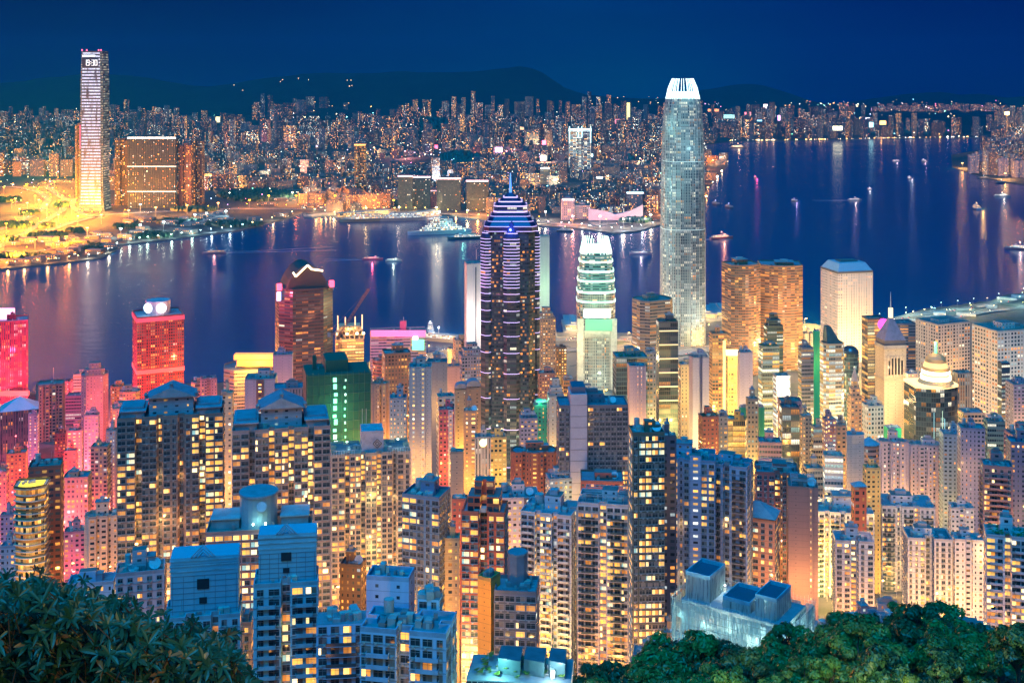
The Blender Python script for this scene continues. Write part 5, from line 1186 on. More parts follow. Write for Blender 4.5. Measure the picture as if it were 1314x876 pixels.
lamp(0,-w_*.19-3,h_+4,(.5,1,.9),700,r,.3)
added_rooflamp(r,-w_*.4,d_*.5+3,2500); added_rooflamp(r,w_*.05,d_*.5+3,2500,(1,.55,.2)); added_rooflamp(r,w_*.42,d_*.5+3,2500)  # added behind the roof to warm the brown flats beyond
# blue fronts, lower left
def bluefront(a,b,t,Y,rot,label,nick,col=(.19,.46,.56),crown=True,ratio=.6,lit=.12,balc=1,blank=18,pk=True):
    r=T(a,b,t,900,Y,col,'res',rot,'bays',uplight=.12,ratio=ratio,feat='T',wx=.6,wy=.5,lit=lit,warm=1,detail=1,balc=balc,label=label,nick=nick)
    w_,d_,h_=r['_w'],r['_d'],r['_h']
    if crown:
        g=MB(); g.box(w_*.02,d_*.12,w_*.9,d_*.7,h_,h_+blank,plain(tuple(x*.95 for x in col),.8,name='render_wall'))
        for k in range(3): g.box(w_*.02,d_*.12,w_*.92,d_*.72,h_+blank-1.2-k*1.7,h_+blank-.7-k*1.7,WEA,tuple(x*1.1 for x in col))
        for k in range(9): g.box(0.02*w_,d_*-.232,w_*.9,.12,h_+1.5+k*blank/10,h_+1.62+k*blank/10,WEA,(.08,.16,.22))
        for k in range(7): g.box((-.4+k*.14)*w_,d_*-.234,.12,.12,h_+.5,h_+blank-6,WEA,(.08,.16,.22))
        g.box(0,d_*-.24,w_*.16,.3,h_+blank*.45,h_+blank*.62,glass_mat((.03,.04,.05))); g.box(0,d_*-.24,w_*.1,.3,h_+blank*.2,h_+blank*.3,glass_mat((.03,.04,.05)))
        g.build('roof_screen_wall',r)
        if pk:
            g=MB()
            for k in range(3):
                s=w_*(.16-.045*k); z=h_+blank
                g.bar((-s,-d_*.24,z),(0,-d_*.24,z+s*1.0),.25,WEA,(.3,.42,.5)); g.bar((0,-d_*.24,z+s),(s,-d_*.24,z),.25,WEA,(.3,.42,.5))
            g.build('pediment_frame',r)
    return r
bluefront(210,311,782,400,10,'blue-shaded flats with tall blank roof wall and gable frame, left one','the left blue blank-wall flats',blank=19)
bluefront(325,409,742,375,8,'blue-shaded flats with tall blank roof wall and gable frame, taller one','the right blue blank-wall flats',blank=15,lit=.22)
T(284,326,796,880,430,(.45,.28,.22),'res',6,feat='L',wx=.5,lit=.45,warm=1,detail=1,label='narrow peach lit flats between the two blank-wall blue flats')
T(148,212,730,840,450,(.46,.40,.44),'res',14,ratio=.6,feat='LTD',lit=.15,wx=.4,wy=.4,detail=1,uplight=.3,label='pale flats with blue round roof tank behind the leafy tree',nick='the pale tank-roof flats'); added_rooflamp(BLAST[0],-2,9,2500)  # roof lamp added to warm the flats behind
T(86,150,745,800,470,(.24,.44,.60),'res',10,ratio=.5,feat='L',lit=.3,label='low blue roofed building just above the leafy tree')
T(192,214,728,800,470,(.5,.25,.15),'res',6,lit=.6,warm=1,feat='',label='narrow orange glowing slit of flats left of blue blank-wall flats')
T(406,470,792,900,360,(.26,.46,.62),'res',6,ratio=.6,feat='g',wx=.5,wy=.5,lit=.08,detail=1,balc=1,uplight=.12,label='pale blue flats with flat turquoise roof, bottom edge left of centre',nick='the turquoise roof flats')
bluefront(462,586,800,325,-10,'large lavender-blue flats with boxy penthouses at bottom centre','the lavender-blue front flats',col=(.32,.50,.70),crown=False,lit=.06,ratio=.55)
r=T(470,532,738,800,345,(.34,.46,.66),'bln',-8,ratio=.6,feat='',lit=0,label='blue penthouse block with open frame roof above the front flats',wx=.3,wy=.3)
T(536,568,764,800,340,(.34,.52,.68),'res',-8,ratio=.8,feat='g',lit=.0,label='small blue rooftop room block right of the open frame penthouse',detail=1)
# wrapped building on the right
r=T(874,1034,772,860,470,(.12,.16,.18),'bnd',-34,ratio=.5,uplight=0,feat='g',lit=.18,warm=.3,wy=.3,label='broad low building wrapped in white and teal sheeting over bamboo scaffold',nick='the sheet-wrapped building')
w_,d_,h_=r['_w'],r['_d'],r['_h']
def sheet_mat():
    m,t=newmat('sheeting'); P=t.n('ShaderNodeNewGeometry').outputs['Position']; px,py,pz=t.sep(P)
    n=t.noise(t.comb(t.m('MULTIPLY',px,1.3),t.m('MULTIPLY',py,1.3),t.m('MULTIPLY',pz,.10)),1.0,4.0,.65)
    c=t.ramp(n,[(.3,(.16,.30,.33)),(.55,(.42,.58,.58)),(.75,(.62,.70,.66))])
    d=t.n('ShaderNodeBsdfDiffuse'); t.put(d.inputs[0],c); tr=t.n('ShaderNodeBsdfTranslucent'); t.put(tr.inputs[0],c); tp=t.n('ShaderNodeBsdfTransparent')
    a=t.n('ShaderNodeMixShader'); a.inputs[0].default_value=.55; t.l(d.outputs[0],a.inputs[1]); t.l(tr.outputs[0],a.inputs[2])
    b=t.n('ShaderNodeMixShader'); t.put(b.inputs[0],t.m('MULTIPLY',t.m('SUBTRACT',.52,n,clamp=True),3.5,clamp=True)); t.l(a.outputs[0],b.inputs[1]); t.l(tp.outputs[0],b.inputs[2])
    o=t.n('ShaderNodeOutputMaterial'); t.l(b.outputs[0],o.inputs[0]); return m
SH=sheet_mat()
for x,dw,hh in ((-.36,.24,9),(.02,.26,3),(.30,.2,7)):
    g=MB(); g.box(x*w_,-d_*.05,dw*w_,d_*.7,h_,h_+hh,SH); parapet(g,[(x*w_-dw*w_/2,-d_*.4),(x*w_+dw*w_/2,-d_*.4),(x*w_+dw*w_/2,d_*.3),(x*w_-dw*w_/2,d_*.3)],h_+hh,1.5,.4,(.2,.45,.55),(.03,.06,.12)); g.build('wrapped_lift_block',r)
g=MB(); P=plan('rect',w_+6,d_+6)
for e in range(4):
    a,b=P[e],P[(e+1)%4]; L=math.hypot(b[0]-a[0],b[1]-a[1]); n=int(L/1.5)
    for i in range(n+1):
        x,y=a[0]+(b[0]-a[0])*i/n,a[1]+(b[1]-a[1])*i/n; g.bar((x,y,h_-60),(x,y,h_+1.5+rnd.random()*1.5),.09,WEA,(.5,.52,.45))
    for k in range(16): z=h_+1-k*3; g.bar((a[0],a[1],z),(b[0],b[1],z),.09,WEA,(.5,.52,.45))
g.build('bamboo_scaffold',r)
g=MB()
for e in range(4):
    a,b=P[e],P[(e+1)%4]; n=26
    for i in range(n):
        for k in range(9):
            if rnd.random()<.12: continue
            p=[a[0]+(b[0]-a[0])*i/n,a[1]+(b[1]-a[1])*i/n]; q=[a[0]+(b[0]-a[0])*(i+1)/n,a[1]+(b[1]-a[1])*(i+1)/n]; z=h_-k*6
            j=rnd.uniform(-.25,.25); g.face([(p[0]*(.99),p[1]*.99,z-6),(q[0]*.99,q[1]*(.985+j*.01),z-6),(q[0]*.985,q[1]*.985,z),(p[0]*.985,p[1]*.985,z)],SH)
g.build('sheeting',r)
for x,e,z,c_,W in ((-.48,0,-5,(.55,1,.95),1500),(-.25,0,-6,(.7,1,.9),1500),(.0,0,-5,(.8,1,.85),1500),(.25,0,-7,(.7,1,.9),1500),(.46,0,-6,(.5,1,.95),1500),(-.35,0,-18,(.4,.9,1),1100),(.1,0,-18,(.8,1,.8),1300),(.4,0,-17,(.6,1,.9),1100),(-.3,1,-5,(.5,1,.95),1500),(.3,1,-7,(.6,1,.95),1500),(.0,1,-18,(.4,.9,1),1100),(-.2,2,3.5,(.9,1,.9),1200),(.2,2,2.5,(.7,1,.95),900)):
    X0,Y0=((x*w_,-d_/2-1.8),(w_/2+1.8,x*d_),(x*w_,.1*d_))[e]
    g=MB(); g.cyl(X0,Y0,.3,h_+z,h_+z+.5,8,emit(c_,12)); g.build('work_lamp',r); lamp(X0,Y0,h_+z-.7,c_,W*(9 if e<2 else 3),r,.3)
# small low things on the slope
for a,b,t,Y,c,l in ((812,848,838,500,'GY','low grey house roofs beside the trees at bottom centre'),(850,870,812,520,'OR','small warm lit house left of the sheet-wrapped building'),(640,668,640,740,'BR','small brown roof house in front of dark stair-strip block'),(700,735,612,760,'BL','low blue roof row right of the brick red flats'),(745,800,612,740,'RB','low brick roof block with dish behind the central white pair'),(436,470,722,600,'BR','small brown roof block before the diamond roof flats')):
    T(a,b,t,t+40,Y,c,'res',rnd.uniform(-12,12),feat='LD',label=l)
# ------------------------------------------------------------------ coverage and filler buildings
def rect(x0,x1,y0,y1): 
    return slice(max(0,int(y0)),max(0,min(876,int(y1)))),slice(max(0,int(x0)),max(0,min(1314,int(x1))))
HAND=list(BLD)
ZONE=[(-50,('PK','MG','LV','DR','PK')),(150,('PK','PE','CR','OR')),(330,('PE','OR','LV','BG')),(480,('LV','PE','W','CR','BR')),(640,('W','CR','LV','BG','YL')),(800,('CR','W','BG','TL','GY')),(950,('CR','PE','BG','W','PK')),(1120,('CR','LV','PE','W','GY')),(1400,('LV','W','PE'))]
LZ=[(-50,(1,.06,.16)),(150,(1,.14,.12)),(280,(1,.32,.04)),(420,(1,.40,.06)),(560,(1,.47,.08)),(700,(1,.58,.11)),(900,(1,.66,.15)),(1050,(1,.62,.16)),(1200,(1,.52,.12)),(1400,(1,.46,.10))]
def zcol(px):
    for (a,c),(b,d) in zip(LZ,LZ[1:]):
        if px<=b: t=max(0,(px-a)/(b-a)); return tuple(c[i]+(d[i]-c[i])*t for i in range(3))
    return LZ[-1][1]
def near_nick(px,py,exclude=None):
    best=None
    for x0,x1,yt,yv,Y,n in HAND:
        if not n or n==exclude or len(n.split())>6: continue
        cx=(x0+x1)/2; cy_=(yt+min(yv,yt+120))/2; dd=math.hypot(px-cx,(py-cy_)*.8)
        if best is None or dd<best[0]: best=(dd,cx,cy_,n)
    return best
USED={}
def unique_label(parts,px,py,group=None,maxw=16):
    """what it looks like + where it stands next to a named neighbour"""
    base,extras=parts
    dd,cx,cy_,n=near_nick(px,py)
    side=('left of' if px<cx-6 else 'right of' if px>cx+6 else 'near')
    v=('below and ' if py>cy_+30 else 'above and ' if py<cy_-30 else '')
    for ex in ['']+extras:
        s=f"{base}{(' with '+ex) if ex else ''} {v}{side} {n}"
        if s not in USED and len(s.split())<=maxw: USED[s]=1; return s
    for o in ('farther out','closest in','topmost','lowest','second','third','fourth'):
        s=f"{base} {v}{side} {n}, {o}"
        if s not in USED and len(s.split())<=maxw: USED[s]=1; return s
    return f"{base} {v}{side} {n}"
def protect(px0,px1,Y):
    """lowest photo row that nearer fillers must stay under, so that the mapped towers stay in view"""
    m=0
    for x0,x1,yt,yv,Yh,n in HAND:
        if Yh>Y-25 and x1>px0 and x0<px1: m=max(m,yv)
    return m
for x0,x1,yt,yv,Y,n in HAND: 
    zb=terr(X_((x0+x1)/2,Y),Y); COVER[rect(x0,x1,yt,HY+F*(CZ-zb)/Y)]=True
def overlaps(X,Y,r):
    for x0,x1,yt,yv,Yh,n in HAND:
        xc=X_((x0+x1)/2,Yh); w=(x1-x0)*Yh/F
        if abs(X-xc)<w/2+r and abs(Y-Yh)<max(w*.45,14)+r: return True
    return False
cand=[]
Y=470.0
while Y<2350:
    x=X_(-30,Y)+rnd.uniform(0,20); step=32+Y*.012
    while x<X_(1344,Y):
        cand.append((x+rnd.uniform(-5,5),Y+rnd.uniform(-7,7))); x+=step*rnd.uniform(.85,1.2)
    Y+=36+Y*.012
cand.sort(key=lambda q:q[1])
nfill=0; LAMPS=[]
ADJ=['squat','slim','boxy','stepped','plain','narrow','broad','small']
for x,Y in cand:
    px=CXP+F*x/Y
    if Y>coastY(px)-35: continue
    if Y>1450 and (690<px<960 or px>1130) : continue
    if overlaps(x,Y,9): continue
    w=rnd.uniform(15,28); pw=w*F/Y; a,b=px-pw/2,px+pw/2
    zb=terr(x,Y)
    if x/Y>.06 and 225<Y<455: continue
    pb=HY+F*(CZ-zb)/Y
    low=protect(a-2,b+2,Y)
    if Y>1050: low=max(low,lerp(HKC,px)-(14 if px<680 else 4))
    yt=low+rnd.uniform(2,46)
    yt=max(yt,HY+F*(CZ-(zb+rnd.uniform(55,110)))/Y)
    if yt>pb-F*9/Y: 
        if rnd.random()<.35: LAMPS.append((x,Y,zb)); 
        continue
    reg=rect(a,b,yt,min(pb,876))
    vis=(~COVER[reg]).sum()
    if yt>870 or vis<50 or vis<.12*COVER[reg].size: continue
    if rnd.random()<.07: LAMPS.append((x,Y,zb)); continue
    COVER[reg]=True
    pal=[c for q,c in ZONE if q<=px][-1]; c=rnd.choice(pal)
    st=rnd.choice(('res','res','off','bnd','stp','rib')); sh=rnd.choice(('rect','rect','cross','slot','ribs','oct'))
    adj={'rect':'plain','cross':'cross-shaped','slot':'twin-winged','ribs':'ribbed','oct':'chamfered'}[sh]
    form={'res':'flats','off':'gridded office','bnd':'banded office','stp':'dotted-window block','rib':'striped office'}[st]
    lab=unique_label((f"{adj} {NM[c]} {form}",['lift hut on roof','roof tank','few lit rooms','many lit rooms']),px,yt)
    T(a,b,yt,yt+30,Y,c,st,rnd.choice((8,14,-6,4,20)) if px<900 else rnd.choice((-14,-4,6)),sh,ratio=rnd.uniform(.7,1.0),feat=rnd.choice(('L','LT','L','','LD')) ,label=lab,lit=rnd.uniform(.2,.5),name='city_block',group='blocks packed between the taller towers')
    nfill+=1
print('fillers',nfill)
# ------------------------------------------------------------------ street lamps of the near shore
LM={}
def lampmesh(c,hh,s,st):
    k=(tuple(round(q,1) for q in c),hh,s)
    if k not in LM:
        g=MB(); g.cyl(0,0,.18*s,0,hh,6,WEA,(.25,.25,.25),r1=.1*s); g.bar((0,0,hh),(1.6*s,0,hh+.4),.1*s,WEA,(.25,.25,.25))
        o1=g.build('pole'); g=MB(); g.box(1.6*s,0,1.1*s,.6*s,hh+.1,hh+.1+.35*s,emit(c,st)); o2=g.build('lamp_head')
        LM[k]=(o1.data,o2.data); bpy.data.objects.remove(o1); bpy.data.objects.remove(o2)
    return LM[k]
def streetlamp(x,y,z,c=(1,.6,.2),hh=9,s=1.0,st=20,W=0,label=None,group=None):
    a,b=lampmesh(tuple(round(q,1) for q in c),hh,s,st)
    r=empty('street_lamp',(x,y,z),rnd.uniform(0,6.28)); tag(r,label or 'street lamp glowing between the city blocks','street lamp',group or 'street lamps between the near city blocks')
    for m,n in ((a,'pole'),(b,'lamp_head')):
        o=bpy.data.objects.new(n,m); COL.objects.link(o); o.parent=r
    if W: lamp(1.6*s,-1.2*s,hh-.8*s,c,W,r,.8*s)
    return r
n=0
rnd.shuffle(LAMPS)
for x,Y,zb in LAMPS[:110]:
    px=CXP+F*x/Y; c=zcol(px)
    k=sm(600,1300,Y); streetlamp(x,Y,zb,c,9 if Y<900 else 14,1+k,22,W=(34000+ (Y/1000)**2*300000)*(1.0 if px>250 else 1.1)*(.85 if rnd.random()<.5 else 1.4))
# flood lamps on masts, added between the towers to light the upper walls
for px,Y,zz,W in ((110,1180,60,120000),(60,1000,45,60000),(20,1150,40,60000),(150,1400,30,150000),(250,1250,40,120000),(430,1180,60,110000),(470,1000,60,80000),(520,1150,60,110000),(565,850,60,50000),(575,1130,50,120000),(612,1050,60,70000),(640,950,50,60000),(700,1050,50,90000),(735,1250,60,160000),(775,1300,60,160000),(830,1250,60,150000),(880,1300,50,170000),(870,960,50,70000),(930,1050,40,110000),(965,1180,60,150000),(1010,1150,60,150000),(1035,1000,50,120000),(1040,1400,60,220000),(1090,1300,60,170000),(1095,930,50,80000),(1150,930,40,60000),(1200,1300,50,160000),(1240,1080,60,110000),(1260,1180,60,120000),(1290,980,50,80000),(1000,860,30,50000),(1060,740,30,26000),(1180,760,40,22000),(1240,700,40,22000),(1100,830,30,40000),(1150,830,30,40000),(1230,840,30,40000),(900,760,30,30000),(830,700,40,22000),(700,720,30,26000),(640,620,30,16000),(650,780,40,36000),(560,680,30,24000),(540,560,20,9000),(480,680,30,20000),(430,640,30,16000),(290,620,40,22000),(290,500,30,12000),(140,640,40,22000),(90,700,30,24000),(20,700,30,24000),(130,820,40,40000),(220,480,10,7000),(590,470,10,14000),(655,500,14,11000),(830,520,10,14000),(960,560,20,16000),(1010,680,30,22000),(1130,700,20,16000),(1030,700,10,16000),(1300,640,20,18000),(740,660,40,24000),(815,610,30,16000),(618,600,40,22000),(345,540,30,9000),(500,640,40,22000),(415,520,20,9000)):
    x=X_(px,Y); zb=terr(x,Y); c=zcol(px)
    if Y<800: c=(1,.38,.06) if rnd.random()<.7 else (1,.54,.18)
    a=rnd.random()
    streetlamp(x,Y,zb,c,zz,1.6 if Y>900 else 1.0,16,W=W*(.8 if Y<1000 else .9 if Y<1200 else .6),label='tall mast lamp rising between the city towers',group='mast lamps between the city towers')
print('uplights',len(UPL))
for gx,gy,gz,px,W,Y in UPL:
    c=zcol(px)
    if Y<760: c=(1,.38,.07) if rnd.random()<.65 else (1,.56,.18)
    k=1.0 if Y<800 else 1.5
    zb=terr(gx,gy); hh=gz-zb
    if hh>12 or Y>900: lamp(gx,gy,gz,c,W*rnd.choice((.4,.8,1.3)),None,.6*k,'canyon_fill_light')  # added bare lamps hung in the gaps, standing for street glow
    else: streetlamp(gx,gy,zb,c,8.0,k,14,W=W*rnd.choice((.5,.9,1.4)))
# ------------------------------------------------------------------ roads and piers of the near waterfront
ROADM=plain((.16,.15,.14),.75,name='asphalt',sc_=.3)
def road(name,pts,width,z,m=ROADM,mark=True):
    P=[Vector((X_(a,Yg(b,z)),Yg(b,z),z)) for a,b in pts]; L=MB(); R_=[]
    for i,p in enumerate(P):
        d=(P[min(i+1,len(P)-1)]-P[max(i-1,0)]); d.z=0; d.normalize(); nrm=Vector((-d.y,d.x,0)); R_.append((p+nrm*width/2,p-nrm*width/2,nrm))
    for (a,b,_),(c,d,_) in zip(R_,R_[1:]):
        L.face([tuple(b),tuple(d),tuple(c),tuple(a)],m,(.16,.15,.14))
        for (e,f,s) in ((a,c,1),(b,d,-1)):
            L.bar(e+Vector((0,0,.5)),f+Vector((0,0,.5)),.35,WEA,(.35,.33,.3))
    o=L.build(name); o['kind']='structure'
    if mark:
        g=MB()
        for (a,b,_),(c,d,_) in zip(R_,R_[1:]):
            for t in (.35,.5,.65):
                p=a.lerp(b,t); q=c.lerp(d,t); w_=(b-a).normalized()*.25
                g.face([tuple(p-w_+Vector((0,0,.02))),tuple(p+w_+Vector((0,0,.02))),tuple(q+w_+Vector((0,0,.02))),tuple(q-w_+Vector((0,0,.02)))],plain((.6,.6,.55),.6,name='road_paint'))
        g.build('road_markings')['kind']='structure'
    return P
CAR={}
def car(x,y,z,rz,c,label):
    k=c
    if k not in CAR:
        g=MB(); g.prism([(-2.3,-.9),(2.3,-.9),(2.3,.9),(-2.3,.9)],.3,.9,None,c,m=plain(c,.35,name='car_paint')); g.prism([(-1.5,-.8),(1.2,-.8),(1.2,.8),(-1.5,.8)],.9,1.5,None,c,m=glass_mat((.02,.03,.03)),poly1=[(-1.1,-.7),(.7,-.7),(.7,.7),(-1.1,.7)]); b=g.build('body')
        g=MB(); g.box(2.32,-.6,.06,.35,.5,.7,emit((1,.9,.7),60)); g.box(2.32,.6,.06,.35,.5,.7,emit((1,.9,.7),60)); h_=g.build('headlight')
        g=MB(); g.box(-2.32,-.6,.06,.4,.5,.7,emit((1,.05,.02),25)); g.box(-2.32,.6,.06,.4,.5,.7,emit((1,.05,.02),25)); t_=g.build('tail_light')
        g=MB(); 
        for a in (-1.4,1.4):
            for b2 in (-.85,.85): g.bar((a,b2-.1,.33),(a,b2+.1,.33),.33,WEA,(.02,.02,.02),10)
        w_=g.build('wheel'); CAR[k]=[b.data,h_.data,t_.data,w_.data]
        for o in (b,h_,t_,w_): bpy.data.objects.remove(o)
    r=empty('car',(x,y,z),rz); tag(r,label,'car',label)
    for m,n in zip(CAR[k],('body','headlight','tail_light','wheel')):
        o=bpy.data.objects.new(n,m); COL.objects.link(o); o.parent=r
def traffic(P,width,n,label,lamps=0,lc=(1,.55,.15),W=0,ls=1.5,lh=11,ll='',lg='',st=24):
    seg=[(a,b,(b-a).length) for a,b in zip(P,P[1:])]; tot=sum(s[2] for s in seg)
    def at(t):
        for a,b,l in seg:
            if t<=l: return a+(b-a)*(t/l),(b-a).normalized()
            t-=l
        return P[-1],(P[-1]-P[-2]).normalized()
    for i in range(n):
        p,d=at(tot*rnd.random()); nr=Vector((-d.y,d.x,0)); s=rnd.choice((-.36,-.16,.16,.36)); q=p+nr*width*s
        car(q.x,q.y,p.z+.03,math.atan2(d.y,d.x)+(0 if s<0 else math.pi),rnd.choice(((.5,.5,.5),(.05,.05,.06),(.4,.05,.04),(.6,.6,.58))),label)
    for i in range(lamps):
        p,d=at(tot*(i+.5)/lamps); nr=Vector((-d.y,d.x,0)); q=p+nr*width*.55*(1 if i%2 else -1)
        streetlamp(q.x,q.y,p.z,lc,lh,ls,st,W=W if i%3==0 else 0,label=ll,group=lg)
HL='street lamp along the bright harbourside road'; 
g=MB(); PV=[(500,470),(560,449),(640,440),(700,428),(745,424),(800,426),(840,428),(880,420),(905,412),(960,412),(1030,414),(1110,422),(1110,470),(900,480),(700,500),(500,505)]
g.face([(X_(a,Yg(b,4.4)),Yg(b,4.4)-4,4.4) for a,b in PV][::-1] if False else [(X_(a,Yg(b,4.4)),Yg(b,4.4)-4,4.4) for a,b in PV],plain((.20,.17,.13),.8,name='paving',sc_=.05)); g.build('waterfront_pavement')['kind']='structure'
P=road('harbour_road',[(520,462),(600,452),(700,436),(780,434),(850,437),(960,425),(1050,428),(1120,432)],30,5.0)
traffic(P,30,34,'car on the bright harbourside road',26,(1,.55,.14),230000,1.6,13,HL,'street lamps along the harbourside road')
P=road('harbour_road',[(540,478),(600,466),(690,452),(740,448),(860,455),(920,446)],26,5.3)
traffic(P,26,24,'car on the bright harbourside road',16,(1,.52,.12),230000,1.6,13,HL,'street lamps along the harbourside road')
P=road('reclaimed_land_road',[(1110,420),(1180,402),(1240,396),(1280,388),(1330,378)],20,4.4)
traffic(P,20,10,'car on the curving road of the new harbour land',12,(.6,.95,.6),34000,1.0,12,'pale street lamp on the new harbour land at right','street lamps on the new harbour land')
P=road('reclaimed_land_road',[(1140,428),(1200,412),(1262,400),(1335,392)],18,4.4)
traffic(P,18,8,'car on the curving road of the new harbour land',12,(1,.65,.25),34000,1.0,12,'pale street lamp on the new harbour land at right','street lamps on the new harbour land')
for i,(px,py) in enumerate(((700,424),(735,418),(905,404),(925,402),(950,408))):
    Y=Yg(py,4); r=empty('ferry_pier',(X_(px,Y),Y,3)); tag(r,('white lit','pale long','orange lit','cream','flat grey')[i]+' ferry pier hall on the near waterfront, '+('left of the green topped skyscraper','beside the green topped skyscraper','just right of the tall silver skyscraper','second right of the tall silver skyscraper','before the bronze twins')[i],'pier')
    g=MB(); g.box(0,0,34,90,-4,2.5,WEA,(.35,.33,.3)); g.build('deck',r)
    g=MB(); g.prism(plan('rect',26,76),2.5,10,style('off',lit=.8,wx=.8,es=1.5),(.6,.55,.45),.3+.1*i); g.build('hall',r)
    g=MB(); g.box(0,0,30,82,10,11,WEA,(.3,.32,.35)); g.box(0,0,8,60,11,13.5,WEA,(.4,.4,.4)); g.build('roof',r); lamp(0,-50,12,(1,.7,.3),60000,r,1.5)
for i in range(16):
    px=rnd.uniform(1125,1335); Y=Yg(lerp([(1125,424),(1200,406),(1260,394),(1335,380)],px)+rnd.uniform(-4,10),4); x=X_(px,Y)
    if i%2==0: streetlamp(x,Y,4,rnd.choice(((.6,1,.8),(1,.8,.4),(1,.95,.8),(.4,.9,1))),16,1.4,18,W=70000,label='work-site mast lamp on the new harbour land at right',group='mast lamps on the new harbour land')
    else:
        r=empty('site_shed',(x,Y,3),rnd.uniform(-.4,.2)); tag(r,'low site shed on the new harbour land at right','shed','sheds on the new harbour land')
        g=MB(); g.box(0,0,rnd.uniform(14,34),10,0,5,WEA,(.5,.5,.48)); g.build('wall',r); g=MB(); g.box(0,0,20,8,5.01,5.6,WEA,(.2,.3,.36)); g.build('roof',r)
# ------------------------------------------------------------------ the far shore
seen=[(98,262,60,270),(453,472,186,250),(510,628,224,272),(728,760,160,240),(545,575,250,276),(742,826,266,290)]
AR=[]
def far_block(mb,X,Y,z0,h,w,d,rot,col,lit,es,warm,seed):
    c,s=math.cos(rot),math.sin(rot)
    P=[(X+x*c-y*s,Y+x*s+y*c) for x,y in plan('rect',w,d)]
    k=1.0 if Y<5500 else 1.3
    mb.prism(P,z0-4,z0+h,style('res',lit=lit,bay=4.6*k,fl=4.4*k,wx=.5,wy=.48,es=es,warm=warm),col,seed)
FC=[(.24,.14,.12),(.16,.10,.10),(.30,.22,.18),(.10,.09,.11),(.34,.26,.24),(.20,.20,.24),(.14,.16,.20),(.28,.16,.12)]
FN=['reddish brown','dark brown','tan','dark grey','pale','grey','slate blue','russet']
spots=[]
Y=3560.0
while Y<9700:
    x=X_(-40,Y)
    step=46+ (Y-3500)*.014
    while x<X_(1354,Y):
        spots.append((x+rnd.uniform(-8,8),Y+rnd.uniform(-10,10))); x+=step*rnd.uniform(.8,1.35)
    Y+=step*rnd.uniform(1.1,1.5)
rest=[];ones=[]
for x,Y in spots:
    px=CXP+F*x/Y
    if not (inpoly(x,Y,KPOLY)): continue
    if not inpoly(x,Y-60,KPOLY): continue
    py=HY+F*(CZ-3)/Y
    if px<112 and Y<4800: continue                       # highway flats
    if px<395 and py>246: continue                       # open reclaimed ground
    if 395<=px<430 and py>262: continue
    if 845<px<905 and py>244: continue
    if any(a-3<px<b+3 and abs(py-d)<9 for a,b,c,d in seen): continue
    gz=kz(x,Y)
    # wooded knolls
    if any(((px-hx)/rx)**2+((py-hy)/ry)**2<1 for hx,hy,rx,ry in ((275,163,34,7),(555,172,30,6),(590,208,28,6),(795,205,14,3),(850,238,12,4),(330,170,20,4))): continue
    if px>905 and 1110<px<1290 and Y>8500: continue
    cl=mn.noise(Vector((x*.0011,Y*.0011,3)))
    if cl<-.34: continue
    if rnd.random()<.12: continue
    u=rnd.random()
    h=24+38*u*u+max(0,cl)*70
    if Y>6300: h=60+80*rnd.random()**1.3*(1 if px<905 else .8)+ (30 if cl>.1 else 0)
    if Y>8200 and px<905: h*= (1.25 if cl>0 else .8)
    if px<110: h=55+45*u
    if 250<px<440 and py>235: h=40+14*u
    if rnd.random()<.03 and Y<7000: h*=1.7
    wd=rnd.choice((rnd.uniform(18,30),rnd.uniform(26,42),rnd.uniform(45,80))) if Y<6500 else rnd.choice((rnd.uniform(24,36),rnd.uniform(26,38),rnd.uniform(50,80)))
    if wd>44: h*=.75
    top=HY+F*(CZ-gz-h)/Y
    if 905<px and top<131: continue
    ci=rnd.randrange(len(FC)); tint=1.0
    col=tuple(q_*.62 for q_ in FC[ci])
    it=(x,Y,gz,h,wd,rnd.uniform(14,24),rnd.uniform(-.5,.5),col,rnd.uniform(.15,.5),rnd.choice((1.5,3,4,6,10)),rnd.choice((.95,.9,.8,.6,.35,.98)),rnd.random(),ci)
    if Y<4900 and len(ones)<150: ones.append(it)
    else: rest.append(it)
HF=HAND
HAND=[(102,142,65,270,3640,'the clock skyscraper'),(165,229,177,268,3700,'the wide belted slab'),(247,261,181,264,3800,'the dark red harbour towers'),(455,470,186,247,4050,'the lone orange topped tower'),(511,592,226,270,3780,'the pink roofline towers'),(729,759,166,242,4900,'the glowing v framed tower'),(693,706,216,262,4300,'the curved pale hotel'),(761,777,228,258,4150,'the lamp topped waterfront tower'),(804,824,247,272,4100,'the blue lit roof block'),(620,690,235,560,1000,'the violet neon skyscraper'),(847,905,100,440,1800,'the tall silver skyscraper'),(380,400,200,260,1,'the golden wharf lights'),(20,60,230,300,1,'the orange highway loops'),(300,330,200,260,1,'the far park lawn')]
for it in ones:
    x,Y,gz,h,wd,dp,ro,col,lit,es,warm,seed,ci=it
    r=empty('apartment_block',(x,Y,gz),ro); px=CXP+F*x/Y; py=HY+F*(CZ-gz-h)/Y
    tag(r,unique_label((f"far-shore {FN[ci]} {'tall' if h>85 else 'mid-rise' if h>48 else 'low'} block",['dense lit windows','few lit windows']),px,py),'apartment block','far-shore blocks behind the waterfront')
    g=MB(); g.prism(plan(rnd.choice(('rect','cross','slot')),wd,dp),-3,h,style('res',lit=lit,bay=4.4,fl=4.2,wx=.5,wy=.48,es=es,warm=warm),col,seed); g.build('wall',r)
    g=MB(); g.box(0,0,wd*.35,dp*.4,h,h+4.5,WEA,tuple(c*.8 for c in col)); g.build('lift_house',r)
print('far',len(ones),len(rest))
g=MB()
for it in rest: far_block(g,*it[:12])
tag(g.build('distant_city_blocks'),'hazy mass of lit blocks filling the far shore up to the mountains','city blocks',kind='stuff')
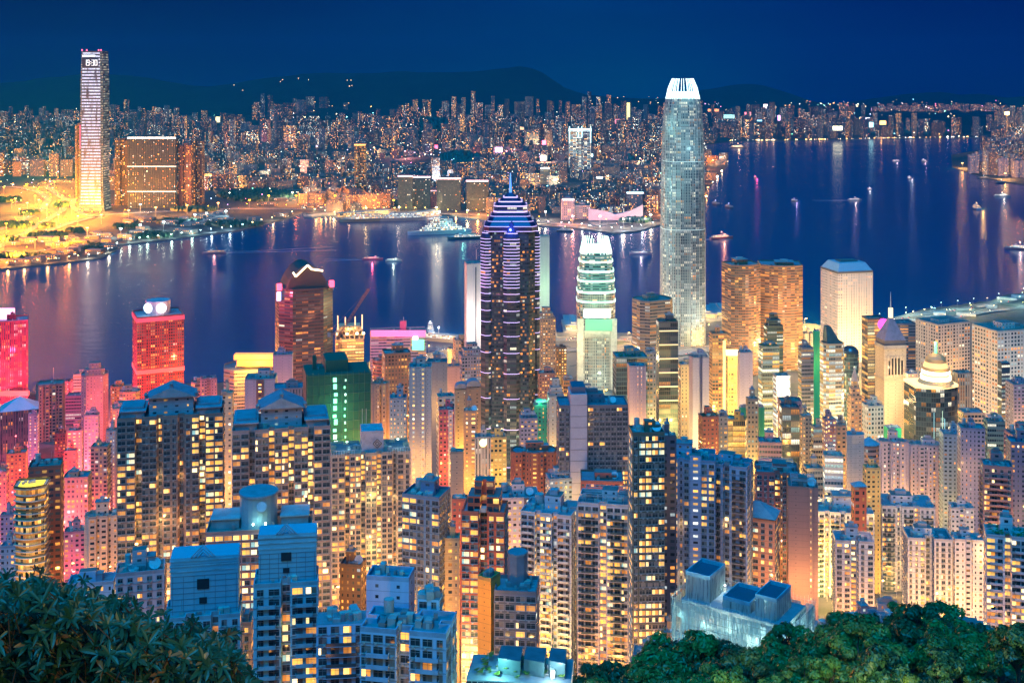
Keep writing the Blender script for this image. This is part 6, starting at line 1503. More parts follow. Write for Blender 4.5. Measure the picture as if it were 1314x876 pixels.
# right-hand point across the water
mbp=MB(); k=0
HAND=[(1220,1262,200,225,1,'the shore expressway'),(1290,1314,150,200,1,'the blazing stadium glow')]
for i in range(9):
    px=1249+i*9.5; py=222-5*(i%2)+i*.9; Y=Yg(py); x=X_(px,Y); h=120+10*rnd.random()-i*2
    r=empty('apartment_block',(x,Y,3),rnd.uniform(-.3,.3)); tag(r,('leftmost','second','third','fourth','fifth','sixth','seventh','eighth','last')[i]+' lavender lit block in the row on the point at right','apartment block','blocks on the point at right')
    q=MB(); q.prism(plan('cross',38,30),-2,h*.62,style('res',lit=.4,bay=4.6,fl=4.6,es=2.6),(.36,.28,.34),rnd.random()); q.build('wall',r); q=MB(); q.box(0,0,12,9,h*.62,h*.62+6,WEA,(.3,.25,.3)); q.build('lift_house',r)
for i in range(150):
    px=rnd.uniform(1262,1345); py=rnd.uniform(190,226); Y=Yg(py); x=X_(px,Y)
    far_block(mbp,x,Y,3,rnd.uniform(40,110),32,24,rnd.uniform(-.4,.4),rnd.choice(FC),.45,3.5,.85,rnd.random())
for i in range(60):
    px=rnd.uniform(1280,1345); Y=rnd.uniform(8200,8800); x=X_(px,Y); far_block(mbp,x,Y,3,rnd.uniform(90,170),42,30,0,(.3,.2,.17),.45,4,.9,rnd.random())
for i in range(90):
    px=rnd.uniform(1120,1300); Y=rnd.uniform(10300,11800); x=X_(px,Y); far_block(mbp,x,Y,20,rnd.uniform(45,105),46,32,0,(.12,.10,.12),.4,6,.8,rnd.random())
tag(mbp.build('distant_point_blocks'),'crowd of lit blocks on the point and hills at the right edge','city blocks',kind='stuff')
r=empty('stadium',(X_(1306,Yg(190)),Yg(190),3)); tag(r,'low oval stadium under blazing orange floodlights at the right edge','stadium')
q=MB(); q.cyl(0,0,70,0,22,24,WEA,(.3,.22,.2),r1=80); q.build('stand',r)
for s in (-1,1):
    q=MB(); q.cyl(s*60,0,2,0,190,6,WEA,(.4,.3,.2)); q.build('mast',r); q=MB(); q.box(s*60,-3,22,3,182,198,emit((1,.6,.2),22,'AUTO')); q.build('flood_lamp',r)
lamp(0,-40,200,(1,.45,.10),6000000,r,5); lamp(0,-80,60,(1,.5,.15),1500000,r,5)
# far hillside woods
WOOD=leafmat('wood_crowns',(.01,.03,.012),(.025,.06,.02),(.05,.09,.03))
q=MB()
for hx,hy,rx,ry,n in ((275,163,34,6,420),(555,172,28,5,300),(590,208,26,5,300),(795,205,18,4,160),(850,238,15,5,220),(330,252,50,7,400),(20,290,22,3,120),(38,275,12,1.6,70),(78,264,9,2.2,60),(12,308,14,1.8,60),(60,291,10,1.4,50),(96,297,10,1.6,50),(230,286,30,2,120),(160,292,16,1.8,60),(250,270,30,1.6,90),(60,303,26,2.5,160),(110,318,22,3,140),(30,330,34,2.5,150),(190,303,30,3,200),(300,289,36,2.5,200),(12,258,16,2,80),(500,262,20,2,60),(655,282,20,1.5,60),(815,284,20,2,120),(1165,172,60,3,300)):
    for i in range(n):
        a=rnd.uniform(0,6.28); rr=math.sqrt(rnd.random()); px=hx+rx*rr*math.cos(a); py=hy+ry*rr*math.sin(a); Y=Yg(py); x=X_(px,Y); z=kz(x,Y); s=rnd.uniform(6,13)*(Y/5000)
        q.cyl(x,Y,s,z,z+s*.8,5,WOOD,(rnd.random(),)*3,r1=s*.9); q.cyl(x,Y,s*.9,z+s*.8,z+s*1.5,5,WOOD,(rnd.random(),)*3,r1=s*.3)
tag(q.build('distant_woods'),'dark wooded knolls rising among the far-shore blocks','woods',kind='stuff')
# ------------------------------------------------------------------ far-shore lights
def kw(px,py): Y=Yg(py,3); return X_(px,Y),Y
OR_=(1,.28,.02); CONC=plain((.20,.18,.15),.8,name='concrete_road',sc_=.1)
for pts,wd,nc in (([(-20,322),(40,303),(90,286),(130,276)],26,14),([(130,276),(200,272),(300,268),(380,268),(440,270)],26.5,12),([(-20,300),(20,288),(55,268),(62,256),(50,246),(20,240),(-20,240)],22,18),([(95,255),(92,265),(105,274),(130,280)],18,6),([(-10,312),(30,300),(80,270),(84,256),(60,240),(70,232),(120,236)],20,14),([(0,334),(50,322),(100,314),(112,312)],18,8),([(848,278),(872,262),(895,240),(903,215),(900,200)],24,12),([(440,270),(500,272),(620,276),(700,286),(760,290),(845,282)],16,10)):
    P=road('far_road',pts,wd,3.6,mark=False,m=CONC); 
    traffic(P,wd,nc,'car on the orange lit far-shore expressway',int(sum((b-a).length for a,b in zip(P,P[1:]))/(70 if wd in (26,22,18,20) else 110)),OR_,(500000 if wd==26.5 else 5500000 if pts[0][0]<150 else 1700000),2.4,13,'orange lamp along the far-shore expressway','lamps along the far-shore expressway',30)
def glow(px,py,h_,c,W,r=2.5):
    x,Y=kw(px,py); m=empty('high_mast_lamp',(x,Y,3)); tag(m,'high mast lamp glowing over the far-shore ground','mast lamp','high mast lamps on the far shore')
    k=('hm',tuple(c),h_)
    if k not in LM:
        g=MB(); g.cyl(0,0,.7,0,h_,6,WEA,(.3,.3,.3)); a=g.build('mast'); g=MB(); g.cyl(0,0,3.0,h_,h_+1.6,8,emit(c,26)); b=g.build('lamp_ring'); LM[k]=(a.data,b.data); bpy.data.objects.remove(a); bpy.data.objects.remove(b)
    for d,n in zip(LM[k],('mast','lamp_ring')): o=bpy.data.objects.new(n,d); COL.objects.link(o); o.parent=m
    lamp(0,0,h_-3,c,W,m,r)
for px,py in ((5,250),(35,246),(70,243),(15,268),(45,262),(80,262),(30,285),(60,280),(92,276),(8,300),(40,298),(72,295),(100,290),(5,322),(45,322),(85,318),(112,306),(130,288),(165,282),(200,278),(240,275),(280,272),(320,268),(345,262),(380,262),(410,266),(430,262),(450,262),(480,268),(505,268)):
    glow(px,py,26,(1,.27,.012) if px<100 or px>300 else (1,.42,.08),rnd.uniform(.5,1.5)*(2.0e6 if px<100 else 1.4e6 if 335<px<460 else .5e6))
for px,py,c in ((20,264,(1,.45,.06)),(35,270,(1,.55,.10)),(50,266,(1,.5,.08)),(60,272,(1,.5,.08)),(25,278,(1,.45,.06)),(75,286,(1,.42,.05)),(375,256,(1,.85,.5)),(395,258,(1,.75,.3)),(180,272,(1,.95,.7)),(155,305,(.7,1,.9)),(180,300,(.6,1,.85)),(210,296,(.7,1,.9)),(265,284,(.6,.95,1)),(290,281,(.6,.95,1)),(250,286,(.6,.9,1)),(560,276,(1,.75,.4)),(600,280,(1,.75,.4)),(700,282,(1,.85,.7)),(735,288,(1,.6,.75)),(770,288,(1,.8,.8)),(800,292,(1,.8,.6)),(835,286,(1,.8,.5)),(870,262,(1,.6,.25)),(885,250,(1,.5,.2)),(893,225,(1,.35,.3)),(1235,216,(1,.5,.12)),(1262,224,(1,.5,.12)),(1290,230,(1,.5,.12)),(915,212,(1,.55,.2)),(925,208,(1,.5,.2))):
    glow(px,py,22,c,1.6e6 if px>1200 else 1.2e6 if px<112 or 360<px<400 else .35e6 if px>550 else .2e6)
for px,py in ((320,196),(362,192),(385,226),(300,222),(345,232),(205,225),(270,240),(40,220),(70,200),(440,215),(480,200),(520,205),(610,200),(650,205),(690,195),(700,215),(770,205),(820,220),(560,240),(660,240),(780,240),(715,245),(850,160),(640,160),(500,165),(420,160),(250,180),(950,168),(1000,165),(1060,168)):
    glow(px,py,40,rnd.choice(((1,.45,.12),(1,.6,.25),(1,.4,.2),(1,.3,.3),(.8,.9,1),(1,.7,.35))),2.2e6)
for i in range(70):
    px=rnd.uniform(5,430); py=lerp(KCO[2:14],px)-rnd.uniform(3,34)
    if px<135 and py<300 and rnd.random()<.6: continue
    x,Y=kw(px,py); r=empty('site_shed',(x,Y,3),rnd.uniform(-.5,.5)); tag(r,'low shed or depot on the reclaimed ground of the far shore','shed','sheds on the far reclaimed ground')
    a,b,c=rnd.uniform(18,60),rnd.uniform(12,24),rnd.uniform(5,14)
    g=MB(); g.prism(plan('rect',a,b),-1,c,style('off',lit=.35,bay=5,fl=4.5,es=5,wx=.5,wy=.4),rnd.choice(((.2,.18,.16),(.10,.10,.12),(.25,.15,.10),(.12,.16,.18))),rnd.random()); g.build('wall',r); g=MB(); g.box(0,0,a*.9,b*.8,c+.01,c+.8,WEA,(.12,.14,.16)); g.build('roof',r)
# waterfront promenade lamps close to the quay (they draw the streaks on the water)
def coastpt(px):
    return lerp([(a,b) for a,b in KCO if -200<=a<=850 ],px)
for i in range(64):
    px=6+i*13.2; py=coastpt(px)-1.2; x,Y=kw(px,py)
    zc=[(0,(1,.45,.12)),(110,(.9,.85,.6)),(150,(.6,1,.85)),(250,(.6,.9,1)),(310,(1,.7,.35)),(440,(1,.55,.15)),(640,(1,.8,.5)),(700,(1,.55,.7)),(740,(.9,.9,.8)),(790,(.7,.85,1)),(850,(1,.6,.3))]
    c=[q for a,q in zc if a<=px][-1]
    streetlamp(x,Y+5,3,c,9,2.4,34,W=(110000 if px>300 else 60000) if i%2==0 else 0,label='promenade lamp along the far quay',group='promenade lamps along the far quay')
# scattered coloured city lights, too many to count
q=MB(); pal=[(1,.5,.12)]*6+[(1,.75,.4)]*4+[(1,.95,.8)]*3+[(1,.2,.15),(1,.25,.5),(.3,.9,1),(.3,1,.6),(.5,.6,1),(.9,.5,1)]
for i in range(2300):
    px=rnd.uniform(-10,1320); py=136+130*rnd.random()**1.6+(6 if px>905 else 0)
    if px>905 and py>178: continue
    if py>coastpt(max(-190,min(849,px)))-2: continue
    if px>850 and py>200 and px<905: continue
    x,Y=kw(px,py); z=kz(x,Y)+rnd.uniform(4,55)*(1 if rnd.random()<.6 else .25); s=.9*Y/3600*rnd.uniform(.6,1.8)
    q.box(x,Y-14,s*1.3,s,z,z+s,emit(rnd.choice(pal),rnd.choice((6,12,22))),bottom=True)
for i in range(120):
    px=905+410*rnd.random(); x,Y=kw(px,lerp([(a,b) for a,b in KCO if a>903],px)-.6); s=rnd.choice((1,1.5,2,3.6)); q.box(x,Y,s*1.8,s,5,5+s,emit(rnd.choice(pal[:12]),rnd.choice((8,14,26))))
for i in range(14):
    px=rnd.choice((rnd.uniform(345,372),rnd.uniform(290,400),rnd.uniform(750,850),rnd.uniform(440,460))); py=rnd.uniform(93,125)
    if px>740: py=rnd.uniform(126,133)
    Y=10300; q.box(X_(px,Y),Y,4,4,Z_(py,Y),Z_(py,Y)+4,emit((1,.6,.3),9))
tag(q.build('distant_city_lights'),'countless small coloured lights scattered over the far shore','city lights',kind='stuff')
# neon signs on far buildings
for px,py,w_,h_,c,s,l in ((935,152,14,5,(.5,.9,.8),2,'pale green'),(968,147,26,3,(1,.25,.3),4,'red'),(982,139,5,5,(1,.8,.8),8,'small white'),(915,143,14,3,(1,.3,.1),4,'orange'),(999,160,3,12,(1,.5,.9),6,'violet'),(1074,167,12,5,(1,.95,.6),8,'yellow white'),(1117,163,5,6,(.5,1,1),6,'cyan'),(1116,154,14,3,(.9,.8,1),5,'lavender'),(1132,160,8,5,(1,.5,.15),6,'amber'),(974,160,6,6,(.3,.8,1),4,'sky blue'),(640,195,9,6,(1,.6,1),10,'pink white'),(698,186,5,6,(1,.15,.25),8,'red'),(697,206,7,7,(1,.9,.6),8,'cream'),(758,201,5,4,(.4,.9,1),6,'teal'),(880,231,7,7,(1,.25,.35),8,'red pink'),(462,178,9,3,(1,.4,.1),5,'orange'),(285,157,16,7,(1,.85,.4),3,'yellow'),(300,158,12,7,(1,.9,.5),3,'second yellow'),(590,140,18,9,(1,.75,.35),2,'golden'),(388,137,20,3,(1,.6,.3),2,'amber strip'),(806,158,4,26,(1,.9,.3),3,'tall yellow'),(795,161,12,8,(1,.25,.3),3,'crimson'),(680,167,26,4,(1,.6,.3),2,'wide orange'),(560,190,4,4,(1,.1,.2),6,'ruby'),(148,271,9,9,(1,.1,.35),6,'magenta')):
    Y=Yg(min(262,py+12)); r=empty('neon_sign',(X_(px,Y),Y-16,Z_(py,Y))); tag(r,f"{l} glowing sign board on a far-shore rooftop near {['the left harbour','the centre skyline','the right skyline'][0 if px<400 else 1 if px<850 else 2]}",'sign')
    g=MB(); q_=Y/F; g.box(0,0,w_*q_,2,0,h_*q_,emit(c,s)); g.build('light_panel',r); g=MB(); 
    for s_ in (-.4,.4): g.box(s_*w_*q_,1.6,1,1,-(Z_(py,Y)-kz(X_(px,Y),Y)),h_*q_*.8,WEA,(.2,.2,.2))
    g.build('support_frame',r)
# ------------------------------------------------------------------ boats
def hull(g,L,B,h,m,col=(.5,.5,.5)):
    st=[(-.5,.8),(-.3,1),(.15,1),(.35,.75),(.46,.35),(.5,.04)]
    for (x0,b0),(x1,b1) in zip(st,st[1:]):
        for s in (-1,1):
            f=[(x0*L,s*b0*B*.35,-.8),(x1*L,s*b1*B*.35,-.8),(x1*L+(1 if x1>.4 else 0),s*b1*B/2,h),(x0*L,s*b0*B/2,h)]
            g.face(f if s<0 else f[::-1],m,col)
        g.face([(x0*L,-b0*B/2,h),(x1*L,-b1*B/2,h),(x1*L,b1*B/2,h),(x0*L,b0*B/2,h)],WEA,(.3,.3,.3))
    g.face([(-.5*L,-.4*B,h),(-.5*L,.4*B,h),(-.5*L,.28*B,-.8),(-.5*L,-.28*B,-.8)],m,col)
def boat(px,py,L,B,rz,label,lights=(1,.8,.5),W=60000,decks=2,hc=(.3,.3,.35),es=3,cat='boat',name='ferry_boat',mast=True,lit=.8,wake=0):
    x,Y=X_(px,Yg(py,0)),Yg(py,0); r=empty(name,(x,Y,0),R(rz)); tag(r,label,cat)
    g=MB(); hull(g,L,B,L*.05+1.2,plain(hc,.4,name='hull_paint')); g.build('hull',r); z=L*.05+1.2
    for k in range(decks):
        s=1-.14*k; dh=max(2.4,L*.028)
        g=MB(); P=[(-L*.40*s,-B*.40*s),(L*.24*s,-B*.40*s),(L*.31*s,-B*.2*s),(L*.31*s,B*.2*s),(L*.24*s,B*.40*s),(-L*.40*s,B*.40*s)]
        g.prism(P,z,z+dh,style('bnd',lit=lit,wx=.9,wy=.5,bay=2.4 if L<80 else 3.4,fl=dh,es=es,warm=.8 if lights[2]<.6 else .15,run=1,mull=0),(.6,.58,.55),rnd.random()); g.build('deck_cabin',r); z+=dh
    g=MB(); g.box(L*.14,0,L*.08,B*.5,z,z+2.2,WEA,(.6,.6,.6)); g.build('wheelhouse',r)
    if mast:
        g=MB(); g.bar((0,0,z),(0,0,z+L*.10),.25*max(1,L/60),WEA,(.5,.5,.5)); mo=g.build('mast',r); g=MB(); g.cyl(0,0,.5*max(1,L/45),z+L*.10,z+L*.10+1*max(1,L/45),6,emit(lights,14)); g.build('mast_lamp',mo)
    if W: lamp(0,-B*.9,z+6,lights,W,r,1.2)
    if wake:
        g=MB(); wm=plain((.30,.42,.55),.35,name='wake_foam',sc_=.05); n=9
        for s in (-1,1):
            for k in range(n):
                a,b=k/n,(k+1)/n
                ya,yb=B*.35+a*wake*.10,B*.35+b*wake*.10; wa,wb=1.2+2.5*math.sin(3.0*a),1.2+2.5*math.sin(3.0*b)
                P_=[(-L*.4-a*wake,s*ya,.06),(-L*.4-a*wake,s*(ya-wa),.06),(-L*.4-b*wake,s*(yb-wb),.06),(-L*.4-b*wake,s*yb,.06)]
                g.face(P_,wm,(.3,.4,.5))
        g.build('wake',r)
    return r
r=boat(564,300,170,26,200,'white cruise liner with stacked lit decks leaving the far quay',(1,.9,.65),420000,6,(.45,.5,.6),3.4,'cruise ship','cruise_ship',lit=.9)
g=MB(); g.prism(plan('rect',12,8),26,38,None,(.6,.6,.6),poly1=scalep(plan('rect',12,8),.7)); o=g.build('funnel',r); o.location=(-30,0,0)
r=boat(597,306,92,30,196,'flat teal lit passenger vessel right behind the cruise liner',(.3,1,.85),120000,2,(.05,.2,.2),3,lit=.95); 
boat(470,284,150,26,193,'long golden lit ship moored at the left quay of the far piers',(1,.75,.3),140000,3,(.35,.3,.2),3.4,'ship','moored_ship',lit=1)
boat(512,283,150,26,193,'white lit ship moored beside the pier right of the golden ship',(1,.9,.7),140000,3,(.4,.4,.4),2.6,'ship','moored_ship',lit=1)
boat(448,284,60,14,190,'small dark ship moored left of the golden ship',(1,.6,.3),30000,2,(.1,.1,.1))
boat(563,437,90,20,160,'bright white catamaran ferry at the near pier below the plain white slab',(.85,.9,1),120000,2,(.3,.33,.4),3.4,lit=1)
boat(552,424,40,12,95,'grey ferry with tall mast behind the bright white catamaran',(.9,.9,1),20000,3,(.4,.42,.46),2)
boat(926,306,66,14,24,'long red lit party boat near the tall silver skyscraper',(1,.35,.22),90000,2,(.4,.08,.06),3.5,lit=1,wake=60)
boat(1253,268,64,22,80,'golden lit cruise ferry heading away, at right above its red reflection',(1,.55,.15),160000,3,(.15,.25,.4),4,lit=1)
boat(1286,252,60,12,10,'small white lit boat between golden ferry and the point',(1,.95,.85),50000,1,(.3,.3,.3),4)
boat(1309,320,70,18,155,'pink and white lit boat at the right edge',(1,.7,.7),70000,2,(.3,.2,.25),4)
boat(947,190,100,22,5,'large amber lit ship at anchor right of the tall silver skyscraper',(1,.6,.3),150000,3,(.4,.25,.15),4,lit=1)
boat(969,228,20,9,90,'tiny boat with a magenta light in mid harbour',(1,.1,.35),60000,1,(.1,.1,.1),4)
boat(1167,229,34,12,85,'dark launch with bluish white lights right of mid harbour',(.8,.9,1),70000,1,(.08,.08,.1),5)
boat(1185,207,34,12,100,'boat with pinkish white lights below the far right shore',(1,.75,.85),70000,2,(.2,.2,.2),5)
boat(1150,207,36,10,5,'low lavender lit boat trailing the pinkish white one',(.9,.8,1),40000,1,(.3,.3,.3),5)
boat(1097,257,46,10,5,'slim white boat below right of mid harbour',(1,.8,.9),40000,1,(.3,.3,.3),4,wake=120)
boat(1019,258,30,12,110,'dark tug with a violet light near mid harbour',(.6,.5,1),30000,1,(.06,.06,.08),3)
boat(1116,243,16,6,0,'tiny pale boat alone near mid harbour',(.8,.9,1),20000,1,(.3,.3,.3),4)
boat(1130,178.6,60,16,0,'orange lit boat hugging the far right shoreline',(1,.4,.1),80000,2,(.3,.1,.05),5)
boat(992,180.6,60,14,0,'amber lit boat under the far skyline',(1,.6,.3),60000,1,(.3,.2,.1),5)
boat(275,325,52,12,196,'slim speeding ferry with red roof line, nearest at left',(1,.45,.45),30000,1,(.5,.3,.35),2.5,mast=False,wake=260)
boat(478,333,46,10,4,'small ferry with red lights left of the plain white slab',(1,.15,.3),25000,1,(.5,.1,.15),3,mast=False,wake=90)
boat(505,335,36,9,4,'small pale ferry right of the red lit one',(.7,1,.9),16000,1,(.4,.45,.4),3,mast=False)
boat(822,326,50,10,2,'faint slim ferry between the two harbour skyscrapers',(.8,.7,.9),16000,1,(.35,.3,.4),2,mast=False)
boat(725,297,44,14,170,'dark moored junk-like boat by the culture hall quay',(1,.7,.5),16000,2,(.06,.08,.1),1)
for i,(px,py) in enumerate(((918,262),(935,266),(1262,229),(1285,235))): boat(px,py,54,16,100 if i<2 else 20,['dark barge right of the tall silver skyscraper','dark barge second right of the tall silver skyscraper','dark barge off the point at right','second dark barge off the point at right'][i],(.6,.7,1),0,1,(.03,.04,.06),.3,'barge','barge',mast=True,lit=.1)
# piers of the far quay
for i,(a,b) in enumerate((((432,279),(500,274)),((500,281),(562,275)),((395,277),(432,272)))):
    xa,Ya=kw(*a); xb,Yb=kw(*b); L=math.hypot(xb-xa,Yb-Ya); r=empty('quay_pier',((xa+xb)/2,(Ya+Yb)/2,0),math.atan2(Yb-Ya,xb-xa)); tag(r,['long golden lit pier hall left of centre on the far quay','long white lit pier hall right of the golden one','short dark pier with lamp row left of the golden pier'][i],'pier')
    g=MB(); g.box(0,0,L,34,-5,3.5,WEA,(.35,.3,.25)); g.build('deck',r)
    if i<2: g=MB(); g.prism(plan('rect',L*.96,26),3.5,15,style('bnd',lit=.95,wx=.9,wy=.5,bay=4,fl=5.7,es=3,warm=1 if i==0 else .3,run=1,mull=0),(.5,.42,.3),.3+i*.2); g.build('hall',r); g=MB(); g.box(0,0,L*.98,30,15,16,WEA,(.4,.38,.33)); g.build('roof',r)
    for k in range(3 if i<2 else 6): lamp((k-1)*L*.3 if i<2 else (k-2.5)*L*.16,-24,14,(1,.6,.2) if i!=1 else (1,.8,.5),240000 if i<2 else 90000,r,1.5)
print('boats')
# ------------------------------------------------------------------ trees
def crownmesh(seed,n,rx,rz,leaf):
    """crown of leaf sprays gathered in clumps around limbs"""
    rr=random.Random(seed); g=MB(); cl=[]
    for i in range(19):
        a=rr.uniform(0,6.283); u=rr.random()**.4; z=rr.uniform(-.5,1)
        f=math.sqrt(max(.05,1-max(0,z)**2)); cl.append((rx*u*f*.85*math.cos(a),rx*u*f*.85*math.sin(a),rz*z*.75,rr.uniform(.18,.36)*rx,rr.random()))
    for i in range(n):
        cx,cy_,cz,cr,cv=cl[i%len(cl)]
        a=rr.uniform(0,6.283); ph=math.acos(rr.uniform(-.35,1)); s=cr*rr.uniform(.75,1.12)
        p=Vector((cx+s*math.sin(ph)*math.cos(a),cy_+s*math.sin(ph)*math.sin(a),cz+s*.75*math.cos(ph)))
        nrm=Vector((math.sin(ph)*math.cos(a),math.sin(ph)*math.sin(a),math.cos(ph)+.3))+Vector((rr.uniform(-.6,.6),rr.uniform(-.6,.6),rr.uniform(-.4,.6))); nrm.normalize()
        u=nrm.orthogonal().normalized(); v=nrm.cross(u); t=rr.uniform(0,6.28); u,v=u*math.cos(t)+v*math.sin(t),v*math.cos(t)-u*math.sin(t)
        l=leaf*rr.uniform(.6,1.4); val=min(1,max(0,.12+cv*.65+rr.uniform(-.12,.22)))
        g.face([tuple(p-u*l),tuple(p-v*l*.55+nrm*l*.1),tuple(p+u*l),tuple(p+v*l*.55+nrm*l*.12)],LEAFM,(val,)*3)
    return g
TREES=[]
def make_tree(seed,h,rx,rz,n,leaf):
    r=empty('broadleaf_tree',(0,0,0)); rr=random.Random(seed)
    g=crownmesh(seed,n,rx,rz,leaf); o=g.build('crown',r); o.location=(0,0,h-rz*.8)
    g=MB(); g.bar((0,0,-2),(rr.uniform(-.4,.4),0,h*.55),.35,BARK,n=7)
    for i in range(7):
        a=6.28*i/7; g.bar((0,0,h*.35+.3*i),(rx*.55*math.cos(a),rx*.55*math.sin(a),h-rz*.7+rr.uniform(-1,1)),.14,BARK,n=5)
    g.build('trunk',r); return r
for i,(h,rx,rz,n,lf) in enumerate(((13,5.2,5.0,3600,.42),(15,6.2,6.0,4200,.42),(11,4.6,4.0,3200,.40),(14,4.6,6.5,3400,.42),(12,5.6,4.2,3600,.46))): TREES.append(make_tree(50+i,h,rx,rz,n,lf))
spots=[]
TOP=[(740,868),(800,862),(850,842),(905,826),(960,812),(1010,800),(1060,786),(1085,757),(1100,752),(1130,765),(1200,768),(1240,772),(1314,778),(1400,785)]
dark=['dark green','mid green','yellow-green','bluish green','olive']
for Y in (222,240,260,282,303,325,348,372,398):
    px=735.0
    while px<1345:
        spots.append((px+rnd.uniform(-8,8),Y+rnd.uniform(-8,8))); px+=rnd.uniform(17,28)*300/Y
used=set(); k=0
for px,Y in sorted(spots,key=lambda q:-q[1]):
    x=X_(px,Y); tp=lerp(TOP,px); z=terr(x,Y)
    ti=rnd.randrange(5); src=TREES[ti]; h=(13,15,11,14,12)[ti]; s=rnd.uniform(.8,1.3)
    s=max(s,min(1.75,(Z_(tp+6,Y)-z)/h)) if px<900 and Y>285 else s
    # the crown must stay below the tree line of the photograph and reach the frame
    need=Z_(tp+rnd.uniform(-4,24)+(0 if Y>340 else (400-Y)*(.32 if px>860 else .10)),Y); zb=min(z,need-h*s)
    if zb<z-14:
        s=max(.42,(need-z+14)/h); zb=need-h*s
        if zb<z-17: continue
    if Z_(885,Y)>zb+h*s: continue
    if ti in used: r=copytree(src)
    else: r=src; used.add(ti)
    r.location=(x,Y,zb); r.rotation_euler=(0,0,rnd.uniform(0,6.28)); r.scale=(s,s,s*rnd.uniform(.85,1.3)); k+=1
    py=HY+F*(CZ-(r.location.z+h*s))/Y
    near='behind the foremost crowns' if Y>355 else 'in the middle of the wood' if Y>300 else 'among the foremost crowns'
    w_='below the central white flats' if px<830 else 'before the sheet-wrapped building' if px<1000 else 'below the left white cluster flats' if px<1110 else 'below the right white cluster flats' if px<1225 else 'near the right edge'
    lab=f"{('tall','broad','low','narrow','spreading')[ti]} round-crowned tree {near} {w_}"
    tag(r,lab,'tree','trees on the dark slope at lower right')
for t in range(5):
    if t not in used:
        for c in TREES[t].children: bpy.data.objects.remove(c)
        bpy.data.objects.remove(TREES[t])
print('trees',k)
q=MB()
for i in range(2600):
    Y=rnd.uniform(235,440); px=rnd.uniform(700,1345); x=X_(px,Y); z=terr(x,Y)
    if Z_(lerp(TOP,px)+14,Y)<z+2: continue
    s=rnd.uniform(.8,2.2)
    for j in range(4):
        a=rnd.uniform(0,6.28); p=Vector((x+rnd.uniform(-2,2),Y+rnd.uniform(-2,2),z+rnd.uniform(.3,2.5))); u=Vector((math.cos(a),math.sin(a),rnd.uniform(-.3,.3)))*s*.6; v=Vector((-math.sin(a),math.cos(a)*.6,.6))*s*.4
        q.face([tuple(p-u),tuple(p-v),tuple(p+u),tuple(p+v)],LEAFM,(rnd.random()*.5,)*3)
tag(q.build('undergrowth'),'dark undergrowth covering the slope beneath the trees','undergrowth',kind='stuff')
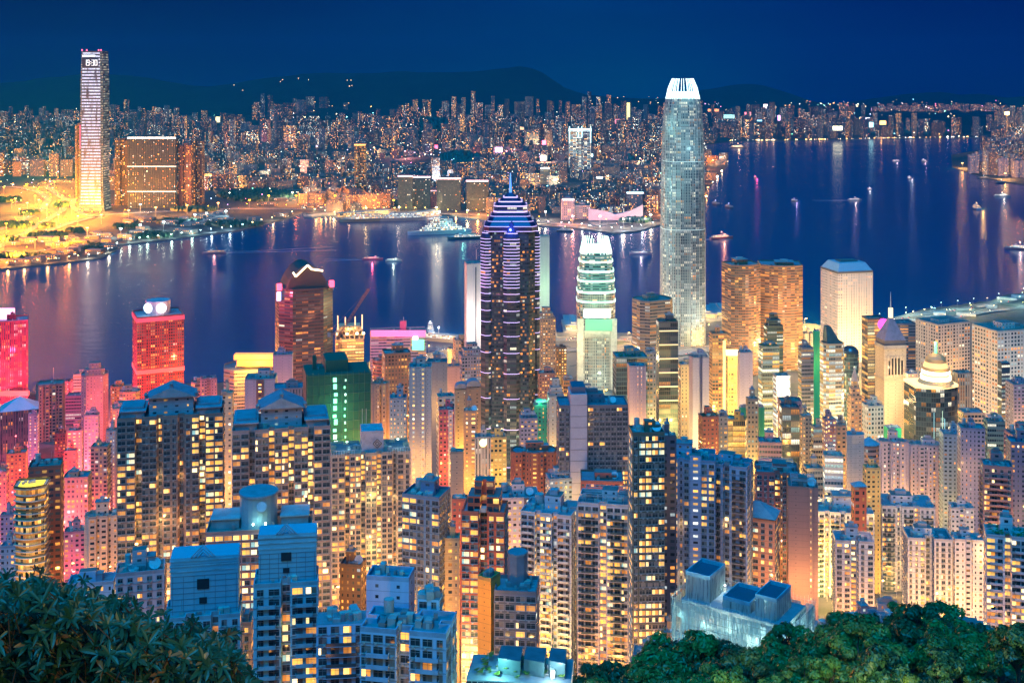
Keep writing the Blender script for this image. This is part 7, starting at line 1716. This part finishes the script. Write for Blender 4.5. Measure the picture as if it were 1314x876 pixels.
# the near tree with long leaves, lower left
def near_tree():
    rr=random.Random(3); r=empty('long_leaved_tree',(-4.6,16.5,terr(-4.6,16.5)-.3)); tag(r,'close leafy tree with long dark green and some orange-tipped leaves filling the lower left corner','tree')
    ox,oy,oz=r.location
    TOPL=[(-60,738),(0,744),(40,741),(75,752),(110,752),(140,766),(165,772),(185,792),(200,798),(225,800),(250,812),(285,812),(305,836),(322,866),(330,880)]
    g=MB(); st=MB()
    def leaf(p,d,up,L,wd,val,curl):
        s=d.cross(up); s=s.normalized() if s.length>1e-3 else Vector((1,0,0)); n=s.cross(d).normalized()
        pts=[]
        for t,w_ in ((0,.12),(.3,.75),(.62,1.0),(.85,.62),(1.0,.02)):
            c=p+d*L*t-n*0+Vector((0,0,-curl*L*t*t)); pts.append((c,s*wd*w_,n*wd*.25*w_))
        for (c0,s0,n0),(c1,s1,n1) in zip(pts,pts[1:]):
            g.face([tuple(c0),tuple(c1),tuple(c1+s1+n1),tuple(c0+s0+n0)],LEAFN,(val,)*3); g.face([tuple(c0-s0+n0),tuple(c1-s1+n1),tuple(c1),tuple(c0)],LEAFN,(val*.92,)*3)
    n=0
    while n<2500:
        px=rr.uniform(-70,332); tp=lerp(TOPL,px); Y=rr.uniform(13.6,19.5)
        lim=tp+2+ (19.5-Y)*5.0+34*mn.noise(Vector((px*.05,Y*.9,0)))+10*mn.noise(Vector((px*.2,Y,5)))
        py=lim+ (rr.random()**1.5)*160+rr.uniform(-4,6)
        if py>905: continue
        x=X_(px,Y); z=Z_(py,Y); c=Vector((x-ox,Y-oy,z-oz)); n+=1
        axis=Vector((rr.uniform(-.7,.7),-.35+rr.uniform(-.6,.4),.8)).normalized(); st.bar(c,c-axis*rr.uniform(.12,.4)+Vector((0,.12,-.1)),.008,BARK,n=4)
        k=rr.randint(6,10); tint=rr.random(); org=rr.random()<.10; u=axis.orthogonal().normalized(); v=axis.cross(u)
        for i in range(k):
            a=6.283*i/k+rr.uniform(-.3,.3); e=rr.uniform(.15,.95); d=(axis*e+(u*math.cos(a)+v*math.sin(a))).normalized()
            val=.08+.55*tint+rr.uniform(-.08,.12)
            if org and rr.random()<.45: val=1.25
            leaf(c,d,axis,rr.uniform(.07,.23)*(.7+.5*tint),rr.uniform(.015,.030),max(0,val),rr.uniform(0,.45))
    g.build('crown',r); st.build('twig_set',r)
    t=MB(); t.bar((0,0,-1.5),(.3,.1,-.2+(413.6-oz)*.5),.16,BARK,n=8)
    for a,b,z in ((-2.4,-.5,413.2),(-1.5,1.0,413.6),(.6,-.4,413.0),(-.5,-1.0,413.2)): t.bar((.3,.1,-.3+(413.6-oz)*.5),(a,b,z-oz),.06,BARK,n=6)
    t.build('trunk',r)
near_tree()
# added lamp out of view that warms the near leaves
streetlamp(-2.2,3.0,terr(-2.2,3)+0,(1,.8,.5),2.2,.3,20,W=0,label='low path lamp beside the near leafy tree',group='path lamps by the viewpoint')
lamp(-1.4,8.0,419.0,(1,.78,.25),950,None,.3,'leaf_fill_light')
for px,Y,c_,W in ((800,205,(.8,1,.6),22000),(980,205,(.9,1,.4),45000),(1120,210,(1,1,.35),55000),(1260,205,(.8,1,.5),20000)):  # lamps added to brighten the trees on the slope
    x=X_(px,Y); streetlamp(x,Y,terr(x,Y),c_,22,1,10,W=W,label='path lamp on the wooded slope below the viewpoint',group='path lamps by the viewpoint')
# ------------------------------------------------------------------ air
me=bpy.data.meshes.new('haze'); X0,X1,Y0,Y1,Z0,Z1=-16000,18000,-500,17500,-30,900
V=[(x,y,z) for x in (X0,X1) for y in (Y0,Y1) for z in (Z0,Z1)]
me.from_pydata(V,[],[(0,1,3,2),(4,6,7,5),(0,4,5,1),(2,3,7,6),(0,2,6,4),(1,5,7,3)])
m=bpy.data.materials.new('haze_air'); m.use_nodes=True; t=NT(m.node_tree); v=t.n('ShaderNodeVolumePrincipled'); v.inputs['Color'].default_value=(.004,.18,.50,1); v.inputs['Density'].default_value=HAZE; v.inputs['Anisotropy'].default_value=.3
oo=t.n('ShaderNodeOutputMaterial'); t.l(v.outputs[0],oo.inputs['Volume']); me.materials.append(m); m.cycles.homogeneous_volume=True if hasattr(m.cycles,'homogeneous_volume') else None
ho=bpy.data.objects.new('haze',me); COL.objects.link(ho); ho['kind']='stuff'; ho['label']='thin blue evening haze over the harbour'
